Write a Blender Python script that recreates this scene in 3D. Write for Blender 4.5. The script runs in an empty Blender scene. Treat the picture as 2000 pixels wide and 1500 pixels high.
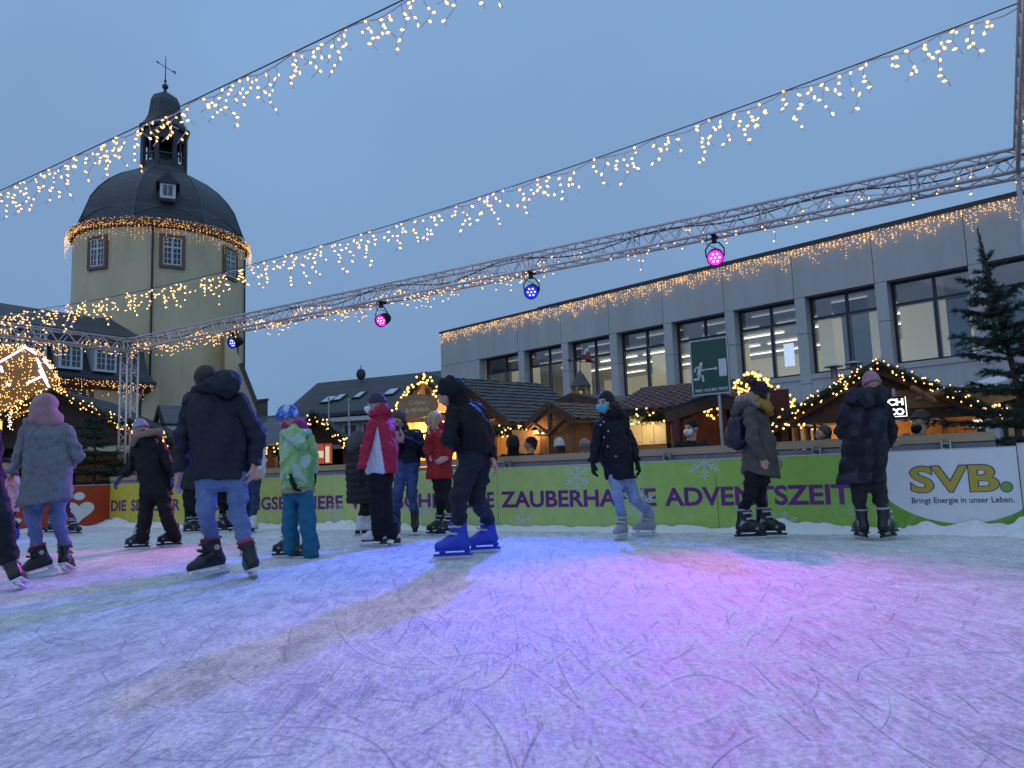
import bpy, math, random
import numpy as np
from mathutils import Vector, Matrix
random.seed(7); rng = np.random.default_rng(7)
SC = bpy.context.scene
COL = SC.collection
R = math.radians

# ------------------------------------------------------------------ camera
F_PX, W_PX, H_PX = 1500.0, 2000.0, 1500.0
CAM_Z, PITCH, ROLL = 0.78, R(6.75), R(2.06)
fwd = Vector((0, math.cos(PITCH), math.sin(PITCH)))
r0 = Vector((1, 0, 0)); u0 = r0.cross(fwd)
cr, sr_ = math.cos(ROLL), math.sin(ROLL)
RIGHT = r0 * cr - u0 * sr_          # camera rolled clockwise: content leans left
UP = u0 * cr + r0 * sr_
cam_d = bpy.data.cameras.new('camera'); cam = bpy.data.objects.new('camera', cam_d); COL.objects.link(cam)
cam_d.sensor_width = 36; cam_d.lens = 36 * F_PX / W_PX; cam_d.clip_end = 2000; cam_d.clip_start = 0.05
M3 = Matrix((RIGHT, UP, -fwd)).transposed()
cam.matrix_world = Matrix.Translation((0, 0, CAM_Z)) @ M3.to_4x4()
SC.camera = cam
CAMP = Vector((0, 0, CAM_Z))

def ray(px, py):
    return (fwd * F_PX + RIGHT * (px - W_PX / 2) + UP * (H_PX / 2 - py)) / F_PX
def P(px, py, D):                    # world point on the ray of a photo pixel, D metres away (along +Y)
    d = ray(px, py); return CAMP + d * (D / d.y)
def PZ(px, py, z=0.0):               # where that ray meets a level plane
    d = ray(px, py); return CAMP + d * ((z - CAM_Z) / d.z)
def proj(p):
    d = Vector(p) - CAMP; k = d.dot(fwd)
    return (W_PX / 2 + F_PX * d.dot(RIGHT) / k, H_PX / 2 - F_PX * d.dot(UP) / k)
def hit(px, py, o, n):               # ray with vertical plane through o, normal n
    d = ray(px, py); return CAMP + d * ((Vector(o) - CAMP).dot(n) / d.dot(n))

# ------------------------------------------------------------------ world, sun, exposure
w = bpy.data.worlds.new('World'); SC.world = w; w.use_nodes = True
nt = w.node_tree; nt.nodes.clear()
wo = nt.nodes.new('ShaderNodeOutputWorld'); bg = nt.nodes.new('ShaderNodeBackground')
sky = nt.nodes.new('ShaderNodeTexSky'); sky.sky_type = 'NISHITA'; sky.sun_disc = False
sky.sun_elevation = R(1.0); sky.sun_rotation = R(200); sky.air_density = 1.6; sky.ozone_density = 4.0; sky.dust_density = 2.0
tc = nt.nodes.new('ShaderNodeTexCoord'); sep = nt.nodes.new('ShaderNodeSeparateXYZ')
ramp = nt.nodes.new('ShaderNodeValToRGB')
ramp.color_ramp.elements[0].position = 0.0; ramp.color_ramp.elements[0].color = (0.160, 0.268, 0.440, 1)
ramp.color_ramp.elements[1].position = 0.55; ramp.color_ramp.elements[1].color = (0.188, 0.322, 0.535, 1)
nz = nt.nodes.new('ShaderNodeTexNoise'); nz.inputs['Scale'].default_value = 2.2; nz.inputs['Detail'].default_value = 4
mr = nt.nodes.new('ShaderNodeMapRange'); mr.inputs[1].default_value = 0.3; mr.inputs[2].default_value = 0.7
mr.inputs[3].default_value = 0.93; mr.inputs[4].default_value = 1.06
mul = nt.nodes.new('ShaderNodeVectorMath'); mul.operation = 'SCALE'
skm = nt.nodes.new('ShaderNodeVectorMath'); skm.operation = 'SCALE'; skm.inputs['Scale'].default_value = 0.12
mix = nt.nodes.new('ShaderNodeMix'); mix.data_type = 'RGBA'; mix.inputs[0].default_value = 0.06
L = nt.links.new
L(tc.outputs['Generated'], sep.inputs[0]); L(sep.outputs[2], ramp.inputs[0]); L(tc.outputs['Generated'], nz.inputs['Vector'])
L(nz.outputs['Fac'], mr.inputs[0]); L(ramp.outputs[0], mul.inputs[0]); L(mr.outputs[0], mul.inputs['Scale'])
L(sky.outputs[0], skm.inputs[0]); L(mul.outputs[0], mix.inputs[6]); L(skm.outputs[0], mix.inputs[7])
L(mix.outputs[2], bg.inputs[0]); L(bg.outputs[0], wo.inputs[0]); bg.inputs[1].default_value = 1.0
sun_d = bpy.data.lights.new('dusk_sun', 'SUN'); sun = bpy.data.objects.new('dusk_sun', sun_d); COL.objects.link(sun)
sun_d.energy = 0.42; sun_d.angle = R(110); sun_d.color = (0.80, 0.88, 1.0); sun.rotation_euler = (R(30), 0, R(-25))
SC.view_settings.view_transform = 'Standard'; SC.view_settings.look = 'None'
SC.view_settings.exposure = 0.32; SC.view_settings.gamma = 1.0
cy = SC.cycles
cy.use_denoising = True; cy.max_bounces = 6; cy.diffuse_bounces = 3; cy.glossy_bounces = 3; cy.transparent_max_bounces = 12
cy.sample_clamp_indirect = 4.0; cy.sample_clamp_direct = 0; cy.use_light_tree = True; cy.caustics_reflective = False; cy.caustics_refractive = False

# ------------------------------------------------------------------ object helpers
def tag(o, label=None, cat=None, group=None, kind=None):
    if label: o['label'] = label
    if cat: o['category'] = cat
    if group: o['group'] = group
    if kind: o['kind'] = kind
    return o
def thing(name, label, cat, loc=(0, 0, 0), group=None):
    o = bpy.data.objects.new(name, None); COL.objects.link(o); o.location = loc
    o.empty_display_size = 0.1
    return tag(o, label, cat, group)
def origin_of(o):
    v = Vector((0, 0, 0))
    while o is not None: v += o.location; o = o.parent
    return v
def link(name, me, mat=None, parent=None):
    o = bpy.data.objects.new(name, me); COL.objects.link(o)
    if mat is not None and len(me.materials) == 0:
        for m in (mat if isinstance(mat, (list, tuple)) else [mat]): me.materials.append(m)
    if parent is not None: o.parent = parent
    return o

class MB:
    def __init__(s): s.v = []; s.f = []; s.mi = []; s.m = 0
    def add(s, vs, fs):
        b = len(s.v); s.v += [tuple(v) for v in vs]
        for f in fs: s.f.append(tuple(i + b for i in f)); s.mi.append(s.m)
        return s
    def obox(s, o, a, b, c):         # corner + three edge vectors
        o, a, b, c = map(Vector, (o, a, b, c))
        vs = [o, o + a, o + a + b, o + b, o + c, o + a + c, o + a + b + c, o + b + c]
        fs = [(0, 3, 2, 1), (4, 5, 6, 7), (0, 1, 5, 4), (1, 2, 6, 5), (2, 3, 7, 6), (3, 0, 4, 7)]
        if a.cross(b).dot(c) < 0: fs = [f[::-1] for f in fs]
        return s.add(vs, fs)
    def cbox(s, c, a, b, d):         # centre + three half vectors
        c, a, b, d = map(Vector, (c, a, b, d)); return s.obox(c - a - b - d, 2 * a, 2 * b, 2 * d)
    def box(s, x0, x1, y0, y1, z0, z1): return s.obox((x0, y0, z0), (x1 - x0, 0, 0), (0, y1 - y0, 0), (0, 0, z1 - z0))
    def prism(s, poly, t):           # polygon extruded by vector t
        poly = [Vector(p) for p in poly]; t = Vector(t); n = len(poly)
        vs = poly + [p + t for p in poly]
        nrm = Vector((0, 0, 0))
        for i in range(n): nrm += poly[i].cross(poly[(i + 1) % n])
        fs = [tuple(range(n))[::-1], tuple(range(n, 2 * n))] + [(i, (i + 1) % n, n + (i + 1) % n, n + i) for i in range(n)]
        if nrm.dot(t) < 0: fs = [f[::-1] for f in fs]
        return s.add(vs, fs)
    def tube(s, pts, r, n=6, closed=False, cap=True):
        pts = [Vector(p) for p in pts]; m = len(pts)
        rs = r if isinstance(r, (list, tuple)) else [r] * m
        rings = []; prev = None
        for i, p in enumerate(pts):
            if closed: d = pts[(i + 1) % m] - pts[i - 1]
            else: d = pts[min(i + 1, m - 1)] - pts[max(i - 1, 0)]
            if d.length < 1e-9: d = Vector((0, 0, 1))
            d.normalize()
            if prev is None:
                a = d.cross(Vector((0, 0, 1)));
                if a.length < 0.05: a = d.cross(Vector((1, 0, 0)))
            else:
                a = prev - d * prev.dot(d)
                if a.length < 1e-6: a = d.cross(Vector((1, 0, 0)))
            a.normalize(); prev = a; b = d.cross(a)
            rings.append([p + (a * math.cos(2 * math.pi * k / n) + b * math.sin(2 * math.pi * k / n)) * rs[i] for k in range(n)])
        vs = [v for q in rings for v in q]; fs = []
        for i in range(m if closed else m - 1):
            j = (i + 1) % m
            for k in range(n): fs.append((i * n + k, i * n + (k + 1) % n, j * n + (k + 1) % n, j * n + k))
        if cap and not closed: fs += [tuple(range(n))[::-1], tuple(range((m - 1) * n, m * n))]
        return s.add(vs, fs)
    def lathe(s, c, prof, n=24, ax=None, a0=0.0, a1=None, cap=True):   # prof of (r, h) around axis ax at c
        c = Vector(c); z = Vector(ax or (0, 0, 1)).normalized()
        x = z.cross(Vector((0, 1, 0)));
        if x.length < 0.05: x = z.cross(Vector((1, 0, 0)))
        x.normalize(); y = z.cross(x); full = a1 is None
        a1 = a0 + 2 * math.pi if full else a1; k = n if full else n + 1
        vs = []
        for r, h in prof:
            for i in range(k):
                t = a0 + (a1 - a0) * i / n
                vs.append(c + x * (r * math.cos(t)) + y * (r * math.sin(t)) + z * h)
        fs = []
        for j in range(len(prof) - 1):
            for i in range(n):
                i2 = (i + 1) % k if full else i + 1
                fs.append((j * k + i, j * k + i2, (j + 1) * k + i2, (j + 1) * k + i))
        if full and cap:
            if prof[0][0] > 1e-4: fs.append(tuple(range(k))[::-1])
            if prof[-1][0] > 1e-4: fs.append(tuple(range((len(prof) - 1) * k, len(prof) * k)))
        return s.add(vs, fs)
    def ball(s, c, r, n=8, m=5, sc=(1, 1, 1)):
        c = Vector(c); vs = []; fs = []
        for j in range(m + 1):
            t = math.pi * j / m
            for i in range(n):
                a = 2 * math.pi * i / n
                vs.append(c + Vector((math.sin(t) * math.cos(a) * sc[0], math.sin(t) * math.sin(a) * sc[1], math.cos(t) * sc[2])) * r)
        for j in range(m):
            for i in range(n): fs.append((j * n + i, (j + 1) * n + i, (j + 1) * n + (i + 1) % n, j * n + (i + 1) % n))
        return s.add(vs, fs)
    def bulb(s, c, d, r=0.012, l=0.04):   # small pointed light bulb along d
        c, d = Vector(c), Vector(d).normalized(); a = d.cross(Vector((0.3, 0.2, 0.9))).normalized(); b = d.cross(a)
        vs = [c, c + d * l * .6 + a * r, c + d * l * .6 + b * r, c + d * l * .6 - a * r, c + d * l * .6 - b * r, c + d * l]
        return s.add(vs, [(0, 2, 1), (0, 3, 2), (0, 4, 3), (0, 1, 4), (5, 1, 2), (5, 2, 3), (5, 3, 4), (5, 4, 1)])
    def mesh(s, name, off=Vector((0, 0, 0)), smooth=False):
        me = bpy.data.meshes.new(name); off = Vector(off)
        me.from_pydata([(v[0] - off.x, v[1] - off.y, v[2] - off.z) for v in s.v], [], s.f)
        if any(s.mi): me.polygons.foreach_set('material_index', s.mi)
        if smooth: me.polygons.foreach_set('use_smooth', [True] * len(me.polygons))
        me.update(); return me
    def build(s, name, mat, parent=None, smooth=False, loc=None):
        off = origin_of(parent) if parent is not None else Vector(loc or (0, 0, 0))
        o = link(name, s.mesh(name, off, smooth), mat, parent)
        if parent is None: o.location = off
        return o

# ------------------------------------------------------------------ materials
MATS = {}
def mat(name, color, rough=0.6, metal=0.0, var=0.12, scale=6.0, bump=0.0, bscale=40.0, emis=None, estr=0.0, spec=0.5, stretch=None, sheen=0.0, sampled=True, coord='Object', attr=None):
    if name in MATS: return MATS[name]
    m = bpy.data.materials.new(name); m.use_nodes = True; t = m.node_tree; b = t.nodes['Principled BSDF']; lk = t.links.new
    b.inputs['Roughness'].default_value = rough; b.inputs['Metallic'].default_value = metal
    b.inputs['Specular IOR Level'].default_value = spec
    if sheen: b.inputs['Sheen Weight'].default_value = sheen
    c = t.nodes.new('ShaderNodeTexCoord'); mp = t.nodes.new('ShaderNodeMapping'); lk(c.outputs[coord], mp.inputs[0])
    if stretch: mp.inputs['Scale'].default_value = stretch
    if var > 0 or attr:
        n = t.nodes.new('ShaderNodeTexNoise'); n.inputs['Scale'].default_value = scale; n.inputs['Detail'].default_value = 6; n.inputs['Roughness'].default_value = 0.65
        lk(mp.outputs[0], n.inputs['Vector'])
        r = t.nodes.new('ShaderNodeMapRange'); r.inputs[1].default_value = .3; r.inputs[2].default_value = .7; r.inputs[3].default_value = 1 - var; r.inputs[4].default_value = 1 + var
        lk(n.outputs['Fac'], r.inputs[0])
        v = t.nodes.new('ShaderNodeVectorMath'); v.operation = 'SCALE'; v.inputs[0].default_value = color[:3]; lk(r.outputs[0], v.inputs['Scale'])
        if attr:
            a = t.nodes.new('ShaderNodeAttribute'); a.attribute_name = attr; lk(a.outputs['Color'], v.inputs[0])
        lk(v.outputs[0], b.inputs['Base Color'])
    else: b.inputs['Base Color'].default_value = (*color[:3], 1)
    if bump > 0:
        n2 = t.nodes.new('ShaderNodeTexNoise'); n2.inputs['Scale'].default_value = bscale; n2.inputs['Detail'].default_value = 5; lk(mp.outputs[0], n2.inputs['Vector'])
        bp = t.nodes.new('ShaderNodeBump'); bp.inputs['Strength'].default_value = bump; bp.inputs['Distance'].default_value = 0.02
        lk(n2.outputs['Fac'], bp.inputs['Height']); lk(bp.outputs[0], b.inputs['Normal'])
    if emis:
        b.inputs['Emission Color'].default_value = (*emis, 1); b.inputs['Emission Strength'].default_value = estr
        if not sampled:
            try: m.cycles.emission_sampling = 'NONE'
            except Exception: pass
    MATS[name] = m; return m

def plank_mat(name, c1, c2, axis='X', width=0.12, rough=0.7, groove=0.35, noise=3.0, coord='Object', sharp=0.06):
    """boards or slate courses: stripes across one object axis with a dark joint"""
    if name in MATS: return MATS[name]
    m = bpy.data.materials.new(name); m.use_nodes = True; t = m.node_tree; b = t.nodes['Principled BSDF']; lk = t.links.new
    N = t.nodes.new; b.inputs['Roughness'].default_value = rough
    c = N('ShaderNodeTexCoord'); sp = N('ShaderNodeSeparateXYZ'); lk(c.outputs[coord], sp.inputs[0])
    if axis == 'XY':
        ad = N('ShaderNodeMath'); ad.operation = 'SUBTRACT'; lk(sp.outputs[0], ad.inputs[0]); lk(sp.outputs[1], ad.inputs[1]); src = ad.outputs[0]
    else: src = sp.outputs['XYZ'.index(axis)]
    dv = N('ShaderNodeMath'); dv.operation = 'DIVIDE'; dv.inputs[1].default_value = width; lk(src, dv.inputs[0])
    fr = N('ShaderNodeMath'); fr.operation = 'FRACT'; lk(dv.outputs[0], fr.inputs[0])
    fl = N('ShaderNodeMath'); fl.operation = 'FLOOR'; lk(dv.outputs[0], fl.inputs[0])
    wn = N('ShaderNodeTexWhiteNoise'); wn.noise_dimensions = '1D'; lk(fl.outputs[0], wn.inputs['W'])
    ns = N('ShaderNodeTexNoise'); ns.inputs['Scale'].default_value = noise; ns.inputs['Detail'].default_value = 8; lk(c.outputs[coord], ns.inputs['Vector'])
    am = N('ShaderNodeMath'); am.operation = 'ADD'; lk(wn.outputs['Value'], am.inputs[0]); lk(ns.outputs['Fac'], am.inputs[1])
    hf = N('ShaderNodeMath'); hf.operation = 'MULTIPLY'; hf.inputs[1].default_value = .5; lk(am.outputs[0], hf.inputs[0])
    mx = N('ShaderNodeMix'); mx.data_type = 'RGBA'; mx.inputs[6].default_value = (*c1, 1); mx.inputs[7].default_value = (*c2, 1); lk(hf.outputs[0], mx.inputs[0])
    gt = N('ShaderNodeMath'); gt.operation = 'LESS_THAN'; gt.inputs[1].default_value = sharp; lk(fr.outputs[0], gt.inputs[0])
    dk = N('ShaderNodeMix'); dk.data_type = 'RGBA'; dk.inputs[7].default_value = (*[x * groove for x in c1], 1); lk(gt.outputs[0], dk.inputs[0]); lk(mx.outputs[2], dk.inputs[6])
    lk(dk.outputs[2], b.inputs['Base Color'])
    bp = N('ShaderNodeBump'); bp.inputs['Strength'].default_value = .6; bp.inputs['Distance'].default_value = .02; lk(fr.outputs[0], bp.inputs['Height']); lk(bp.outputs[0], b.inputs['Normal'])
    MATS[name] = m; return m

def glow(name, color, strength, sampled=True): return mat(name, (0.03, 0.03, 0.03), emis=color, estr=strength, var=0, sampled=sampled)
def glass_mat(name='window_glass', refl=0.18, tint=(0.8, 0.85, 0.9)):
    if name in MATS: return MATS[name]
    m = bpy.data.materials.new(name); m.use_nodes = True; t = m.node_tree; t.nodes.clear(); lk = t.links.new
    o = t.nodes.new('ShaderNodeOutputMaterial'); x = t.nodes.new('ShaderNodeMixShader'); tr = t.nodes.new('ShaderNodeBsdfTransparent'); g = t.nodes.new('ShaderNodeBsdfGlossy')
    tr.inputs[0].default_value = (*tint, 1); g.inputs['Roughness'].default_value = 0.03; x.inputs[0].default_value = refl
    lk(tr.outputs[0], x.inputs[1]); lk(g.outputs[0], x.inputs[2]); lk(x.outputs[0], o.inputs[0]); MATS[name] = m; return m

# rink axes: UV runs along the back boards (far left -> near right), NV points away from the camera, out of the rink
RA = R(32.3)
UV = Vector((math.cos(RA), -math.sin(RA), 0)); NV = Vector((math.sin(RA), math.cos(RA), 0)); ZV = Vector((0, 0, 1))
RINK0 = PZ(213, 1026, 0.0)           # back left corner of the rink at ice level
GROUND_Z = -0.30                     # the square lies lower than the ice
def RK(u, n, z): return RINK0 + UV * u + NV * n + ZV * z
def u_at(px, z=0.5, n=0.0):          # u of the board plane under photo column px
    lo, hi = -20.0, 60.0
    for _ in range(60):
        mid = (lo + hi) / 2; q = RK(mid, n, z); d = q - CAMP
        if d.dot(fwd) <= 0.3: hi = mid; continue
        if proj(q)[0] < px: lo = mid
        else: hi = mid
    return lo
# ------------------------------------------------------------------ ground, ice
def sheet(name, poly, z, m, kind='structure'):
    b = MB(); b.add([(p[0], p[1], z) for p in poly], [tuple(range(len(poly)))]); o = b.build(name, m)
    if kind: o['kind'] = kind
    return o
m_plaza = mat('plaza_paving', (0.10, 0.10, 0.105), rough=.55, var=.3, scale=1.5, bump=.2, bscale=12)
sheet('square_ground', [(-400, -200), (400, -200), (400, 700), (-400, 700)], GROUND_Z, m_plaza)

def ice_material():
    m = bpy.data.materials.new('scraped_ice'); m.use_nodes = True; t = m.node_tree; b = t.nodes['Principled BSDF']; lk = t.links.new; N = t.nodes.new
    c = N('ShaderNodeTexCoord')
    def math_(op, a, bb=None, cl=False):
        n = N('ShaderNodeMath'); n.operation = op; n.use_clamp = cl
        for i, v in enumerate((a, bb)):
            if v is None: continue
            if isinstance(v, (int, float)): n.inputs[i].default_value = v
            else: lk(v, n.inputs[i])
        return n.outputs[0]
    def noise(sc, det, rot=0.0, stretch=(1, 1, 1), dist=0.0, rough=.5):
        mp = N('ShaderNodeMapping'); mp.inputs['Rotation'].default_value = (0, 0, rot); mp.inputs['Scale'].default_value = stretch
        lk(c.outputs['Object'], mp.inputs[0])
        n = N('ShaderNodeTexNoise'); n.inputs['Scale'].default_value = sc; n.inputs['Detail'].default_value = det; n.inputs['Roughness'].default_value = rough; n.inputs['Distortion'].default_value = dist
        lk(mp.outputs[0], n.inputs['Vector']); return n.outputs['Fac']
    # skate cuts: thin contour lines of stretched smooth noise, many directions
    def lines(layers, seed):
        tot = None
        for i, (sc, rot, st, K, wd, cov) in enumerate(layers):
            n = noise(sc, 0.0, rot, st, .15)
            d = math_('ABSOLUTE', math_('SUBTRACT', math_('FRACT', math_('ADD', math_('MULTIPLY', n, K), .13 * i + seed)), .5))
            ln = math_('SUBTRACT', 1.0, math_('DIVIDE', d, wd), True)
            br = N('ShaderNodeMapRange'); br.inputs[1].default_value = cov; br.inputs[2].default_value = cov + .05; lk(noise(1.6, 3, rot * 3 + i + seed, (1, 1, 1), .3), br.inputs[0])
            ln = math_('MULTIPLY', ln, br.outputs[0]); tot = ln if tot is None else math_('MAXIMUM', tot, ln)
        return tot
    tot = lines([(.5, .95, (1, .35, 1), 17, .020, .50), (.6, 1.3, (1, .3, 1), 16, .018, .52), (.45, 2.15, (1, .4, 1), 19, .020, .51), (.8, 1.7, (1, .28, 1), 15, .020, .50), (.7, 2.4, (1, .3, 1), 16, .020, .52), (.35, .75, (1, .5, 1), 20, .018, .52)], 0.0)
    white = lines([(.55, .9, (1, .3, 1), 9, .035, .50), (.7, 1.0, (1, .3, 1), 8, .035, .50), (.5, 1.8, (1, .35, 1), 9, .04, .48), (.65, 2.3, (1, .3, 1), 8, .035, .50), (.9, 1.5, (1, .25, 1), 8, .04, .48)], .4)
    def ramp_(v, lo, hi, o0=0.0, o1=1.0):
        r = N('ShaderNodeMapRange'); r.inputs[1].default_value = lo; r.inputs[2].default_value = hi; r.inputs[3].default_value = o0; r.inputs[4].default_value = o1; lk(v, r.inputs[0]); return r.outputs[0]
    cloud = noise(.5, 4, 0, (1, 1, 1), .4); patch = noise(1.6, 7, .9, (1, .6, 1), .9, .62); mid = noise(7.0, 7, .6, (1, .6, 1), .5, .68); fine = noise(45, 5, .2, (1, .7, 1), .3, .7); grit = noise(140, 3, 0, (1, 1, 1), 0, .6)
    sw = sd = None
    for i, (rot, sc_, k) in enumerate([(1.0, 16, .10), (1.35, 20, .09), (1.80, 15, .11), (2.15, 22, .08), (.75, 26, .10), (2.5, 34, .10)]):
        v = noise(sc_, 2, rot, (1, k, 1), .12, .55); m_ = ramp_(noise(1.3, 4, i * 1.7, (1, 1, 1), .4), .44, .60)
        w1 = math_('MULTIPLY', ramp_(v, .60, .70), m_); d1 = math_('MULTIPLY', ramp_(v, .38, .31), m_)
        sw = w1 if sw is None else math_('MAXIMUM', sw, w1); sd = d1 if sd is None else math_('MAXIMUM', sd, d1)
    base = math_('ADD', math_('MULTIPLY', ramp_(patch, .36, .64), .45), math_('MULTIPLY', ramp_(mid, .42, .58), .55))
    mx = N('ShaderNodeMix'); mx.data_type = 'RGBA'; mx.inputs[6].default_value = (.56, .58, .62, 1); mx.inputs[7].default_value = (.93, .935, .94, 1); lk(base, mx.inputs[0])
    sc = N('ShaderNodeVectorMath'); sc.operation = 'SCALE'; lk(mx.outputs[2], sc.inputs[0]); lk(math_('MULTIPLY', ramp_(fine, .38, .62, .68, 1.16), ramp_(grit, .32, .68, .78, 1.14)), sc.inputs['Scale'])
    dk = N('ShaderNodeMix'); dk.data_type = 'RGBA'; dk.inputs[7].default_value = (.26, .28, .36, 1); lk(math_('MAXIMUM', math_('MULTIPLY', tot, .62), math_('MULTIPLY', sd, .42)), dk.inputs[0]); lk(sc.outputs[0], dk.inputs[6])
    wk = N('ShaderNodeMix'); wk.data_type = 'RGBA'; wk.inputs[7].default_value = (.93, .94, .95, 1); lk(math_('MAXIMUM', math_('MULTIPLY', white, .42), math_('MULTIPLY', sw, .55)), wk.inputs[0]); lk(dk.outputs[2], wk.inputs[6]); lk(wk.outputs[2], b.inputs['Base Color'])
    lk(ramp_(base, 0, 1, .36, .8), b.inputs['Roughness'])
    h = math_('ADD', math_('MULTIPLY', mid, .7), math_('MULTIPLY', fine, .45)); h = math_('ADD', h, math_('MULTIPLY', patch, .7)); h = math_('ADD', h, math_('MULTIPLY', math_('MAXIMUM', sw, white), .22)); h = math_('SUBTRACT', h, math_('MULTIPLY', math_('MAXIMUM', tot, sd), .22)); h = math_('ADD', h, math_('MULTIPLY', grit, .12))
    bp = N('ShaderNodeBump'); bp.inputs['Strength'].default_value = .9; bp.inputs['Distance'].default_value = .03; lk(h, bp.inputs['Height']); lk(bp.outputs[0], b.inputs['Normal'])
    b.inputs['Subsurface Weight'].default_value = 0.0; b.inputs['Specular IOR Level'].default_value = .35
    return m
U_END = 16.78
b = MB(); q = [RK(-0.03, 0.03, 0), RK(U_END, .03, 0), RK(U_END + 2.3, -2.3, 0), RK(U_END + 2.3, -22, 0), RK(-.03, -22, 0)]
b.prism([p - ZV * .3 for p in q], ZV * .3); ice = b.build('ice', ice_material()); ice['kind'] = 'structure'

# snow scraped up along the boards
m_snow = mat('scraped_snow', (.80, .83, .86), rough=.8, var=.08, scale=20, bump=.5, bscale=60)
def snow_bank(name, along, hfun, length, normal, start, nx=420, ny=14, width=0.55):
    vs, fs = [], []; r = np.random.default_rng(3)
    ph = r.uniform(0, 6.28, 40); fr = r.uniform(1.0, 30, 40); am = 1 / (fr ** .75)
    for i in range(nx + 1):
        t = i / nx * length
        e = .5 + .26 * sum(am[k] * math.sin(fr[k] * t + ph[k]) for k in range(40)) / 1.1
        e = max(.08, e); hh = hfun(t) * e
        for j in range(ny + 1):
            s = j / ny
            lump = .5 + .5 * math.sin(17 * t + 9 * s + 3 * math.sin(5 * t)) * math.sin(13 * s + 7 * t)
            z = hh * (1 - s) ** 1.25 * (1 + .25 * (lump - .5) * (s > .01)) + .014 * lump * (1 - s) + (.002 if j < ny else -.03)
            vs.append(start + along * t - normal * (s * width * (.55 + .5 * e)) + ZV * z)
    k = ny + 1
    for i in range(nx):
        for j in range(ny): fs.append((i * k + j, i * k + j + 1, (i + 1) * k + j + 1, (i + 1) * k + j))
    bm = MB(); bm.add(vs, fs); o = bm.build(name, m_snow, smooth=True)
    return tag(o, kind='stuff', label='scraped snow heaped along the foot of the rink boards', cat='snow')
def hb(t): return .07 + .08 * max(0, math.sin(t * .9 + 1.0)) + (.09 if t > 15.7 else 0) + (.06 if t < 1.6 else 0) - (.05 if 15.0 < t < 15.7 else 0)
snow_bank('snow_bank', UV, hb, U_END, NV, RK(0, -.015, 0))
snow_bank('snow_bank', NV, lambda t: .07 + .05 * max(0, math.sin(t)), 14.0, -UV, RK(.015, -14, 0), nx=200)
DG = (UV - NV).normalized(); DN = (UV + NV).normalized(); snow_bank('snow_bank', DG, lambda t: .26, 3.2, DN, RK(U_END, -.02, 0), nx=120)

# ------------------------------------------------------------------ lettering from the built-in font
def text_polys(s, bold=0.0, space=1.0):
    cu = bpy.data.curves.new('text', 'FONT'); cu.body = s; cu.offset = bold; cu.space_character = space; cu.resolution_u = 4
    o = bpy.data.objects.new('text', cu); COL.objects.link(o); dg = bpy.context.evaluated_depsgraph_get(); dg.update()
    me = bpy.data.meshes.new_from_object(o.evaluated_get(dg)); v = [tuple(x.co) for x in me.vertices]; f = [tuple(p.vertices) for p in me.polygons]
    bpy.data.objects.remove(o); bpy.data.curves.remove(cu); bpy.data.meshes.remove(me)
    return np.array(v), f
def fit_text(s, o, ex, ez, n, width=None, height=None, bold=0.0, space=1.0, mb=None):
    """text laid on a plane: lower-left corner o, unit axes ex, ez; cap height and total width in metres; n = lift off the plane"""
    v, f = text_polys(s, bold, space); x0, x1, y0, y1 = v[:, 0].min(), v[:, 0].max(), v[:, 1].min(), v[:, 1].max()
    cap = text_polys('E', bold)[0]; ch = cap[:, 1].max() - cap[:, 1].min(); base = cap[:, 1].min()
    sy = height / ch; sx = sy if width is None else width / (x1 - x0)
    mb = mb or MB(); mb.add([o + ex * ((p[0] - x0) * sx) + ez * ((p[1] - base) * sy) + n for p in v], f)
    return mb

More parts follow.
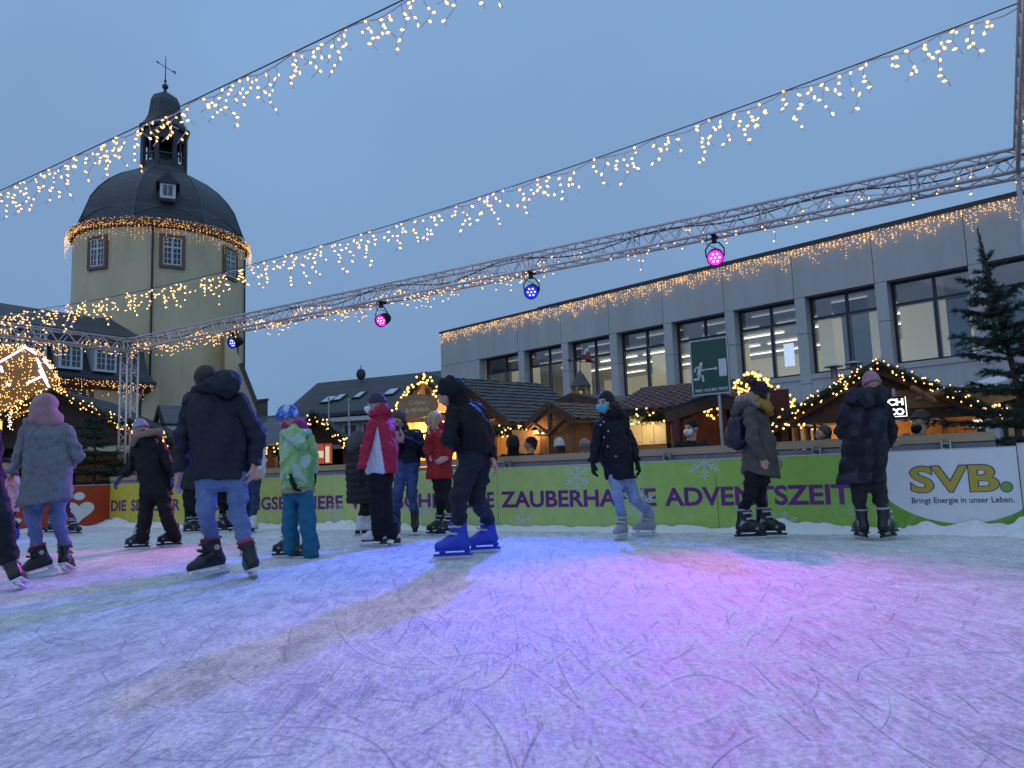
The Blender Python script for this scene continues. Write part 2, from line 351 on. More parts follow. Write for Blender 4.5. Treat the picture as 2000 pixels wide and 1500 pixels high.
# ------------------------------------------------------------------ advert boards
BT = .035                              # board thickness
def grad_mat(name, c0, c1, a0, a1, c2=None):
    """printed foil: colour runs along the board (object X of the rink axes baked in an attribute-free ramp on object coordinates)"""
    m = bpy.data.materials.new(name); m.use_nodes = True; t = m.node_tree; b = t.nodes['Principled BSDF']; lk = t.links.new; N = t.nodes.new
    c = N('ShaderNodeTexCoord'); dt = N('ShaderNodeVectorMath'); dt.operation = 'DOT_PRODUCT'; dt.inputs[1].default_value = UV; lk(c.outputs['Object'], dt.inputs[0])
    r = N('ShaderNodeMapRange'); r.inputs[1].default_value = a0; r.inputs[2].default_value = a1; lk(dt.outputs['Value'], r.inputs[0])
    mx = N('ShaderNodeMix'); mx.data_type = 'RGBA'; mx.inputs[6].default_value = (*c0, 1); mx.inputs[7].default_value = (*c1, 1); lk(r.outputs[0], mx.inputs[0])
    n = N('ShaderNodeTexNoise'); n.inputs['Scale'].default_value = 5; n.inputs['Detail'].default_value = 8; lk(c.outputs['Object'], n.inputs['Vector'])
    q = N('ShaderNodeMapRange'); q.inputs[1].default_value = .3; q.inputs[2].default_value = .7; q.inputs[3].default_value = .9; q.inputs[4].default_value = 1.06; lk(n.outputs['Fac'], q.inputs[0])
    # scuffs and dried spray near the ice
    sp = N('ShaderNodeSeparateXYZ'); lk(c.outputs['Object'], sp.inputs[0])
    low = N('ShaderNodeMapRange'); low.inputs[1].default_value = .55; low.inputs[2].default_value = .05; low.inputs[3].default_value = 0; low.inputs[4].default_value = .55; lk(sp.outputs[2], low.inputs[0])
    n2 = N('ShaderNodeTexNoise'); n2.inputs['Scale'].default_value = 9; n2.inputs['Detail'].default_value = 10; n2.inputs['Roughness'].default_value = .75; lk(c.outputs['Object'], n2.inputs['Vector'])
    st = N('ShaderNodeMapRange'); st.inputs[1].default_value = .50; st.inputs[2].default_value = .68; lk(n2.outputs['Fac'], st.inputs[0])
    mm = N('ShaderNodeMath'); mm.operation = 'MULTIPLY'; lk(low.outputs[0], mm.inputs[0]); lk(st.outputs[0], mm.inputs[1])
    v = N('ShaderNodeVectorMath'); v.operation = 'SCALE'; lk(mx.outputs[2], v.inputs[0]); lk(q.outputs[0], v.inputs['Scale'])
    m2 = N('ShaderNodeMix'); m2.data_type = 'RGBA'; m2.inputs[7].default_value = (.55, .58, .56, 1); lk(mm.outputs[0], m2.inputs[0]); lk(v.outputs[0], m2.inputs[6])
    lk(m2.outputs[2], b.inputs['Base Color']); b.inputs['Roughness'].default_value = .38
    return m
m_purple = mat('print_purple', (.15, .018, .17), rough=.4, var=.08)
m_white_print = mat('print_white', (.72, .74, .75), rough=.4, var=.05)
m_flake = mat('print_snowflake', (.52, .60, .55), rough=.4, var=.05)
m_edge = mat('board_edge_plastic', (.55, .56, .58), rough=.4)
SEAMS = [0.0, 3.41, 6.82, 10.25, 13.57, u_at(1735, .3)]
COLS = [(.64, .54, .06), (.56, .55, .10), (.50, .58, .19), (.47, .59, .19), (.33, .53, .09), (.25, .46, .05)]
LBL = ['yellow rink board with DIE SIEGENER in purple, next to the red heart board', 'yellow-green rink board printed VERSORGUNGS, behind the tall skater in jeans',
       'pale green rink board with IEBE, behind the red and white jacket', 'pale green rink board printed ZAUBER with snowflakes', 'green rink board printed ADVENTSZEIT, under the half snowflake']
LBL = ['yellow rink board lettered DIE SIEGENER, beside the red board with the heart', 'yellow-green rink board between the letters VERSORGUNGSBETR, behind the tall man in jeans',
       'pale lime rink board lettered SCHEN EINE, behind the woman in the red coat', 'lime green rink board lettered ZAUBERHAFTE, behind the woman with turquoise mask', 'bright green rink board lettered NTSZEIT, behind the olive parka']
boards = []
for i in range(5):
    a, c = SEAMS[i] + .004, SEAMS[i + 1] - .004
    t = thing('advert_board', LBL[i], 'advert board', RK(a, 0, 0), 'advert boards along the back of the rink')
    bm = MB(); bm.obox(RK(a, 0, -.02), UV * (c - a), NV * BT, ZV * .90)
    a0 = 0; bm.build('panel', grad_mat('foil_%d' % i, COLS[i], COLS[i + 1], a0, c - a), t)
    bm = MB(); bm.obox(RK(a, -.004, .882), UV * (c - a), NV * (BT + .008), ZV * .012); bm.build('top_edge', m_edge, t)
    boards.append(t)
WORDS = [('DIE', 217, 247), ('SIEGENER', 256, 352), ('VERSORGUNGSBETRIEBE', 358, 670), ('WÜNSCHEN', 683, 892), ('EINE', 908, 965), ('ZAUBERHAFTE', 978, 1282), ('ADVENTSZEIT', 1298, 1664)]
per = [MB() for _ in boards]
for wd, x0, x1 in WORDS:
    ua, ub = u_at(x0, .42), u_at(x1, .42)
    tb = fit_text(wd, RK(ua, -.002, .305), UV, ZV, Vector((0, 0, 0)), ub - ua, .235, bold=.03)
    cen = [sum((Vector(tb.v[k]) for k in f), Vector()) / len(f) for f in tb.f]
    for f, cc in zip(tb.f, cen):
        uu = (cc - RINK0).dot(UV); k = max(j for j in range(5) if uu >= SEAMS[j] or j == 0)
        if per[k].f is not None: per[k].add([tb.v[q] for q in f], [tuple(range(len(f)))])
for k, mbk in enumerate(per):
    if mbk.f: mbk.build('lettering', m_purple, boards[k])
def flake(mb, u, z, r, zmax=.875):
    def bar(p0, p1, wd):
        p0, p1 = Vector(p0), Vector(p1); d = (p1 - p0).normalized(); s = Vector((-d.y, d.x)) * wd
        pts = [p0 - s, p1 - s, p1 + s, p0 + s]
        if max(p.y for p in pts) > zmax:
            if min(p.y for p in pts) > zmax: return
            pts = [Vector((p.x, min(p.y, zmax))) for p in pts]
        mb.add([RK(p.x, -.0022, p.y) for p in pts], [(0, 1, 2, 3)])
    for i in range(6):
        a = R(60 * i + 90); d = Vector((math.cos(a), math.sin(a))); c = Vector((u, z))
        bar(c, c + d * r, r * .045)
        for s, ln in ((.42, .30), (.66, .26)):
            for sg in (-1, 1):
                e = Vector((math.cos(a + sg * R(52)), math.sin(a + sg * R(52)))); bar(c + d * (r * s), c + d * (r * s) + e * (r * ln), r * .04)
for px, py, rp in [(655, 1003, 22), (1022, 1018, 24), (1127, 930, 30), (1250, 985, 34), (1375, 903, 34), (1535, 1024, 26), (455, 1002, 14), (830, 1000, 18)]:
    h = hit(px, py, RINK0, NV); uu = (h - RINK0).dot(UV); k = max(j for j in range(5) if uu >= SEAMS[j])
    fm = MB(); flake(fm, uu, h.z, rp * h.y / 1500); fm.build('snowflake_print', m_flake, boards[k])
# the white sponsor board at the right end
a, c = SEAMS[5] + .004, U_END - .004
t = thing('advert_board', 'white rink board with big yellow SVB letters over a green edge', 'advert board', RK(a, 0, 0), 'advert boards along the back of the rink')
MB().obox(RK(a, 0, -.02), UV * (c - a), NV * BT, ZV * .90).build('panel', grad_mat('foil_green', (.17, .36, .025), (.17, .36, .025), 0, 1), t)
MB().obox(RK(a, -.004, .882), UV * (c - a), NV * (BT + .008), ZV * .012).build('top_edge', m_edge, t)
cu_, cz_ = (a + c) / 2 + .08, 1.02
pts = []
for i in range(49):
    th = math.pi + math.pi * i / 48; x, z = cu_ + 1.02 * math.cos(th), cz_ + .93 * math.sin(th)
    x = min(max(x, a + .001), c - .001); pts.append((x, min(z, .881)))
pts = [(a + .001, .881)] + [p for p in pts] + [(c - .001, .881)]
MB().add([RK(x, -.002, z) for x, z in pts], [tuple(range(len(pts)))]).build('white_print', m_white_print, t)
m_yel = mat('print_yellow', (.50, .37, .035), rough=.4, var=.05); m_navy = mat('print_navy', (.03, .035, .11), rough=.4, var=.05); m_dot = mat('print_green', (.18, .37, .06), rough=.4, var=.05)
ua, ub = u_at(1778, .6), u_at(1949, .6)
o1 = hit(1779, 962, RINK0, NV); z0 = o1.z
fit_text('SVB', RK(ua - .012, -.0045, z0 - .008), UV, ZV, Vector((0, 0, 0)), ub - ua + .024, .298, bold=.043).build('lettering_outline', m_navy, t)
fit_text('SVB', RK(ua, -.007, z0), UV, ZV, Vector((0, 0, 0)), ub - ua, .278, bold=.022).build('lettering', m_yel, t)
dc = hit(1966, 951, RINK0, NV); du = (dc - RINK0).dot(UV)
for rr_, nn, mm_ in ((.058, -.0045, m_navy), (.049, -.007, m_dot)):
    MB().add([RK(du + rr_ * math.cos(k * math.pi / 12), nn, dc.z + rr_ * math.sin(k * math.pi / 12)) for k in range(24)], [tuple(range(24))]).build('dot_print', mm_, t)
ua, ub = u_at(1779, .45), u_at(1979, .45); o1 = hit(1780, 983, RINK0, NV)
fit_text('Bringt Energie in unser Leben.', RK(ua, -.0045, o1.z), UV, ZV, Vector((0, 0, 0)), ub - ua, .062, bold=.012).build('slogan', m_navy, t)
# side boards
t = thing('advert_board', 'plain white rink board turning the corner at the right edge', 'advert board', RK(U_END, 0, 0), 'rink side boards')
MB().obox(RK(U_END + .004, .004, -.02), DG * 3.2, DN * BT, ZV * .93).build('panel', m_white_print, t); MB().obox(RK(U_END + .002, .002, .912), DG * 3.2, DN * (BT + .008), ZV * .012).build('top_edge', m_edge, t)
m_red = mat('print_red', (.42, .045, .018), rough=.4, var=.1, scale=4)
for k, nm in enumerate(['red rink board with white heart and dot logo at the corner', 'red rink board further left, its white logo half hidden by the child in pink', 'plain red rink board at the far left end']):
    t = thing('advert_board', nm, 'advert board', RK(0, -3.4 * k, 0), 'rink side boards')
    MB().obox(RK(0, -3.4 * k - .004, -.02), -NV * 3.392, -UV * BT, ZV * .90).build('panel', m_red, t)
    MB().obox(RK(.004, -3.4 * k - .004, .882), -NV * 3.392, -UV * (BT + .008), ZV * .012).build('top_edge', m_edge, t)
    if k == 2: continue
    def SP(px, py): h = hit(px, py, RK(.002, 0, 0), UV); return (h - RINK0).dot(NV), h.z
    n0, zc = SP(154, 1000); off = -3.4 * k
    hp = []
    for i in range(40):
        th = 2 * math.pi * i / 40; x = 16 * math.sin(th) ** 3; y = 13 * math.cos(th) - 5 * math.cos(2 * th) - 2 * math.cos(3 * th) - math.cos(4 * th)
        hp.append(RK(.002, n0 + off + x * .0205, zc + .02 + y * .0155))
    lm = MB(); lm.add(hp, [tuple(range(40))]); lm.build('heart_print', m_white_print, t); lm = MB(); _, zd = SP(157, 969)
    lm.add([RK(.002, n0 + off + .12 * math.cos(i * math.pi / 12) , zd + .085 * math.sin(i * math.pi / 12)) for i in range(24)], [tuple(range(24))])
    for du_ in (-1.2, ): lm.add([RK(.002, n0 + off + du_ + .07 * math.cos(i * math.pi / 8), zc - .1 + .05 * math.sin(i * math.pi / 8)) for i in range(16)], [tuple(range(16))])
    lm.add([RK(.002, n0 + off - 1.9 - x, zc + .0 + z) for x, z in ((0, 0), (.35, 0), (.35, -.06), (0, -.06))], [(0, 1, 2, 3)])
    lm.build('dot_print', m_white_print, t)

# ------------------------------------------------------------------ timber shelf behind the boards
m_pine = plank_mat('pine_beam', (.46, .33, .19), (.56, .42, .26), axis='Z', width=.0331, groove=.8, noise=2.2, rough=.6, sharp=.05)
m_galv = mat('galvanised_steel', (.42, .43, .46), rough=.42, metal=.8, var=.2, scale=9)
m_black = mat('black_metal', (.015, .015, .017), rough=.45, metal=.3, var=.1)
m_steelgrey = mat('grey_profile', (.22, .23, .25), rough=.5, var=.15)
ends = [-.2, u_at(480, .95), u_at(868, .95), u_at(1437, .95), u_at(1735, .95), u_at(1945, .95)]
lb = ['pale pine rail beam over the yellow boards at the left', 'pale pine rail beam behind the child in the green jacket', 'long pale pine rail beam in front of the shingled huts', 'pale pine rail beam between the olive parka and the camouflage coat', 'pale pine rail beam ending at the fir tree on the right']
for i in range(5):
    a, c = ends[i] + .006, ends[i + 1] - .006
    t = thing('rail_beam', lb[i], 'wooden rail', RK(a, .12, .9), 'timber rail on top of the rink boards')
    b = MB(); b.obox(RK(a, .10 + .004 * (i % 2), .965 + .006 * (i % 2)), UV * (c - a), NV * .20, ZV * .095); b.build('timber', m_pine, t)
    b = MB(); b.obox(RK(a, .12, .885), UV * (c - a), NV * .05, ZV * .07); b.build('rear_profile', m_steelgrey, t)
    for f in ((.25, .8) if c - a > 3 else (.55,)):
        u_ = a + (c - a) * f; b = MB()
        for s in (-.05, .035): b.obox(RK(u_ + s, .02, .80), UV * .014, NV * .07, ZV * .19)
        b.obox(RK(u_ - .05, .06, .948), UV * .1, NV * .04, ZV * .014); b.tube([RK(u_ - .03, .015, .90), RK(u_ + .03, .015, .86)], .008)
        b.build('bracket', m_galv, t)
    for f in (.1, .5, .9):
        u_ = a + (c - a) * f; b = MB(); b.obox(RK(u_, .16, -.3), UV * .06, NV * .06, ZV * 1.18); b.build('post', m_galv, t)

# ------------------------------------------------------------------ lighting truss
m_alu = mat('aluminium_tube', (.66, .61, .61), rough=.45, metal=.45, var=.15, scale=14)
TS = .29; T0, T1, TN, TZ = -2.05, 17.42, 1.67, 4.25
def truss(p0, ax, up, side, length, name, label, pitch=.42, cat='truss', parts='chord'):
    """box truss: p0 = corner, four chords along ax, zigzag lattice on all four faces"""
    t = thing(name, label, cat, p0)
    cs = [p0, p0 + side * TS, p0 + side * TS + up * TS, p0 + up * TS]
    for c_ in cs: MB().tube([c_, c_ + ax * length], .025, 8).build('chord', m_alu, t, smooth=True)
    b = MB(); n = max(1, int(length / pitch))
    for f in range(4):
        a_, b_ = cs[f], cs[(f + 1) % 4]
        for i in range(n):
            x0, x1 = i * length / n, (i + 1) * length / n; xm = (x0 + x1) / 2
            b.tube([a_ + ax * x0, b_ + ax * xm], .010, 5); b.tube([b_ + ax * xm, a_ + ax * x1], .010, 5)
        for x in np.arange(0, length + .01, 2.0 if length > 3 else length): 
            for dx in (0, .09): b.tube([a_ + ax * min(x + dx, length), b_ + ax * min(x + dx, length)], .010, 5)
    b.build('lattice', m_alu, t)
    if length > 5:
        w_ = MB()      # black power cable wound along the top chord
        pts = [p0 + ax * x + up * (TS * .72 + .07 * math.sin(x * 2.3)) + side * (TS * .4 + .08 * math.sin(x * 1.7)) for x in np.arange(0, length, .2)]
        w_.tube(pts, .011, 5); w_.build('power_cable', m_black, t)
    return t
truss(RK(T0, TN, TZ), UV, ZV, -NV, T1 - T0, 'truss_beam', 'long aluminium truss beam over the back boards carrying four spotlights', cat='truss beam')
truss(RK(T0, TN - TS, TZ), -NV, ZV, UV, 15.0, 'truss_beam', 'aluminium truss beam running out of the picture over the left side of the rink', cat='truss beam')
truss(RK(T1 - TS, TN - TS, TZ), -NV, ZV, UV, 13.0, 'truss_beam', 'aluminium truss beam coming overhead at the right edge of the picture', cat='truss beam')
truss(RK(T0, TN, GROUND_Z), ZV, -NV, UV, TZ - GROUND_Z, 'truss_column', 'aluminium truss column at the left corner of the rink', cat='truss column')
truss(RK(T1 - TS, TN, GROUND_Z), ZV, -NV, UV, TZ - GROUND_Z, 'truss_column', 'aluminium truss column at the right edge behind the fir tree', cat='truss column')
tb = thing('warning_tag', 'small yellow tag tied to the left truss column', 'tag', RK(T0 + .1, TN - TS - .03, 1.2))
MB().obox(RK(T0 + .05, TN - TS - .05, 1.30), UV * .20, NV * .006, ZV * .24).build('card', mat('yellow_card', (.55, .38, .05), rough=.5), tb)
MB().tube([RK(T0 + .15, TN - TS - .045, 1.54), RK(T0 + .15, TN - TS - .02, 1.62)], .004).build('cable_tie', m_black, tb)

# ------------------------------------------------------------------ stage lights (each with its own lamp)
def stage_light(px, py, aim, color, power, label, lens_str, blend=.6, size=70):
    c = hit(px, py, RK(0, TN - TS * .5, 0), NV); c.z = max(c.z, 3.6)
    aim = Vector(aim); d = (aim - c).normalized(); t = thing('stage_light', label, 'stage light', c, 'stage lights under the long truss')
    b = MB(); b.lathe(c, [(.06, -.24), (.10, -.22), (.11, -.16), (.11, .0), (.125, .005), (.125, .05), (.113, .05), (.108, .012)], 20, ax=d, cap=False); b.lathe(c, [(.0, -.241), (.06, -.24)], 20, ax=d, cap=False)
    for k in range(5): b.lathe(c, [(.111, -.15 + k * .028), (.117, -.146 + k * .028), (.117, -.138 + k * .028), (.111, -.134 + k * .028)], 20, ax=d, cap=False)
    b.build('housing', m_black, t, smooth=False)
    sx = d.cross(ZV).normalized(); uy = sx.cross(d)
    g = glow('lamp_face_%s' % label[:6], tuple(x ** 1.8 for x in color), 1.6 if 'dazzling' not in label else 3.0); e = MB(); e.lathe(c + d * .014, [(.0, 0), (.107, 0)], 20, ax=d, cap=False); e.build('lens_plate', g, t)
    e = MB()
    for k in range(7):
        o_ = Vector((0, 0, 0)) if k == 0 else (sx * math.cos(k * math.pi / 3) + uy * math.sin(k * math.pi / 3)) * .062
        e.lathe(c + o_ + d * .018, [(.015, 0), (.012, .005), (0, .006)], 12, ax=d, cap=False)
    e.build('led_lens', glow('led_%s' % label[:6], tuple(.30 + .70 * x for x in color), lens_str), t)
    top = Vector((c.x, c.y, TZ)); y = MB(); hv = Vector((sx.x, sx.y, 0)).normalized()
    for s in (-1, 1): y.tube([c + hv * .13 * s - d * .06, c + hv * .135 * s + ZV * .13, top + hv * .07 * s - ZV * .12, top - ZV * .10], .011, 6)
    y.build('yoke', m_black, t)
    y = MB(); y.cbox(top - ZV * .05, hv * .035, hv.cross(ZV) * .03, ZV * .07); y.tube([top + NV * -.14, top + NV * .14], .03, 8); y.build('clamp', m_black, t)
    y = MB(); y.tube([c - d * .2, c - d * .28 + ZV * .1, top + hv * .12 - ZV * .12, top + hv * .1 + ZV * .05], .007, 5); y.build('cable', m_black, t)
    ld = bpy.data.lights.new('stage_lamp', 'SPOT'); ld.energy = power; ld.color = color; ld.spot_size = R(size); ld.spot_blend = blend; ld.shadow_soft_size = .06
    lo = bpy.data.objects.new('stage_lamp', ld); COL.objects.link(lo); lo.location = c + d * .09; lo.rotation_euler = (-d).to_track_quat('Z', 'Y').to_euler()
    return t
stage_light(455, 670, (-11, 8.5, 0), (.05, .07, 1.0), 1100, 'blue stage light at the tower end of the truss', 4.5, blend=.5, size=48)
stage_light(745, 626, (-5.6, 7.2, 0), (.95, .06, .8), 1000, 'magenta stage light over the child, turned left', 4.5, blend=.6, size=34)
stage_light(1038, 570, PZ(430, 1260, 0), (.06, .09, 1.0), 2100, 'second blue stage light, in the middle of the truss', 4.5, blend=.8, size=66)
stage_light(1397, 503, PZ(1330, 1290, 0), (.95, .09, .82), 1100, 'dazzling magenta stage light pointing at the viewer', 6, blend=1.0, size=47)
# ------------------------------------------------------------------ icicle light strings
m_wire = mat('white_wire', (.58, .48, .48), rough=.5, var=.1)
m_bulb = glow('warm_bulb', (1.0, .53, .17), 2.8, sampled=False)
m_bulb_far = glow('warm_bulb_far', (1.0, .54, .18), 2.0, sampled=False)
_bm = MB(); _bm.bulb((0, 0, 0), (0, 0, 1), .012, .045); BULB = _bm.mesh('bulb'); BULB.materials.append(m_bulb)
def icicle_string(name, label, p0, p1, sag, support, spacing, drop, group, bulbs=(2, 5), r=.012, l=.045, gap=None, cat='light string', seed=1, wirer=.006, wob=.0, start_drop=0.0, strands=True, kr=.004):
    rd = random.Random(seed); d = p1 - p0; Ln = d.length; ax = d.normalized()
    def pt(t): return p0 + d * t - ZV * (sag * 4 * t * (1 - t))
    t_ = thing(name, label, cat, p0, group)
    if support: MB().tube([pt(i / 40) for i in range(41)], support, 5).build('support_cable', m_black, t_)
    n = int(Ln / .12); lead = []
    for i in range(n + 1):
        q = pt(i / n) - ZV * (start_drop + .03 + .025 * math.sin(i * 1.1) + .012 * rd.random()) + NV * (wob * math.sin(i * .9)); lead.append(q)
    MB().tube(lead, wirer, 5).build('lead_wire', m_wire, t_)
    k = int(Ln / spacing); pat = [.35, .8, .5, 1.0, .6, .9]; strands_ = []
    for i in range(k + 1):
        if gap and (i % gap[0]) >= gap[1]: continue
        s = (i + .3 * (rd.random() - .5)) / k
        if s < 0 or s > 1: continue
        idx = min(n, int(s * n)); q = lead[idx].copy(); ln = drop * pat[i % 6] * (.75 + .5 * rd.random()); nb = max(1, round(rd.uniform(*bulbs) * (.5 + ln / drop * .6)))
        pts = [q]; m_ = max(4, int(ln / .05)); ph = rd.random() * 6
        for j in range(1, m_ + 1):
            f = j / m_; pts.append(q - ZV * (ln * f) + ax * (.035 * math.sin(ph + f * 7) * f ** .5 * 1.2) + NV * (.03 * math.cos(ph + f * 5)))
        bl = MB()
        for j in range(nb):
            f = (j + .6 + .3 * rd.random()) / nb; q2 = pts[min(m_, int(f * m_))]
            dv = Vector((rd.gauss(0, 1), rd.gauss(0, 1), rd.gauss(-.5, .6))); bl.bulb(q2, dv, r, l); bl.items = getattr(bl, 'items', []) + [(q2, dv)]
        strands_.append((pts, bl))
    if not strands:
        wm, bm = MB(), MB()
        for pts, bl in strands_: wm.tube(pts[::2] if len(pts) > 5 else pts, kr, 3, cap=False); bm.add(bl.v, bl.f)
        tag(wm.build('drop_wire', m_wire, t_), kind='stuff'); tag(bm.build('bulb', m_bulb, t_), kind='stuff'); return t_
    rest_w, rest_b = MB(), MB()
    strands_.sort(key=lambda s_: s_[0][0].y)
    for j, (pts, bl) in enumerate(strands_):
        if j < 99:
            o = MB().tube(pts, kr, 4).build('drop_wire', m_wire, t_)
            for q2, dv in bl.items:
                bo = link('bulb', BULB, None, o); bo.matrix_local = Matrix.Translation(q2 - origin_of(o)) @ dv.to_track_quat('Z', 'Y').to_matrix().to_4x4() @ Matrix.Diagonal((r / .012, r / .012, l / .045, 1))
        else: rest_w.tube(pts, kr, 3); rest_b.add(bl.v, bl.f)
    if rest_w.f:
        o = tag(rest_w.build('drop_wire', m_wire, t_), kind='stuff'); tag(rest_b.build('bulb', m_bulb, o), kind='stuff')
    return t_
ZS = TZ + TS
GA = 'icicle light strings over the rink'
def line_ends(a, b, z):               # photo points of a wire at height z -> wire from the left beam to the right beam
    A, B = PZ(*a, z), PZ(*b, z); n = ((A - RINK0).dot(NV) + (B - RINK0).dot(NV)) / 2
    return RK(T0 + TS, n, z), RK(T1 - TS, n, z)
b0, b1 = line_ends((0, 597), (1985, 15), ZS)
icicle_string('icicle_light_string', 'warm icicle light string sagging across the whole sky to the right truss', b0, b1, .50, .006, .125, .42, GA, seed=3, gap=(8, 7), bulbs=(3, 7), r=.014, l=.05)
a0, a1 = line_ends((0, 360), (745, 0), ZS)
icicle_string('icicle_light_string', 'nearer icicle light string crossing in front of the tower lantern', a0, a1, .10, .006, .115, .38, GA, seed=5, gap=(9, 8), bulbs=(3, 7), r=.0115, l=.043)
# garlands wound through the truss
def wound_lights(label, p0, ax, length, dens, seed, side, r=.011, l=.04):
    rd = random.Random(seed); t_ = thing('fairy_lights', label, 'fairy lights', p0, 'fairy lights wound through the truss')
    pts = [p0 + ax * x + ZV * (.10 + .10 * math.sin(x * 3.1) + .03 * rd.random()) + side * (TS * .5 + .1 * math.sin(x * 2.2)) for x in np.arange(0, length, .1)]
    MB().tube(pts, .006, 4).build('lead_wire', m_wire, t_)
    wm, bm = MB(), MB()
    for i, q in enumerate(pts):
        for _ in range(dens if rd.random() < .8 else dens + 2):
            if rd.random() < .35: continue
            ln = rd.choice((.05, .1, .18, .28)); e = q + Vector((rd.gauss(0, .03), rd.gauss(0, .03), -ln)); wm.tube([q, (q + e) / 2 + ax * .02, e], .0035, 3)
            bm.bulb(e, Vector((rd.gauss(0, 1), rd.gauss(0, 1), -.4)), r, l)
            if rd.random() < .5: bm.bulb((q + e) / 2, Vector((rd.gauss(0, 1), rd.gauss(0, 1), -.4)), r, l)
    tag(wm.build('drop_wire', m_wire, t_), kind='stuff'); tag(bm.build('bulb', m_bulb, t_), kind='stuff')
wound_lights('warm fairy lights wound along the long truss beam with the spotlights', RK(T0 + .3, TN, TZ), UV, T1 - T0 - .6, 1, 11, -NV)
wound_lights('more warm fairy lights wound round the tower end of the long truss beam', RK(T0 + .2, TN, TZ), UV, 12.5, 3, 17, -NV)
wound_lights('dense warm fairy lights on the truss beam in front of the slate roof', RK(T0, TN - .4, TZ), -NV, 9.0, 4, 12, UV)
icicle_string('icicle_light_string', 'dense icicle lights hung above the left truss beam', RK(T0 + TS + .05, -2.2, ZS + .12), RK(T0 + TS + .05, -9.5, ZS + .2), .0, .006, .07, .34, GA, seed=9, strands=False)
wound_lights('few fairy lights on the truss beam at the right edge', RK(T1 - TS, TN - .4, TZ), -NV, 8.0, 1, 14, UV)
# ------------------------------------------------------------------ the round tower
m_cream = mat('cream_render', (.66, .55, .345), rough=.85, var=.16, scale=.55, bump=.12, bscale=8, stretch=(1, 1, .35))
m_slate = plank_mat('slate_courses', (.018, .022, .030), (.058, .066, .080), axis='Z', width=.36, rough=.5, groove=.4, noise=1.5)
m_stone = mat('red_sandstone', (.20, .105, .075), rough=.8, var=.15)
m_sash = mat('white_sash', (.62, .64, .66), rough=.5, var=.03)
m_dkglass = mat('dark_window_glass', (.03, .035, .045), rough=.08, var=.2, scale=.8, spec=.8)
m_lead = mat('dark_lead', (.03, .033, .04), rough=.45, var=.2)
TC = P(313, 700, 62); TC.z = 0
TF = Vector((TC.x, TC.y, 0)).normalized(); TR = Vector((TF.y, -TF.x, 0))
TRAD = 6.5; TK = TRAD / 6.95
def tw(a, z, r=TRAD): return Vector((TC.x, TC.y, z)) + (TR * math.sin(a) - TF * math.cos(a)) * r
LZ = lambda z: z if z < 26.8 else 26.8 + (z - 26.8) * 1.14
tower = thing('round_tower', 'cream round tower with a slate dome and open lantern', 'tower', (TC.x, TC.y, GROUND_Z))
c0 = Vector((TC.x, TC.y, 0)); AX0 = -TF
def ring_lathe(prof, n, a0=0.0, mb=None):
    mb = mb or MB(); vs = []; fs = []
    for r, z in prof:
        for i in range(n): vs.append(tw(a0 + 2 * math.pi * i / n, LZ(z), max(r, .001) * (TK if r < TRAD - .2 or n == 8 else 1)))
    for j in range(len(prof) - 1):
        for i in range(n): fs.append((j * n + i, j * n + (i + 1) % n, (j + 1) * n + (i + 1) % n, (j + 1) * n + i))
    return mb.add(vs, fs)
ring_lathe([(TRAD + .05, -.5), (TRAD, 8), (TRAD - .02, 20.4)], 72).build('wall', m_cream, tower, smooth=True)
ring_lathe([(TRAD - .1, 20.2), (TRAD + .12, 20.3), (TRAD + .35, 20.62), (TRAD + .42, 20.7), (TRAD + .36, 20.85), (TRAD - .2, 20.95)], 64).build('cornice', m_stone, tower)
oct0 = R(4.5)
dome = ring_lathe([(7.15, 20.86), (6.95, 21.2), (6.75, 21.9), (6.5, 22.7), (6.15, 23.5), (5.55, 24.4), (4.75, 25.25), (3.75, 26.0), (2.7, 26.55), (2.1, 26.8), (2.0, 27.05)], 8, oct0 + math.pi / 8).build('dome', m_slate, tower)
rb = MB()
for k in range(8):
    a = oct0 + math.pi / 8 + k * math.pi / 4
    rb.tube([tw(a, LZ(z), (r + .02) * TK) for r, z in [(7.15, 20.9), (6.75, 21.9), (6.15, 23.5), (5.55, 24.4), (4.75, 25.25), (3.75, 26.0), (2.1, 26.85)]], .05, 5)
    prs = [(a + (math.pi / 4) * i / 12, 21.25 + 1.0 * math.sin(math.pi * i / 12) ** .9) for i in range(13)]
    rb.tube([tw(x, z, ((6.95 - (z - 21.2) * .32) * math.cos(math.pi / 8) / math.cos((x - a) - math.pi / 8) + .03) * TK) for x, z in prs], .045, 4)
rb.build('dome_ridge', mat('lead_ridge', (.07, .08, .09), rough=.4, var=.1), dome)
lan = MB()
for k in range(8):
    a = oct0 + math.pi / 8 + k * math.pi / 4; rr = 1.85; t = tw(a, 0, 1) - tw(a, 0, 0); s = t.cross(ZV)
    lan.cbox(tw(a, LZ(28.4), rr * TK), t * .13, s * .16, ZV * 1.72)
    a2 = a + math.pi / 8; t2 = (tw(a2, 0, 1) - tw(a2, 0, 0)); s2 = t2.cross(ZV); hw = rr * math.sin(math.pi / 8)
    for z_, h_ in ((27.25, .25), (28.05, .06), (29.55, .42)): lan.cbox(tw(a2, LZ(z_), TK * rr * math.cos(math.pi / 8)), t2 * .07, s2 * hw * TK, ZV * h_)
    if k % 2 == 0: lan.cbox(tw(a2, LZ(28.6), TK * rr * math.cos(math.pi / 8)), t2 * .05, s2 * .07, ZV * 1.1)
lan = lan.build('lantern', m_lead, tower)
bl = MB(); bl.lathe(tw(0, 0, 0), [(.0, 29.3), (.25, 29.2), (.42, 28.5), (.62, 28.1), (.66, 28.0), (.0, 28.0)], 16); bl.build('bell', m_lead, lan, smooth=True)
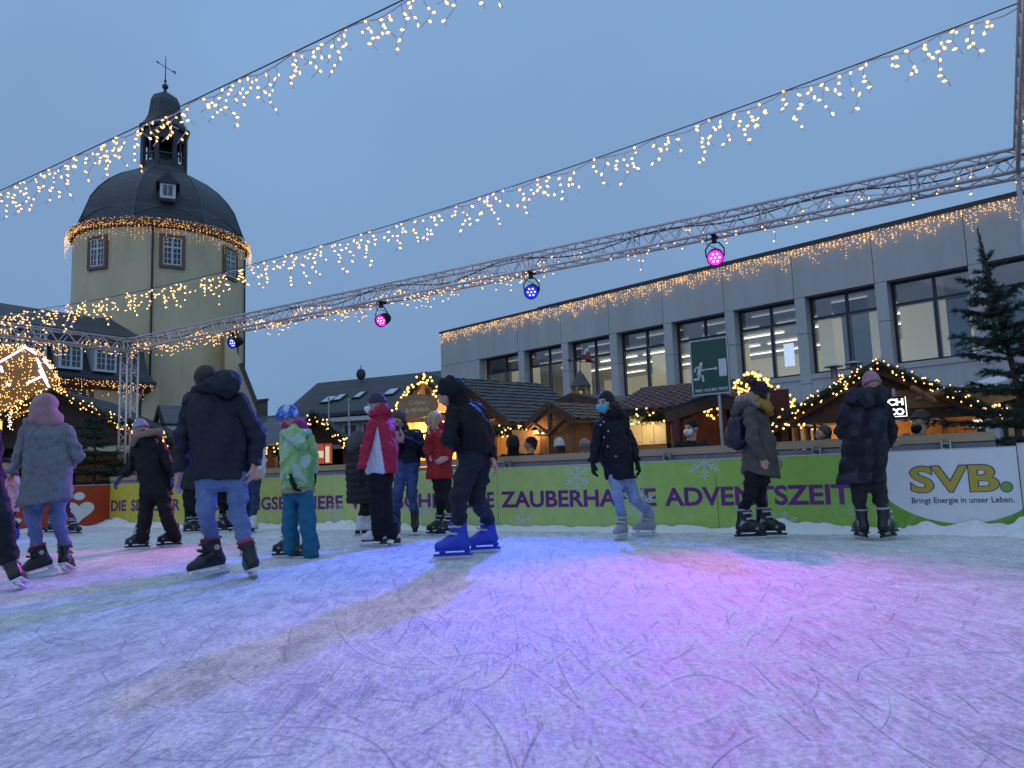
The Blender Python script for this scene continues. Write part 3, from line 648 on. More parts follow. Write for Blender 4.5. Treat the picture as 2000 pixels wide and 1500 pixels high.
ring_lathe([(1.9, 29.9), (2.2, 30.0), (2.25, 30.25), (2.05, 30.35), (1.75, 30.7), (1.5, 31.2), (1.38, 31.9), (1.3, 32.4), (1.05, 32.85), (.6, 33.1), (.22, 33.25), (.12, 33.5)], 8, oct0 + math.pi / 8).build('lantern_roof', m_slate, tower)
sp = MB(); sp.ball(tw(0, LZ(33.75), 0), .26, 12, 8); sp.ball(tw(0, LZ(34.2), 0), .12, 10, 6); sp.tube([tw(0, LZ(33.4), 0), tw(0, 37.5, 0)], [.06, .025], 6); sp.build('spire', m_lead, tower)
q = tw(0, 36.5, 0); va = (TR * .8 + ZV * -.42).normalized()
vn = MB(); vn.tube([q - va * .75, q + va * .75], .03, 5); vn.prism([q + va * .55, q + va * .85 + ZV * .2, q + va * .95 - ZV * .1], TF * .03); vn.prism([q - va * .9, q - va * .6 + ZV * .13, q - va * .62 - ZV * .1], TF * .03); vn.build('weather_vane', m_lead, tower)
dm = MB(); a = R(3); t = -TF; dmo = tw(a, 23.25, 5.95) - TF * .0
dm.cbox(dmo, TR * .55, TF * .5, ZV * .62); dw = dm.build('dome_dormer', m_sash, tower)
rf = MB(); rf.prism([dmo - TR * .85 + ZV * .55 - TF * .62, dmo + TR * .85 + ZV * .55 - TF * .62, dmo + ZV * 1.5 - TF * .62], TF * 1.5); rf.build('dormer_roof', m_slate, dw)
MB().cbox(dmo - TF * .5, TR * .33, TF * .015, ZV * .4).build('pane', m_dkglass, dw); 
mm = MB(); mm.cbox(dmo - TF * .52, TR * .03, TF * .02, ZV * .4); mm.build('frame', m_sash, dw)
def tower_window(px, py, wpx, hpx):
    s = (px - 311) / 168; a = math.asin(max(-.97, min(.97, s)));
    z = 0; best = 9e9
    for i in range(400):
        zz = i * .08; e = abs(proj(tw(a, zz))[1] - py)
        if e < best: best, z = e, zz
    o = tw(a, z, TRAD + .0); t = (tw(a, z, 2) - tw(a, z, 1)); s_ = t.cross(ZV); W_, H_ = .68, 1.08
    m = MB()
    for dx in (-1, 1): m.cbox(o + s_ * dx * (W_ + .1), s_ * .12, t * .12, ZV * (H_ + .22))
    for dz in (-1, 1): m.cbox(o + ZV * dz * (H_ + .11), s_ * W_, t * .117, ZV * .11)
    wf = m.build('window', m_stone, tower)
    MB().cbox(o - t * .03, s_ * W_, t * .04, ZV * H_).build('pane', m_dkglass, wf)
    m = MB()
    for dx in (-.97, 0, .97): m.cbox(o + s_ * dx * W_ * .96 + t * .03, s_ * .07, t * .04, ZV * H_)
    for dx in (-.48, .48): m.cbox(o + s_ * dx * W_ + t * .03, s_ * .025, t * .03, ZV * H_)
    for dz in (-.96, .28, .96): m.cbox(o + ZV * dz * H_ + t * .03, s_ * W_, t * .036, ZV * .06)
    for dz in (-.55, -.13, .62): m.cbox(o + ZV * dz * H_ + t * .03, s_ * W_, t * .028, ZV * .025)
    m.build('sash', m_sash, wf)
for q in [(198, 493, 32, 55), (329, 491, 40, 57), (440, 515, 22, 60), (444, 675, 24, 50), (205, 655, 30, 50)]: tower_window(*q)
for s in (-.10, .955):
    a = math.asin(s); MB().tube([tw(a, 20.5, TRAD + .35), tw(a, 19.9, TRAD + .12), tw(a, 0, TRAD + .14)], .075, 6).build('downpipe', m_lead, tower)
# wedge-shaped stair wing leaning against the tower
t = thing('lean_to_wing', 'cream lean-to wing with sloping dark coping against the tower', 'building', P(500, 830, 58) * 1.0)
pl = [P(440, 960, 58), P(440, 640, 58), P(476, 716, 58), P(523, 836, 58), P(560, 960, 58)]
MB().prism(pl, TF * 3.0).build('wall', m_cream, t)
a_, b_ = P(474, 708, 57.7), P(525, 838, 57.7)
MB().prism([a_, b_, b_ + (b_ - a_).normalized().cross(TF) * -.28, a_ + (b_ - a_).normalized().cross(TF) * -.28], TF * 3.6).build('coping', m_lead, t)
t = thing('chimney_house', 'low slate-roofed house with a broad grey chimney right of the tower', 'house', P(520, 860, 50))
MB().prism([P(506, 825, 52), P(506, 783, 52), P(523, 781, 52), P(523, 825, 52)], TF * 1.5).build('chimney', mat('grey_chimney', (.06, .075, .08), rough=.8, var=.2), t)
MB().prism([P(504, 784, 51.9), P(504, 780, 51.9), P(525, 778, 51.9), P(525, 782, 51.9)], TF * 1.7).build('chimney_cap', m_lead, t)
MB().prism([P(500, 824, 50), P(548, 818, 54), P(570, 872, 46), P(470, 872, 46)], ZV * .3).build('roof', m_slate, t)
MB().prism([P(480, 868, 47), P(565, 868, 47), P(565, 990, 47), P(480, 990, 47)], TF * 4).build('wall', m_cream, t)

# far curtain of lights under the tower eave
def bulbs_cloud(name, label, pts_fn, n, r, l, group=None, loc=(0, 0, 0), seed=1, wire=None, matb=None, cat='fairy lights'):
    rd = random.Random(seed); t_ = thing(name, label, cat, loc, group)
    if wire: MB().tube(wire, r * .5, 4).build('lead_wire', m_lead, t_)
    b = MB()
    for _ in range(n): b.bulb(pts_fn(rd), Vector((rd.gauss(0, 1), rd.gauss(0, 1), rd.gauss(0, 1))), r, l)
    tag(b.build('bulb', matb or m_bulb_far, t_), kind='stuff'); return t_
def eave_pts(rd):
    a = rd.uniform(-1.75, 1.75)
    if rd.random() < .62: return tw(a, 20.35 + rd.random() * .55, TRAD + .22 + .28 * rd.random())
    col = round(a * 26) / 26; return tw(col, 20.35 - 1.35 * rd.random() ** 1.8 * (.4 + .6 * abs(math.sin(col * 39))), TRAD + .5)
bulbs_cloud('eave_lights', 'warm light curtain round the eave of the tower dome', eave_pts, 1600, .022, .05, loc=tw(0, 20.5, 0), wire=[tw(-1.8 + 3.6 * i / 60, 20.75, TRAD + .52) for i in range(61)])

# ------------------------------------------------------------------ palace wing with mansard roof, left of the tower
WO = P(290, 747, 51); WO.z = 0
def WG(o, n, z): return WO + UV * o + NV * n + ZV * z          # o outward from the facade, n along it (0 = tower end)
wing = thing('palace_wing', 'cream wing with slate mansard roof and white dormers beside the tower', 'building', WG(0, 0, GROUND_Z))
Lw = 34.0
def extr(prof, n0, n1): return MB().prism([WG(o, n0, z) for o, z in prof], NV * (n1 - n0))
extr([(-.35, -.3), (-.35, 7.55), (-9, 7.55), (-9, -.3)], -Lw, 1).build('wall', m_cream, wing)
extr([(-.6, 7.5), (.45, 7.62), (.45, 7.78), (-.05, 8.05), (-.55, 8.6), (-.95, 9.5), (-1.2, 10.7), (-1.05, 10.75), (-1.15, 10.95), (-5, 12.8), (-9.2, 10.9), (-9.2, 7.5)], -Lw, .3).build('roof', m_slate, wing)
extr([(-.33, 7.1), (.28, 7.42), (.42, 7.5), (.30, 7.6), (-.33, 7.6)], -Lw, .28).build('cornice', m_stone, wing)
def wing_n(px, py, o=0.0):
    h = hit(px, py, WG(o, 0, 0), UV); return (h - WO).dot(NV), h.z
for px, py in [(66, 677), (138, 694), (206, 701), (8, 668)]:
    n, z = wing_n(px, py, 0.0); d = MB(); d.obox(WG(-1.2, n - .72, z - .85), UV * 1.25, NV * 1.44, ZV * 1.75); dd = d.build('dormer', m_sash, wing)
    d = MB(); d.prism([WG(.16, n - .9, z + .88), WG(.16, n + .9, z + .88), WG(.16, n + .8, z + 1.05), WG(.16, n - .8, z + 1.05)], UV * -1.6); d.build('dormer_roof', m_slate, dd)
    d = MB()
    for s in (-1, 1): d.obox(WG(.04, n + s * .31 - .24, z - .68), UV * .03, NV * .48, ZV * 1.36)
    d.build('pane', m_dkglass, dd); d = MB()
    for s in (-1, 1):
        d.obox(WG(.05, n + s * .31 - .02, z - .68), UV * .04, NV * .04, ZV * 1.36)
        for k in range(3): d.obox(WG(.051, n + s * .31 - .24, z - .36 + k * .34), UV * .035, NV * .48, ZV * .035)
    d.build('sash', m_sash, dd)
for px, py in [(153, 782), (60, 775)]:
    n, z = wing_n(px, py, -.35); z -= .45; d = MB()
    for s in (-1, 1): d.obox(WG(-.36, n + s * .78 - .12, z - 1.2), UV * .12, NV * .24, ZV * 2.4)
    d.obox(WG(-.36, n - .66, z + 1.0), UV * .117, NV * 1.32, ZV * .2); f = d.build('window', m_stone, wing)
    MB().obox(WG(-.34, n - .66, z - 1.2), UV * .03, NV * 1.32, ZV * 2.2).build('pane', m_dkglass, f)
    d = MB()
    for s in (-.6, -.02, .55): d.obox(WG(-.31, n + s, z - 1.2), UV * .03, NV * .07, ZV * 2.2)
    d.obox(WG(-.309, n - .6, z + .2), UV * .027, NV * 1.2, ZV * .06); d.build('sash', m_sash, f)
MB().tube([WG(.35, .1, 7.5), WG(-.1, -.3, 6.9), WG(-.25, -.4, 6.4), WG(-.25, -.4, -.3)], .08, 6).build('downpipe', m_lead, wing)
def wing_eave(rd):
    n = -26 * rd.random(); c = round(n * 3) / 3
    return WG(.45 + .1 * rd.random(), n, 7.6 - rd.random() * .35) if rd.random() < .55 else WG(.47, c, 7.4 - .85 * rd.random() * (.4 + .6 * abs(math.sin(c * 7))))
bulbs_cloud('eave_lights', 'warm light curtain along the eave of the mansard wing', wing_eave, 800, .024, .06, loc=WG(.4, 0, 7.5), seed=4, wire=[WG(.45, -27 * i / 20, 7.62) for i in range(21)])

# ------------------------------------------------------------------ big grey house in the middle distance
t = thing('slate_roofed_house', 'wide house with grey roof, skylights and white balconies in the middle distance', 'house', P(700, 900, 70))
E0, E1, G1, G0 = P(575, 813, 66), P(880, 786, 62), P(880, 722, 72), P(620, 748, 76)
m_greytile = plank_mat('grey_roof_tiles', (.050, .052, .058), (.085, .085, .09), axis='Z', width=.34, rough=.75, groove=.6, noise=3)
mid = MB(); mid.prism([E0, E1, G1, G0], ZV * -.3); mid.prism([E0, G0, P(560, 800, 84)], ZV * -.3); mid.prism([G0, G1, P(880, 760, 84), P(600, 775, 88)], ZV * -.3); mid.build('roof', m_greytile, t)
rn = (E1 - E0).cross(G0 - E0).normalized(); rn = rn if rn.z > 0 else -rn
def hpl(px, py, o, n): d = ray(px, py); return CAMP + d * ((o - CAMP).dot(n) / d.dot(n))
for px, py, wx in [(643, 783, 1.0), (664, 779, .7), (703, 774, .6), (765, 768, 1.0)]:
    c = hpl(px, py, E0, rn); ax = (E1 - E0).normalized(); up = rn.cross(ax); up = up if up.z > 0 else -up
    s = MB(); s.cbox(c + rn * .08, ax * (.42 * wx + .12), up * .85, rn * .1); f = s.build('skylight', m_lead, t)
    s = MB(); s.cbox(c + rn * .19, ax * (.42 * wx), up * .72, rn * .012); s.build('pane', mat('skylight_pane', (.6, .65, .7), rough=.06, metal=.6, var=0), f)
wl = P(590, 818, 67); wr = P(880, 792, 63); bk = Vector((0, 1, 0))
m_housewall = mat('pale_house_wall', (.42, .42, .36), rough=.85, var=.08); m_white = mat('white_paint', (.66, .67, .68), rough=.6, var=.05)
pz = lambda p, z: Vector((p.x, p.y, z))
MB().prism([pz(wl, -.3), pz(wr, -.3), wr, wl], bk * 8).build('wall', m_housewall, t)
fx = (pz(wr, 0) - pz(wl, 0)).normalized(); fn = Vector((fx.y, -fx.x, 0)); HL = (wr - wl).length
s = MB(); s.obox(pz(wl, wl.z - .5) + fn * .02, fx * HL, fn * .9, ZV * .35); s.build('fascia', m_white, t)
for k in range(7):
    o = wl + fx * (2.3 + k * 1.8); o.z = wl.z - 1.75; s = MB(); s.obox(o + fn * .01, fx * 1.3, fn * .08, ZV * 1.05); f = s.build('window', m_white, t)
    s = MB(); s.obox(o + fn * .095 + fx * .1 + ZV * .1, fx * .5, fn * .01, ZV * .85); s.obox(o + fn * .095 + fx * .7 + ZV * .1, fx * .5, fn * .01, ZV * .85); s.build('pane', m_dkglass, f)
for k in range(2):
    z_ = wl.z - 2.9 - k * 2.9; s = MB(); s.obox(pz(wl, z_) + fx * 1.5, fx * 14, fn * 1.3, ZV * .22); s.obox(pz(wl, z_ + .24) + fx * 1.5 + fn * 1.2, fx * 14, fn * .06, ZV * .75); s.build('balcony', mat('balcony_grey', (.24, .27, .28), rough=.7, var=.1), t)
c = P(705, 731, 73); s = MB(); s.ball(c, .46, 12, 8, (1, .5, 1.2)); s.tube([c - ZV * 1.0, c + ZV * .9], .04, 5); s.build('roof_aerial', m_lead, t)
for px, py, i in [(642, 778, 0), (681, 782, 1), (677, 812, 2)][:2]:
    p1 = P(px, py, 34); t = thing('flagpole', ['bare grey flagpole before the big grey roof, left of the pair', 'bare grey flagpole just left of the red and white jacket'][i], 'flagpole', pz(p1, GROUND_Z), 'bare flagpoles')
    MB().tube([pz(p1, GROUND_Z), p1], [.06, .035], 8).build('pole', m_galv, t); MB().ball(p1, .06).build('finial', m_galv, t)

# ------------------------------------------------------------------ library with the big windows
LO = P(1890, 518, 26.0); UB = Vector((.712, -.702, 0)).normalized(); NB = Vector((-UB.y, UB.x, 0)); NB = NB if NB.dot(LO) > 0 else -NB   # NB: into the building
HEAD = LO.z; LO = Vector((LO.x, LO.y, 0))
def LB(u, n, z): return LO + UB * u + NB * n + ZV * z
def lu(px, py, n=0.0): h = hit(px, py, LB(0, n, 0), NB); return (h - LO).dot(UB), h.z
pil = [lu(x, y)[0] for x, y in [(936, 706), (1001, 692), (1084, 675), (1178, 657), (1285, 636), (1405, 612), (1541.5, 586), (1702.5, 554.5), (1890, 518)]]
bay = (pil[-1] - pil[0]) / 8; pil = [pil[0] + bay * i for i in range(11)]
UL = lu(861, 700)[0]; WT = lu(1447, 511)[1]; SILL = lu(1905, 690)[1]; UR = pil[-1] + .4
m_panel = mat('grey_facade_panel', (.49, .485, .48), rough=.6, var=.11, scale=.9, stretch=(1, 1, .18)); m_joint = mat('dark_joint', (.05, .05, .055), rough=.8)
m_frame = mat('anthracite_frame', (.018, .02, .028), rough=.4, var=.05); m_roofedge = mat('dark_roof_edge', (.035, .035, .04), rough=.5)
lib = thing('library_building', 'grey panelled building with a row of large lit windows', 'building', LB(0, 0, GROUND_Z))
PW = .42
ft = MB(); us = [UL, pil[0] + .0] + [p for p in pil[1:]] + [UR]
ft = MB()
for a, c in zip(us[:-1], us[1:]): ft.obox(LB(a + .012, 0, HEAD), UB * (c - a - .024), NB * .8, ZV * (WT - HEAD))
ft.build('fascia', m_panel, lib)
MB().obox(LB(UL + .05, .03, HEAD + .02), UB * (UR - UL - .1), NB * .7, ZV * (WT - HEAD - .06)).build('joint_backing', m_joint, lib)
MB().obox(LB(UL - .06, -.05, WT), UB * (UR - UL + .1), NB * 18, ZV * .10).build('roof_edge', m_roofedge, lib)
u2 = lu(1025, 607)[0]
MB().obox(LB(u2, 1.0, WT + .1), UB * (UR - u2), NB * 14, ZV * .36).build('attic', m_roofedge, lib)
pc = lu(1640, 450, 8)[0]; b = MB(); q = [LB(pc - 2.6, 5.4, WT + .7), LB(pc + 2.6, 5.4, WT + .7), LB(pc + 2.6, 10.6, WT + .7), LB(pc - 2.6, 10.6, WT + .7), LB(pc, 8, WT + 2.0)]
b.add(q, [(0, 1, 4), (1, 2, 4), (2, 3, 4), (3, 0, 4), (3, 2, 1, 0)]); b.build('roof_lantern', m_roofedge, lib)
JZ = SILL + (HEAD - SILL) * .52
b = MB(); b.obox(LB(UL, 0, JZ + .012), UB * (pil[0] - UL), NB * .8, ZV * (HEAD - JZ - .036)); b.obox(LB(UL, 0, SILL - .4), UB * (pil[0] - UL), NB * .8, ZV * (JZ - SILL + .39)); b.obox(LB(UL, .002, GROUND_Z), UB * (pil[0] - UL), NB * .8, ZV * (SILL - .42 - GROUND_Z)); b.obox(LB(UL - .003, .9, GROUND_Z), UB * .3, NB * 17, ZV * (WT - GROUND_Z)); b.build('end_wall', m_panel, lib)
for i, p in enumerate(pil[1:], 1):
    b = MB(); b.obox(LB(p, 0, JZ + .012), UB * PW, NB * .62, ZV * (HEAD - JZ - .03)); b.obox(LB(p, 0, SILL - .4), UB * PW, NB * .62, ZV * (JZ - SILL + .39)); b.obox(LB(p, .003, GROUND_Z), UB * PW, NB * .6, ZV * (SILL - .42 - GROUND_Z)); b.build('pillar', m_panel, lib)
b = MB(); b.obox(LB(pil[0], .06, SILL - 1.5), UB * (UR - pil[0]), NB * .6, ZV * 1.26); b.build('spandrel', m_panel, lib)
b = MB(); b.obox(LB(pil[0], .02, SILL - .24), UB * (UR - pil[0]), NB * .62, ZV * .2); b.build('sill_band', m_panel, lib)
b = MB(); b.obox(LB(pil[0], .02, SILL - 1.62), UB * (UR - pil[0]), NB * .5, ZV * .1); b.build('canopy_edge', m_frame, lib)
m_glass = glass_mat(refl=.16); m_glass2 = glass_mat('tinted_transom_glass', .2, (.30, .32, .38))
TRZ = SILL + (HEAD - SILL) * .70
for i in range(10):
    a = pil[i] + (PW if i else .12); c = pil[i + 1]; n0 = .45
    f = MB()
    for u0_, u1_ in ((a, a + .10), (c - .08, c), ((a + c) / 2 + .05, (a + c) / 2 + .15)): f.obox(LB(u0_, n0, SILL - .04), UB * (u1_ - u0_), NB * .12, ZV * (HEAD - SILL + .03))
    for z0_, z1_ in ((SILL - .04, SILL + .07), (TRZ, TRZ + .10), (HEAD - .10, HEAD)): f.obox(LB(a, n0 + .003, z0_), UB * (c - a), NB * .114, ZV * (z1_ - z0_))
    fo = f.build('window', m_frame, lib); MB().obox(LB(a, n0 + .06, SILL), UB * (c - a), NB * .01, ZV * (TRZ - SILL)).build('pane', m_glass, fo); MB().obox(LB(a, n0 + .06, TRZ + .1), UB * (c - a), NB * .01, ZV * (HEAD - TRZ - .1)).build('pane', m_glass2, fo)
    # thin light-grey inner sash lines
    f = MB(); mid_ = (a + c) / 2 + .1
    for u0_, u1_ in ((a + .1, mid_ - .05), (mid_ + .05, c - .08)):
        for uu in (u0_, u1_ - .035): f.obox(LB(uu, n0 - .012, SILL + .07), UB * .035, NB * .03, ZV * (TRZ - SILL - .07))
        f.obox(LB(u0_, n0 - .011, TRZ - .04), UB * (u1_ - u0_), NB * .028, ZV * .04)
    f.build('sash', mat('grey_sash', (.16, .17, .2), rough=.4), fo)
    f = MB(); f.obox(LB(a, n0, GROUND_Z), UB * (c - a), NB * .1, ZV * (SILL - 1.64 - GROUND_Z)); fo = f.build('window', m_frame, lib)
    f = MB(); f.obox(LB(a + .15, n0 - .01, .4), UB * (c - a - .3), NB * .02, ZV * (SILL - 2.2)); f.build('pane', mat('ground_floor_glass', (.09, .09, .08), rough=.1, var=.3, scale=.7, emis=(.9, .75, .45), estr=.07), fo)
# lit rooms behind the windows: floor, ceiling with light strips, walls
m_room = mat('cream_room_wall_glow', (.70, .64, .48), rough=.8, var=.05, emis=(1, .86, .55), estr=.26); m_ceil = mat('room_ceiling', (.42, .42, .42), rough=.8, var=.08, emis=(1, .9, .7), estr=.05); m_strip = glow('room_light_strip', (1.0, .86, .58), 3.0)  # walls, ceiling and floor emit faintly, standing in for lamp light on them
rm = MB(); rm.obox(LB(UL + .3, 15.5, SILL - .3), UB * (UR - UL), NB * .1, ZV * 4); back = rm.build('room_wall', m_room, lib)
rm = MB(); rm.obox(LB(UL + .3, .75, HEAD + .05), UB * (UR - UL), NB * 15, ZV * .05); rm.build('room_ceiling', m_ceil, lib)
rm = MB(); rm.obox(LB(UL + .3, .75, SILL - .35), UB * (UR - UL), NB * 15, ZV * .05); rm.build('room_floor', m_ceil, lib)
st = MB()
for n_ in (1.8, 4.2, 6.8, 9.6, 12.6): 
    for i in range(7):
        st.obox(LB(pil[i] + .3, n_, HEAD - .07), UB * (bay - .9 + .4 * (i % 2)), NB * .16, ZV * .05)
st.build('ceiling_lamp', m_strip, lib)
m_room2 = mat('shaded_partition', (.14, .17, .24), rough=.8, var=.1)  # shade of the dim bays is put into this partition colour
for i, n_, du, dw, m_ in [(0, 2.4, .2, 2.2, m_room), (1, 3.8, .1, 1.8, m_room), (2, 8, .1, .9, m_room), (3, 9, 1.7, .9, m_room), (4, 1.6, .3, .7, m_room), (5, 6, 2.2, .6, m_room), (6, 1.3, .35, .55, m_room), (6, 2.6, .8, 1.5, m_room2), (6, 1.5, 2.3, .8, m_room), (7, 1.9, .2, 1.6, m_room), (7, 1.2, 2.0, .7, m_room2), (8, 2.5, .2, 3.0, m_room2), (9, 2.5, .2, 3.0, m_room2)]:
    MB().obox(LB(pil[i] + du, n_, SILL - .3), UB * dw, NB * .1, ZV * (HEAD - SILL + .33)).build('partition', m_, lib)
sc_ = MB(); sc_.obox(LB(pil[5] + 2.1, .9, SILL + .5), UB * .42, NB * .05, ZV * .95); sc_.build('display', glow('display_glow', (.75, .85, 1.0), 1.1), lib)
def lib_pts(rd):
    u = rd.uniform(UL + .1, UR - .5); c = round(u * 7) / 7 + rd.gauss(0, .02); h = (.25 + .75 * abs(math.sin(c * 5.1) * math.sin(c * 2.3 + 1)))
    return LB(c, -.1 - .05 * rd.random(), WT - .08 - .85 * rd.random() ** 1.3 * h)
bulbs_cloud('roofline_lights', 'long warm icicle light curtain along the roofline of the grey building', lib_pts, 2500, .015, .042, loc=LB(0, -.1, WT), seed=8, wire=[LB(UL + (UR - UL) * i / 40, -.1, WT - .04) for i in range(41)])
# ------------------------------------------------------------------ figures: distance-field bodies and clothes, meshed with surface nets
V = lambda *a: np.array(a, dtype=np.float64)
A_ = lambda v: np.array((v[0], v[1], v[2]), dtype=np.float64)
def rc(a, b, ra, rb=None, k=.02, flat=None, op='+'):
    """tapered capsule a->b; flat=(axis, s) squashes it to s along axis"""
    a, b = A_(a), A_(b); rb = ra if rb is None else rb; R_ = max(ra, rb) * 1.05
    if flat is not None:
        n, s = A_(flat[0]) / np.linalg.norm(flat[0]), flat[1]
    else: n, s = None, 1.0
    lo = np.minimum(a, b) - R_; hi = np.maximum(a, b) + R_
    def f(x, y, z):
        px, py, pz_ = x - a[0], y - a[1], z - a[2]; bx, by, bz = b - a
        if n is not None:
            dn = px * n[0] + py * n[1] + pz_ * n[2]; q = dn * (1 / s - 1); px = px + q * n[0]; py = py + q * n[1]; pz_ = pz_ + q * n[2]
            db = bx * n[0] + by * n[1] + bz * n[2]; qb = db * (1 / s - 1); bx, by, bz = bx + qb * n[0], by + qb * n[1], bz + qb * n[2]
        bb = bx * bx + by * by + bz * bz + 1e-12
        t = np.clip((px * bx + py * by + pz_ * bz) / bb, 0, 1)
        d = np.sqrt((px - t * bx) ** 2 + (py - t * by) ** 2 + (pz_ - t * bz) ** 2) - (ra + (rb - ra) * t)
        return d * (s if s < 1 else 1) if n is not None else d
    return (lo, hi, f, k, op)
def ell(c, r, fr=None, k=.015, op='+'):
    """ellipsoid; fr = 3 axes (right, forward, up)"""
    c, r = A_(c), np.array(r, float); M = np.array([A_(q) for q in fr]) if fr is not None else np.eye(3); R_ = r.max() * 1.05
    def f(x, y, z):
        q = [(M[i][0] * (x - c[0]) + M[i][1] * (y - c[1]) + M[i][2] * (z - c[2])) for i in range(3)]
        k0 = np.sqrt(sum((q[i] / r[i]) ** 2 for i in range(3))); k1 = np.sqrt(sum((q[i] / r[i] ** 2) ** 2 for i in range(3))) + 1e-9
        return k0 * (k0 - 1) / k1
    return (c - R_, c + R_, f, k, op)
def cut(p, n):                        # keep the side the normal points away from
    p, n = A_(p), A_(n) / np.linalg.norm(A_(n))
    return (None, None, lambda x, y, z: (x - p[0]) * n[0] + (y - p[1]) * n[1] + (z - p[2]) * n[2], 0, 'cut')
def folds(amp, scale, seed=0, vert=.55):
    r = np.random.default_rng(seed); ds = r.normal(size=(7, 3)); ds[:, 2] *= vert; ds = ds / np.linalg.norm(ds, axis=1)[:, None]; ph = r.uniform(0, 6.28, 7); fr = r.uniform(.6, 1.8, 7) * 6.28 / scale
    def g(x, y, z):
        o = 0
        w_ = .9 * np.sin(3.1 * x + 2 * z) + .9 * np.sin(2.7 * z + 4 * y)
        for i in range(7): o = o + np.sin(fr[i] * (x * ds[i][0] + y * ds[i][1] + z * ds[i][2]) + ph[i] + w_)
        return o * (amp / 2.4)
    return g
def dsum(*fs): return lambda x, y, z: sum(f(x, y, z) for f in fs)
def quilt(pitch, amp, z0=0.0): return lambda x, y, z: -amp * (np.abs(np.sin(math.pi * (z - z0 + .01 * np.sin(9 * x + 5 * y)) / pitch)) ** .6 - .6)
def sdf_mesh(name, prims, h, off, disp=None, smooth=True):
    real = [p for p in prims if p[0] is not None and p[4] == '+']
    lo = np.min([p[0] for p in real], 0) - 3 * h - .01; hi = np.max([p[1] for p in real], 0) + 3 * h + .01
    N = np.ceil((hi - lo) / h).astype(int) + 1
    ax = [lo[i] + h * np.arange(N[i]) for i in range(3)]
    Fd = np.full(N, .5, np.float32)
    for pl, ph, f, k, op in prims:
        if op == 'cut': Fd = np.maximum(Fd, f(ax[0][:, None, None], ax[1][None, :, None], ax[2][None, None, :]).astype(np.float32)); continue
        m = .06 + k; i0 = np.clip(np.floor((pl - m - lo) / h).astype(int), 0, N); i1 = np.clip(np.ceil((ph + m - lo) / h).astype(int) + 1, 0, N)
        if np.any(i1 <= i0): continue
        s = tuple(slice(i0[i], i1[i]) for i in range(3))
        d = f(ax[0][s[0]][:, None, None], ax[1][s[1]][None, :, None], ax[2][s[2]][None, None, :]).astype(np.float32); c = Fd[s]
        if op == '+':
            if k > 0: hh = np.clip(.5 + .5 * (c - d) / k, 0, 1); Fd[s] = c + (d - c) * hh - k * hh * (1 - hh)
            else: Fd[s] = np.minimum(c, d)
        elif op == '-':
            if k > 0: hh = np.clip(.5 - .5 * (c + d) / k, 0, 1); Fd[s] = c + (-d - c) * hh + k * hh * (1 - hh)
            else: Fd[s] = np.maximum(c, -d)
    if disp is not None:
        near = np.abs(Fd) < .06; I = np.nonzero(near); Fd[I] += disp(ax[0][I[0]], ax[1][I[1]], ax[2][I[2]]).astype(np.float32)
    for a_ in range(3):              # closed at the border
        for e in (0, -1):
            ix = [slice(None)] * 3; ix[a_] = e; Fd[tuple(ix)] = np.maximum(Fd[tuple(ix)], .01)
    S = Fd < 0; n0, n1, n2 = [n - 1 for n in N]
    acc = np.zeros((n0, n1, n2, 3), np.float32); cnt = np.zeros((n0, n1, n2), np.float32)
    for a_ in range(3):
        o = [q for q in range(3) if q != a_]
        for b0_ in (0, 1):
            for b1_ in (0, 1):
                i0, i1 = [0, 0, 0], [0, 0, 0]; i1[a_] = 1
                for i in (i0, i1): i[o[0]] = b0_; i[o[1]] = b1_
                sl = lambda i: tuple(slice(i[q], i[q] + (n0, n1, n2)[q]) for q in range(3))
                f0, f1 = Fd[sl(i0)], Fd[sl(i1)]; cr_ = S[sl(i0)] != S[sl(i1)]
                t = np.where(cr_, f0 / np.where(cr_, f0 - f1, 1), 0)
                for q in range(3): acc[..., q] += np.where(cr_, (t if q == a_ else i0[q]), 0)
                cnt += cr_
    cell = cnt > 0; idx = np.full((n0, n1, n2), -1, np.int64); I = np.nonzero(cell); idx[I] = np.arange(len(I[0]))
    vs = np.stack(I, 1) + acc[I] / cnt[I][:, None]; vs = vs * h + lo - A_(off)
    quads = []
    for a_ in range(3):
        o = [q for q in range(3) if q != a_]
        sa = [slice(1, -1)] * 3; sa[a_] = slice(0, -1); sb = [slice(1, -1)] * 3; sb[a_] = slice(1, None)
        s0, s1 = S[tuple(sa)], S[tuple(sb)]; E = np.nonzero(s0 != s1); fl = s0[E]
        base = [E[q] + (0 if q == a_ else 1) for q in range(3)]
        def g(d0, d1):
            c = list(base); c[o[0]] = c[o[0]] - d0; c[o[1]] = c[o[1]] - d1; return idx[c[0], c[1], c[2]]
        q4 = np.stack([g(1, 1), g(0, 1), g(0, 0), g(1, 0)], 1)
        if a_ == 1: fl = ~fl
        q4[~fl] = q4[~fl][:, ::-1]; quads.append(q4)
    Q = np.concatenate(quads); Q = Q[(Q >= 0).all(1)]
    me = bpy.data.meshes.new(name); me.vertices.add(len(vs)); me.vertices.foreach_set('co', vs.astype(np.float32).ravel())
    me.loops.add(Q.size); me.loops.foreach_set('vertex_index', Q.astype(np.int32).ravel()); me.polygons.add(len(Q))
    me.polygons.foreach_set('loop_start', np.arange(0, Q.size, 4, dtype=np.int32)); me.polygons.foreach_set('use_smooth', np.ones(len(Q), bool) if smooth else np.zeros(len(Q), bool))
    me.update(); me.validate(); return me
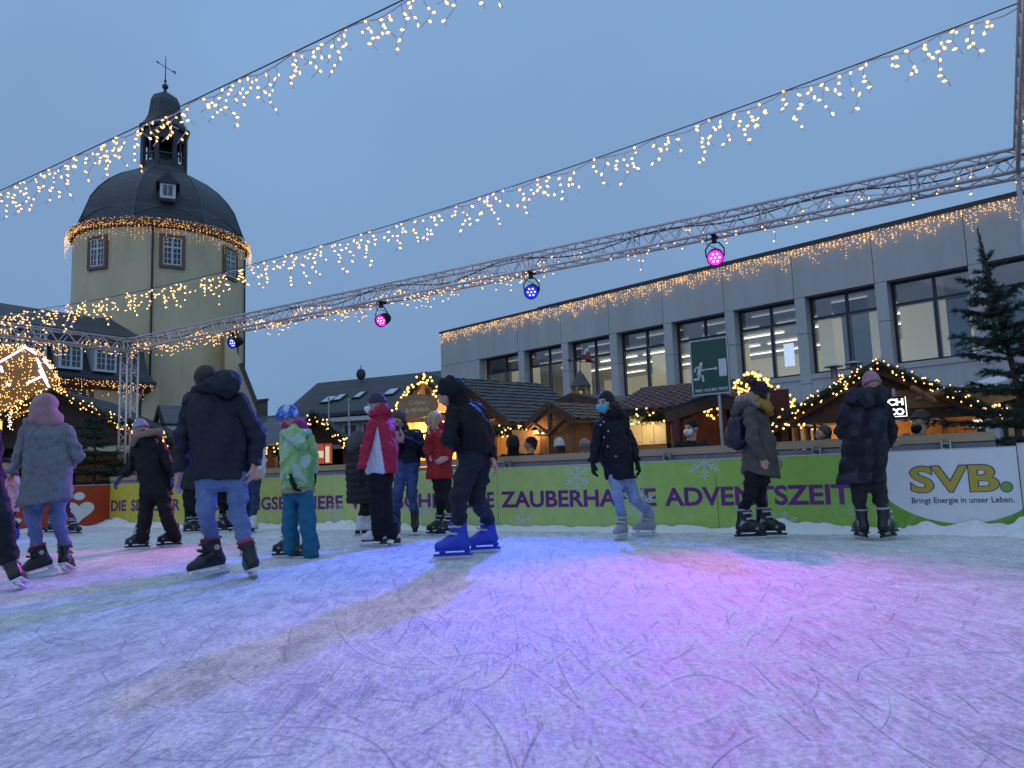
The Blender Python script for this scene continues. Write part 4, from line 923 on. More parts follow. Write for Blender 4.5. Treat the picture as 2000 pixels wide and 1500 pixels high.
def part(name, prims, m, parent, h=.014, disp=None, colfn=None):
    off = origin_of(parent); me = sdf_mesh(name, prims, h, off, disp)
    if colfn is not None:
        at = me.color_attributes.new('pattern', 'FLOAT_COLOR', 'POINT'); c = np.empty(len(me.vertices) * 3, np.float32); me.vertices.foreach_get('co', c)
        c = c.reshape(-1, 3) + A_(off); at.data.foreach_set('color', np.concatenate([colfn(c), np.ones((len(c), 1))], 1).astype(np.float32).ravel())
    return link(name, me, m, parent)

# ------------------------------------------------------------------ cloth, skin and hair materials
def cloth(name, col, **k):
    d = dict(rough=.68, var=.2, scale=14, bump=.35, bscale=170, spec=.3); d.update(k); return mat(name, col, **d)
SKIN = mat('skin', (.50, .29, .21), rough=.55, var=.10, scale=25, bump=.05, bscale=120)
M_EYE = mat('eye_dark', (.02, .015, .012), rough=.2, var=0); M_HAIRD = mat('dark_hair', (.018, .012, .009), rough=.5, var=.4, scale=60, bump=.6, bscale=130, stretch=(1, 1, .15))
M_HAIRB = mat('brown_hair', (.06, .035, .02), rough=.5, var=.4, scale=60, bump=.6, bscale=130, stretch=(1, 1, .15)); M_BLOND = mat('blonde_hair', (.46, .33, .17), rough=.5, var=.35, scale=60, bump=.6, bscale=130, stretch=(1, 1, .12))
M_GREYH = mat('grey_hair', (.22, .21, .21), rough=.6, var=.4, scale=60, bump=.6, bscale=130)
JEANS = cloth('blue_denim', (.13, .19, .36), var=.28, scale=7); JEANSL = cloth('pale_denim', (.25, .33, .50), var=.2, scale=8); JEANSD = cloth('dark_denim', (.025, .045, .11), var=.25, scale=8); BLACKC = cloth('black_cloth', (.0055, .0055, .0075), var=.2)
NAVYC = cloth('navy_cloth', (.008, .010, .020), var=.2)
M_BOOT = mat('black_boot_shell', (.012, .011, .013), rough=.35, var=.2, scale=20); M_BOOTW = mat('white_boot_leather', (.62, .62, .63), rough=.45, var=.08); M_BOOTB = mat('blue_boot_shell', (.015, .05, .48), rough=.35, var=.15)
M_GREYB = mat('grey_boot_fabric', (.30, .30, .33), rough=.7, var=.2); M_BLADE = mat('blade_steel', (.62, .64, .68), rough=.22, metal=1.0, var=.1); M_HOLDW = mat('white_holder', (.68, .70, .72), rough=.4, var=.05)
M_STRAP = mat('silver_strap', (.45, .45, .46), rough=.4, var=.1); M_REDTRIM = mat('red_trim', (.45, .02, .03), rough=.6, var=.1); M_ORANGE = mat('orange_trim', (.62, .17, .05), rough=.6, var=.1); M_EMBLEM = mat('pale_emblem', (.55, .40, .38), rough=.5, var=.05)

# ------------------------------------------------------------------ ice skate template (x = toe, z up, origin under the blade)
def skate_meshes():
    e = lambda *a: V(*a)
    boot = [rc(e(-.075, 0, .115), e(.11, 0, .105), .045, .036, k=.03, flat=((0, 1, 0), .85)), rc(e(.04, 0, .118), e(.128, 0, .10), .046, .034, k=.03), rc(e(-.07, 0, .12), e(-.045, 0, .275), .048, .051, k=.03),
            rc(e(-.02, 0, .16), e(.045, 0, .14), .05, .045, k=.03), rc(e(-.045, 0, .26), e(-.04, 0, .315), .053, .058, k=.02), rc(e(.0, 0, .20), e(.012, 0, .30), .03, .034, k=.02), cut((0, 0, .078), (0, 0, -1)), cut((0, 0, .285), (0, 0, 1))]
    M = {'boot': sdf_mesh('boot', boot, .008, (0, 0, 0))}
    b = MB(); b.box(-.125, .158, -.037, .037, .066, .080); b.tube([(-.10, 0, .07), (-.10, 0, .03)], [.03, .012], 8); b.tube([(.10, 0, .07), (.11, 0, .03)], [.03, .012], 8); b.prism([(-.14, -.009, .026), (.165, -.009, .026), (.175, -.009, .045), (.12, -.009, .045), (.06, -.009, .052), (-.06, -.009, .052), (-.145, -.009, .045)], (0, .018, 0)); M['holder'] = b.mesh('blade_holder')
    b = MB(); b.prism([(-.15, -.002, .028), (-.145, -.002, .004), (-.10, -.002, 0), (.12, -.002, 0), (.165, -.002, .008), (.185, -.002, .032)], (0, .004, 0)); M['blade'] = b.mesh('blade')
    b = MB()
    for x0, z0, dx, dz, w_ in ((-.03, .255, .06, .0, .058), (.0, .20, .05, .015, .049)):
        b.tube([(x0 - .02, -w_ + .004, z0), (x0 + .03, -w_ + .006, z0 + .004), (x0 + dx + .012, -.02, z0 + dz), (x0 + dx + .012, .02, z0 + dz), (x0 + .03, w_ - .006, z0 + .004), (x0 - .02, w_ - .004, z0)], .011, 6)
    M['strap'] = b.mesh('strap')
    b = MB(); b.lathe((0, 0, 0), [(0, .058), (.021, .0575), (.021, .045)], 8, ax=(0, 1, 0)); b2 = MB(); b2.add([(v[0] - .055, v[1], v[2] + .215) for v in b.v], b.f); b2.add([(v[0] - .055, -v[1], v[2] + .215) for v in b.v], [f[::-1] for f in b.f]); M['emblem'] = b2.mesh('emblem')
    b = MB()
    for k in range(5): b.tube([(.02 + .018 * k, -.03, .185 - .012 * k), (.032 + .018 * k, 0, .196 - .013 * k), (.02 + .018 * k, .03, .185 - .012 * k)], .005, 5)
    M['laces'] = b.mesh('laces')
    b = MB(); b.tube([(-.10, -.03, .285), (-.04, -.056, .288), (.02, -.03, .286), (.02, .03, .286), (-.04, .056, .288), (-.10, .03, .285)], .012, 6, closed=True); M['cuff'] = b.mesh('cuff')
    b = MB()
    for sg in (-1, 1): b.prism([(.02, sg * .034, .10), (.09, sg * .034, .092), (.085, sg * .036, .115), (.03, sg * .040, .135)], (0, sg * .012, 0)); b.prism([(-.09, sg * .030, .13), (-.05, sg * .030, .12), (-.03, sg * .034, .17), (-.07, sg * .034, .19)], (0, sg * .0195, 0))
    M['panel'] = b.mesh('side_panel')
    b = MB(); b.box(-.13, -.06, -.03, .03, .03, .08); b.box(.0, .15, -.03, .03, .062, .08); M['heel'] = b.mesh('heel')
    return M
SK = skate_meshes()
def with_mats(key, m):
    me = SK[key]
    kk = (key, m.name)
    if kk in SK: return SK[kk]
    c = me.copy(); c.materials.clear(); c.materials.append(m); c.name = key; SK[kk] = c; return c
def skate(parent, pos, yaw, pitch=0, roll=0, style='hockey', sc=1.0, label=None):
    """yaw: 0 = toe to the right of the picture, 90 = away from the viewer, 180 = left, 270 = towards the viewer"""
    Rm = Matrix.Rotation(R(yaw), 4, 'Z') @ Matrix.Rotation(R(-pitch), 4, 'Y') @ Matrix.Rotation(R(roll), 4, 'X') @ Matrix.Scale(sc, 4)
    bm = {'hockey': M_BOOT, 'figure': M_BOOTW, 'blue': M_BOOTB, 'grey': M_GREYB, 'laced': M_BOOT, 'rental': M_BOOT}[style]
    o = link('ice_skate', with_mats('boot', bm), None, parent); mw = Matrix.Translation(Vector(pos) - origin_of(parent)) @ Rm; o.matrix_local = mw
    def sub(n, key, m): return link(n, with_mats(key, m), None, o)
    sub('blade', 'blade', M_BLADE)
    if style in ('figure', 'laced'): sub('heel', 'heel', M_BOOT); sub('laces', 'laces', M_BOOTW if style == 'figure' else M_STRAP)
    else:
        sub('blade_holder', 'holder', M_HOLDW if style in ('hockey', 'grey') else (M_BOOTB if style == 'blue' else M_BOOT)); sub('strap', 'strap', M_STRAP if style != 'hockey' else M_BOOT)
        if style == 'hockey': sub('emblem', 'emblem', M_EMBLEM); sub('cuff', 'cuff', M_REDTRIM)
        if style == 'grey': sub('laces', 'laces', M_REDTRIM)
        if style == 'rental': sub('cuff', 'cuff', M_GREYB); sub('side_panel', 'panel', M_GREYB)
    ank = mw @ Vector((-.045, 0, .22)); top = mw @ Vector((-.043, 0, .285))
    return ank + origin_of(parent), top + origin_of(parent)

# ------------------------------------------------------------------ head and hand
def frame(yaw, pitch=0, roll=0):
    """yaw 0 = looks at the viewer (-Y), 90 = looks to the picture's right, 180 = away, 270 = left; pitch>0 looks down"""
    f = Vector((math.sin(R(yaw)), -math.cos(R(yaw)), 0)); f = (f * math.cos(R(pitch)) - ZV * math.sin(R(pitch))).normalized()
    r = f.cross(ZV).normalized(); u = r.cross(f)
    r2 = r * math.cos(R(roll)) + u * math.sin(R(roll)); return r2, f, r2.cross(f)
def loc(c, fr, s): return lambda x, y, z: c + fr[0] * (x * s) + fr[1] * (y * s) + fr[2] * (z * s)
def head_prims(c, fr, s, neck):
    q = loc(c, fr, s); e = lambda p, r, **k: ell(q(*p), [x * s for x in r], fr, **k)
    return [e((0, -.012, .035), (.076, .093, .088), k=.02), rc(q(0, .035, .005), q(0, .048, -.078), .062 * s, .036 * s, k=.035), e((0, .06, -.01), (.058, .036, .06), k=.02), rc(q(0, .092, .012), q(0, .112, -.024), .011 * s, .015 * s, k=.012), rc(q(-.012, .098, -.03), q(.012, .098, -.03), .011 * s, k=.01),
            e((-.079, -.008, -.01), (.011, .02, .031), k=.008), e((.079, -.008, -.01), (.011, .02, .031), k=.008), rc(q(-.03, .088, .03), q(.03, .088, .03), .012 * s, k=.015),
            e((-.031, .106, .010), (.016, .014, .010), k=.012, op='-'), e((.031, .106, .010), (.016, .014, .010), k=.012, op='-'), rc(q(-.018, .092, -.052), q(.018, .092, -.052), .009 * s, k=.008), rc(q(-.014, .09, -.062), q(.014, .09, -.062), .009 * s, k=.008), e((0, .104, -.0575), (.022, .01, .002), k=.003, op='-'),
            rc(q(0, -.02, -.05), neck, .058 * s, .06 * s, k=.03)]
def hand_prims(w, d, n, s=1.0, side=1, curl=.5, gl=0.0, thumb=.6):
    """wrist, finger direction, palm normal; unequal bent fingers and a thumb from the side of the palm"""
    w, d, n = Vector(w), Vector(d).normalized(), Vector(n); n = (n - d * n.dot(d)).normalized(); t = d.cross(n) * side; g = gl
    P_ = [rc(w - d * .05, w + d * .01, .028 + g, .029 + g, k=.02, flat=(n, .75)), rc(w + d * .02 * s, w + d * .075 * s, .035 * s + g, .040 * s + g, k=.02, flat=(n, .48 + g * 8))]
    for i, (x, l) in enumerate(((.030, .072), (.010, .080), (-.011, .074), (-.030, .058))):
        b = w + d * (.085 * s) + t * (x * s); c = curl * (1 + .12 * i); a1, a2 = c * .7, c * 1.7
        d1 = d * math.cos(a1) + n * math.sin(a1) + t * (x * 2.0); d2 = d * math.cos(a2) + n * math.sin(a2) + t * (x * 1.2)
        m_ = b + d1.normalized() * (l * .5 * s); e_ = m_ + d2.normalized() * (l * .48 * s)
        P_ += [rc(b - d * .02, m_, .0105 * s + g, .0098 * s + g, k=.006), rc(m_, e_, .0098 * s + g, .0082 * s + g, k=.004)]
    b = w + d * (.022 * s) + t * (.03 * s); d1 = (d * .75 + t * thumb + n * .35).normalized(); m_ = b + d1 * (.042 * s); e_ = m_ + (d * .95 + t * thumb * .4 + n * .4).normalized() * (.032 * s)
    return P_ + [rc(b - d1 * .01, m_, .0145 * s + g, .0118 * s + g, k=.01), rc(m_, e_, .0118 * s + g, .0095 * s + g, k=.004)]
def hair_prims(c, fr, s, length=.02, vol=1.0, fringe=.06, down=None):
    q = loc(c, fr, s); H_ = [ell(q(0, -.018, .042), [x * s * vol for x in (.086, .100, .094)], fr, k=.02), rc(q(0, -.065, .02), q(0, -.06, -.045 - length), .062 * s * vol, .045 * s, k=.03, flat=(fr[0], 1.0))]
    for sd in (-1, 1): H_.append(rc(q(.07 * sd, -.005, .03), q(.078 * sd, .0 if length > .08 else -.02, -.02 - length), .024 * s * vol, .018 * s, k=.02))
    if down: H_ += down
    H_ += [ell(q(0, .115, -.03), [x * s for x in (.062, .075, .066 + .0 * fringe)], fr, k=.012, op='-')]
    if length < .04: H_.append(ell(q(0, .07, -.085), [x * s for x in (.12, .09, .075)], fr, k=.01, op='-'))
    return H_
def beanie_prims(c, fr, s, tall=.0, pom=False):
    q = loc(c, fr, s); B_ = [ell(q(0, -.018, .050 + tall * .3), [x * s for x in (.088, .104, .094 + tall)], fr, k=.01), cut(q(0, .02, .028), -(fr[2] + fr[1] * .12))]
    brim = [rc(q(.083 * math.cos(a), -.018 + .098 * math.sin(a), .040 - .012 * math.sin(a)), q(.083 * math.cos(a + .5), -.018 + .098 * math.sin(a + .5), .040 - .012 * math.sin(a + .5)), .017 * s, k=.004) for a in np.arange(0, 6.28, .5)]
    if pom: brim.append(ell(q(0, -.045, .165 + tall), [.045 * s] * 3, fr, k=.006))
    return B_ + brim
def rib(amp=.0025, fr_=70, c=None, frm=None):
    def g(x, y, z):
        q0 = (x - c[0]) * frm[0][0] + (y - c[1]) * frm[0][1] + (z - c[2]) * frm[0][2]; q1 = (x - c[0]) * frm[1][0] + (y - c[1]) * frm[1][1] + (z - c[2]) * frm[1][2]
        return amp * np.sin(np.arctan2(q0, q1) * 36)
    return g
def fuzz(amp, s=160): return lambda x, y, z: amp * np.sin(s * x + 2 * np.sin(70 * z)) * np.sin(s * 1.1 * y + 2 * np.sin(80 * x)) * np.sin(s * .93 * z + 2 * np.sin(75 * y))
def eyes(c, fr, s, parent):
    q = loc(c, fr, s)
    for sd in (-1, 1):
        b = MB(); b.ball(q(.031 * sd, .0885, .010), .0115 * s, 8, 6); b.build('eye', M_EYE, parent, smooth=True)
        b = MB(); b.tube([q(.016 * sd, .099, .031), q(.033 * sd, .097, .036), q(.048 * sd, .086, .030)], .0045 * s, 5); b.build('eyebrow', M_HAIRB, parent)
def mask_prims(c, fr, s, low=0.0, beak=.0):
    q = loc(c, fr, s); z = low
    return [rc(q(-.04, .07, -.035 - z), q(.04, .07, -.035 - z), .036 * s, k=.02), rc(q(-.022, .082, -.065 - z), q(.022, .082, -.065 - z), .036 * s, k=.02), rc(q(-.01, .098 + beak, -.03 - z), q(.01, .098 + beak, -.045 - z), .026 * s, k=.02),
            rc(q(-.077, .0, -.01), q(-.045, .07, -.03 - z), .004 * s, k=.004), rc(q(.077, .0, -.01), q(.045, .07, -.03 - z), .004 * s, k=.004)]

# ------------------------------------------------------------------ a person from picture joints
def person(label, gpx, J, yaw, head_yaw=None, head_pitch=0, head_roll=0, hs=1.0, feet=(), coat=None, legs=None, top=None, hair=None, hat=None, gloves=None, show_eyes=False, mask=None, group='skaters on the ice', body_h=.0095, extra=None, cat='person', D=None, skin=None, z0=0.0, handcurl=.5, scarf=None):
    g = PZ(*gpx, z0) if D is None else P(*gpx, D); Dp = g.y; k_ = Dp / 1500
    root = thing('person', label, cat, (g.x, g.y, z0), group)
    fr_b = frame(yaw); fb, rb_ = fr_b[1], fr_b[0]
    def W(key, default=None):
        v = J.get(key, default)
        if v is None: return None
        return P(v[0], v[1], Dp + (v[2] if len(v) > 2 else 0))
    p = {k: W(k) for k in J}; hy = yaw if head_yaw is None else head_yaw; fh = frame(hy, head_pitch, head_roll); s = hs
    neck = p.get('neck') or (p['sl'] + p['sr']) * .5 + ZV * .02
    head = p['head']; hipc = (p['hl'] + p['hr']) * .5; sh = (p['sl'] + p['sr']) * .5
    tops = []
    for i, f in enumerate(feet):
        fp = PZ(f[0], f[1], z0) if len(f) < 7 or f[6] is None else P(f[0], f[1], Dp + f[6])
        a_, t_ = skate(root, fp, f[2], f[3] if len(f) > 3 else 0, f[4] if len(f) > 4 else 0, f[5] if len(f) > 5 else 'rental', sc=f[7] if len(f) > 7 else 1.0); tops.append((a_, t_))
    bulk = J.get('bulk', 1.0)
    # continuous body
    B = head_prims(head, fh, s, neck)
    B += [rc(neck, sh - ZV * .08, .06, .08, k=.03), rc(sh - ZV * .06, hipc, .09, .085, k=.03, flat=(fb, .8)), rc(p['sl'], p['sr'], .045, k=.03)]
    for q in 'lr':
        S_, E_, W_ = p['s' + q], p['e' + q], p['w' + q]; B += [rc(S_, E_, .040, .034, k=.02), rc(E_, W_, .034, .024, k=.015)]
        hd = p.get('f' + q); d = (hd - W_) if hd is not None else (W_ - E_); n = J.get('n' + q, None)
        n = Vector(n) if n is not None else (hipc - W_)
        p['d' + q] = d; p['nn' + q] = n
        if gloves is None: B += hand_prims(W_ + d.normalized() * .02, d, n, .95 * s, side=1 if q == 'l' else -1, curl=handcurl)
        if p['k' + q] is not None:
            an = tops[0 if q == 'l' else 1][1] if len(tops) == 2 else p.get('a' + q)
            if an is None: an = p['k' + q] - ZV * .42
            p['a' + q] = an
            B += [rc(p['h' + q], p['k' + q], .055, .043, k=.02), rc(p['k' + q], an, .043, .034, k=.02)]
            if len(tops) == 2: B.append(rc(an, tops[0 if q == 'l' else 1][0], .034, .032, k=.02))
    part('body', B, skin or SKIN, root, body_h)
    if show_eyes: eyes(head, fh, s, root)
    seed = int(abs(gpx[0] * 7 + gpx[1])) % 1000
    # trousers
    if legs:
        m = legs[0]; rh, rk, ra = legs[1] if len(legs) > 1 else (.085, .066, .055); flare = legs[2] if len(legs) > 2 else 0
        Lg = [rc(p['hl'], p['hr'], rh * 1.02, k=.04), rc(hipc + ZV * .10, hipc, .10, .11, k=.04, flat=(fb, .8))]
        for i, q in enumerate('lr'):
            Lg += [rc(p['h' + q], p['k' + q], rh, rk, k=.03)]
            if flare and len(tops) == 2:
                e_ = tops[i][0] * 1.0; e_ = e_ - (tops[i][1] - tops[i][0]).normalized() * flare; Lg += [rc(p['k' + q], e_, rk, ra, k=.03)]
            else: Lg += [rc(p['k' + q], p['a' + q], rk * .98, ra, k=.03)]
        part('trousers', Lg, m, root, .013, dsum(folds(.007, .16, seed, 2.2), folds(.0035, .07, seed + 4, 2.5)))
    if coat:
        m = coat['m']; kw = p['hem']; hw = coat.get('hw', .21); ww = coat.get('ww', .19); cw = coat.get('cw', .19); fl = coat.get('flat', .68); ra_ = coat.get('arm', .066); fk = fb
        nz_ = coat.get('hemn', (0, 0, -1)); waist = p.get('waist') or (sh * .45 + kw * .55)
        C = [rc(p['sl'] * .93 + p['sr'] * .07 - ZV * .03, p['sr'] * .93 + p['sl'] * .07 - ZV * .03, .078 * coat.get('sh', 1), k=.05), rc(sh - ZV * .12, waist, cw, ww, k=.07, flat=(fk, fl)), rc(waist, kw + (kw - waist).normalized() * .1, ww, hw, k=.06, flat=(fk, fl)), cut(kw, nz_)]
        if coat.get('belly'): C.insert(2, coat['belly'](p, fb))
        part('coat', C[:0] + C, m, root, coat.get('h', .014), coat.get('disp') or dsum(folds(.008, .24, seed + 1), folds(.0045, .085, seed + 2)), coat.get('col'))
        for q in 'lr':
            S_, E_, W_ = p['s' + q], p['e' + q], p['w' + q]
            A2 = [rc(S_, E_, ra_ * 1.1, ra_ * .92, k=.04), rc(E_, W_, ra_ * .92, ra_ * .74, k=.03), cut(W_, (W_ - E_))]
            # the cut must not eat the upper arm when the elbow is sharply bent
            if (S_ - W_).dot(W_ - E_) > 0: A2 = A2[:2]
            part('sleeve', A2, coat.get('sm', m), root, .013, coat.get('disp_s') or dsum(folds(.008, .13, seed + 3 + ord(q), 1.8), folds(.004, .06, seed + 9)), coat.get('scol'))
        if coat.get('collar'):
            rC, mc = coat['collar']; part('collar', [rc(neck - ZV * .03, neck + ZV * .035, rC * 1.1, rC, k=.03), cut(neck + ZV * .05, (0, 0, 1))], mc or m, root, .013, folds(.005, .1, seed + 5))
    if gloves:
        for q in 'lr':
            if J.get('noglove' + q): continue
            d = p['d' + q]; part('glove', hand_prims(p['w' + q] + d.normalized() * .02, d, p['nn' + q], 1.0 * s, side=1 if q == 'l' else -1, curl=handcurl, gl=.004), gloves, root, .0085)
    if hair: part('hair', hair[1](head, fh, s), hair[0], root, .011, fuzz(.003, 150))
    if hat: part(hat[2] if len(hat) > 2 else 'hat', hat[1](head, fh, s), hat[0], root, .011, rib(.0022, 70, head, fh) if len(hat) < 4 else hat[3])
    if mask: part('face_mask', mask_prims(head, fh, s, *(mask[1:] if len(mask) > 1 else ())), mask[0], root, .010)
    if extra: extra(root, p, fr_b, fh, Dp)
    return root
H_ = lambda **k: (lambda c, f, s: hair_prims(c, f, s, **k))
BN = lambda **k: (lambda c, f, s: beanie_prims(c, f, s, **k))
# 1 woman in the grey coat, seen from behind, pink hood scarf
M_GREYCOAT = cloth('grey_wool', (.21, .225, .25), bump=.5, bscale=240, var=.22, scale=40); M_PINKSC = cloth('pink_knit', (.44, .25, .27), bump=.5, bscale=200)
def x1(root, p, fb, fh, D):
    q = loc(p['head'], fh, 1); nk = p['neck']
    part('hood_scarf', [ell(q(0, -.03, .03), (.112, .128, .125), fh, k=.03), rc(q(-.03, -.04, -.08), q(.05, -.02, -.10), .108, .10, k=.05), rc(q(.06, .0, -.09), q(.09, -.03, -.13), .08, .06, k=.04), ell(q(0, .13, -.02), (.062, .07, .08), fh, k=.01, op='-')], M_PINKSC, root, .013, folds(.006, .2, 4, .6))
    b = MB(); h = P(118, 976, D - .17)
    b.obox(h, (.004, 0, 0), (0, .02, 0), (0, 0, .20)); 
person('woman in grey wool coat with pink scarf over her head, skating away', (82, 1129), dict(head=(90, 800), neck=(92, 828), sl=(58, 828), sr=(128, 842), el=(42, 880, .02), er=(152, 890, .05), wl=(24, 924, -.04), wr=(128, 918, .24), fl=(17, 945, -.10), hl=(80, 950), hr=(112, 950), kl=(63, 1008, -.06), kr=(112, 1010, .03), hem=(89, 982), waist=(95, 905), nl=(1, 0, 0)), 195, 190, hs=.98,
       feet=[(79, 1127, 215, -14, 6, 'hockey'), (131, 1121, 100, -18, -10, 'hockey')], coat=dict(m=M_GREYCOAT, hw=.24, ww=.185, cw=.175, arm=.060, hemn=(.12, 0, -1), flat=.85), legs=(JEANS, (.085, .066, .052)), extra=x1)
# 2 child in pink
M_PINKJ = cloth('pink_puffer', (.62, .36, .40), bump=.1, bscale=60)
person('small child in pink quilted jacket holding the grey coat woman by the hand', (27, 1055), dict(head=(13, 907), sl=(2, 935), sr=(30, 933), el=(-4, 958), er=(34, 948, -.1), wl=(-2, 975), wr=(24, 938, -.2), fr=(22, 930, -.22), hl=(10, 992), hr=(22, 992), kl=(12, 1015), kr=(25, 1017), hem=(16, 1000)), 185, hs=.82,
       feet=[(14, 1052, 150, 0, 0, 'blue', None, .75), (30, 1054, 150, 0, 0, 'blue', None, .75)], coat=dict(m=M_PINKJ, hw=.17, ww=.16, cw=.15, arm=.052, disp=quilt(.075, .012), disp_s=quilt(.06, .008), collar=(.075, None)), legs=(BLACKC, (.06, .05, .042)), hat=(BLACKC, BN()), group='skaters at the left')
# 3 person in dark red trousers beyond the grey coat
M_DKRED = cloth('dark_red_cloth', (.10, .012, .022))
person('skater in dark red trousers and navy jacket, mostly hidden behind the grey coat woman', (122, 1044), dict(head=(112, 868), sl=(92, 888), sr=(132, 888), el=(88, 918), er=(136, 918), wl=(88, 945), wr=(134, 945), hl=(104, 965), hr=(122, 965), kl=(108, 1000), kr=(130, 1000), hem=(112, 985)), 200,
       feet=[(101, 1042, 190, 0, 0, 'rental'), (143, 1044, 350, 0, 0, 'rental')], coat=dict(m=NAVYC), legs=(M_DKRED,), hair=(M_HAIRD, H_()), group='skaters at the left')
# 4 dark figure cut by the left edge
person('skater in dark clothes cut off by the left edge, only one leg in the picture', (40, 1155), dict(head=(-70, 745), sl=(-108, 790), sr=(-32, 792), el=(-120, 860), er=(-14, 860, .05), wl=(-118, 920), wr=(-12, 915, -.1), hl=(-70, 935), hr=(-22, 935), kl=(-90, 1010), kr=(0, 1012, -.05), hem=(-58, 950)), 190,
       feet=[(-90, 1150, 170, 0, 0, 'hockey'), (47, 1152, 110, -14, -26, 'hockey', None, 1.05)], coat=dict(m=NAVYC, hw=.24), legs=(cloth('black_denim', (.012, .014, .022)), (.11, .09, .085)), hair=(M_HAIRD, H_()), group='skaters at the left')
# 5 lavender hat, fur collar
M_LAV = cloth('lavender_knit', (.29, .29, .44), bump=.7, bscale=90); M_BLKCOAT = cloth('black_parka', (.008, .007, .010), var=.15); M_FUR = cloth('beige_fur', (.36, .27, .21), var=.35, scale=60, bump=1, bscale=200)
def fur_ring(c, fr, s, rx=.135, ry=.12, r=.038, tilt=0.0): return [rc(c + fr[0] * (rx * s * math.cos(a)) + fr[1] * (ry * s * math.sin(a)) + fr[2] * (tilt * math.sin(a)), c + fr[0] * (rx * s * math.cos(a + .45)) + fr[1] * (ry * s * math.sin(a + .45)) + fr[2] * (tilt * math.sin(a + .45)), r * s, k=.012) for a in np.arange(0, 6.28, .45)]
M_BLUEGL = cloth('blue_glove', (.025, .05, .13))
def x5(root, p, fb, fh, D):
    part('fur_trim', [rc(P(259, 868, D - .10), P(266, 852, D - .14), .035, .042, k=.02), rc(P(266, 852, D - .14), P(290, 845, D - .16), .042, k=.02), rc(P(290, 845, D - .16), P(312, 842, D - .06), .042, .04, k=.02), rc(P(312, 842, D - .06), P(312, 850, D + .1), .04, k=.02)], M_FUR, root, .011, fuzz(.012, 190))
    part('hood', [rc(P(285, 858, D - .02), P(296, 872, D - .04), .12, .10, k=.04)], M_BLKCOAT, root, .014, folds(.008, .15, 3))
person('skater in black parka with beige fur collar and lavender knit hat', (270, 1073), dict(head=(273, 842), neck=(280, 862), sl=(267, 876, -.02), sr=(315, 872), el=(258, 912, -.06), er=(328, 905), wl=(237, 930, -.18), wr=(334, 932, .05), fl=(226, 944, -.2), hl=(290, 962), hr=(314, 960), kl=(283, 1010), kr=(326, 1008), hem=(306, 966), waist=(298, 915)), 235, 240, head_pitch=12,
       feet=[(270, 1073, 178, 0, 0, 'rental', None, 1.05), (333, 1068, 182, 0, 0, 'rental', None, 1.05)], coat=dict(m=M_BLKCOAT, hw=.215, ww=.19, cw=.18, hemn=(-.05, 0, -1)), legs=(BLACKC, (.098, .085, .082), .10), hat=(M_LAV, BN(tall=.015), 'knit_hat'), gloves=M_BLUEGL, extra=x5)
# 6 tall man from behind
M_MANCOAT = cloth('charcoal_winter_coat', (.014, .018, .028), bump=.25, bscale=220, var=.2)
def x6(root, p, fb, fh, D):
    part('hood', [rc(P(402, 757, D - .07), P(446, 748, D - .10), .075, .10, k=.05), rc(P(432, 735, D - .13), P(444, 752, D - .15), .065, .085, k=.05), rc(P(385, 764, D + .03), P(402, 752, D - .02), .05, .07, k=.04)], M_MANCOAT, root, .013, folds(.012, .16, 9, .5))
person('tall man in charcoal hooded coat and blue jeans, seen from behind', (428, 1134), dict(head=(401, 746), neck=(412, 768), sl=(378, 784), sr=(466, 786), el=(358, 858, .02), er=(503, 852, .02), wl=(351, 924, -.05), wr=(497, 908, -.03), fl=(346, 945, -.05), fr=(493, 926, -.03), hl=(405, 935), hr=(463, 935), kl=(402, 996, -.04), kr=(464, 1000), hem=(434, 936), waist=(432, 860), nl=(1, 0, 0), nr=(-1, 0, 0)), 197, 232, head_pitch=18, hs=1.03,
       feet=[(412, 1129, 222, -6, 6, 'hockey', None, 1.15), (498, 1131, 118, -8, -14, 'hockey', None, 1.12)], coat=dict(m=M_MANCOAT, hw=.238, ww=.225, cw=.215, arm=.077, h=.013, sh=1.12, flat=.74, disp=dsum(folds(.010, .25, 61), folds(.005, .09, 62))), legs=(JEANS, (.094, .074, .060)), hair=(M_HAIRD, H_(length=.0, vol=1.03)), extra=x6)
# 7 three people half hidden by the tall man
GB = 'skaters resting along the back boards'
person('person in dark coat and black leggings by the boards, left of the tall man', (377, 1042), dict(head=(372, 858), sl=(356, 876), sr=(388, 876), el=(352, 905), er=(390, 902), wl=(358, 930), wr=(384, 880, -.2), hl=(364, 948), hr=(378, 948), kl=(366, 985), kr=(376, 985), hem=(371, 955)), 160, feet=[(372, 1041, 355, 0, 0, 'rental'), (386, 1040, 0, 0, 0, 'rental')], coat=dict(m=cloth('dark_green_coat', (.018, .026, .024)), hw=.20), legs=(BLACKC, (.075, .06, .05)), hair=(M_HAIRD, H_()), group=GB)
M_WHITEJ = cloth('white_fleece', (.55, .56, .58))
person('woman in white jacket and dark jeans with white skates, behind the tall man', (494, 1041), dict(head=(488, 850), sl=(476, 868), sr=(508, 868), el=(472, 898), er=(512, 898), wl=(478, 920), wr=(506, 920, -.1), hl=(486, 935), hr=(500, 935), kl=(484, 975), kr=(498, 975), hem=(494, 936)), 175, feet=[(484, 1040, 80, 0, 0, 'figure'), (496, 1041, 95, 0, 0, 'figure')], coat=dict(m=M_WHITEJ, hw=.17), legs=(JEANSD, (.085, .068, .058)), hair=(M_HAIRD, H_(length=.12)), group=GB)
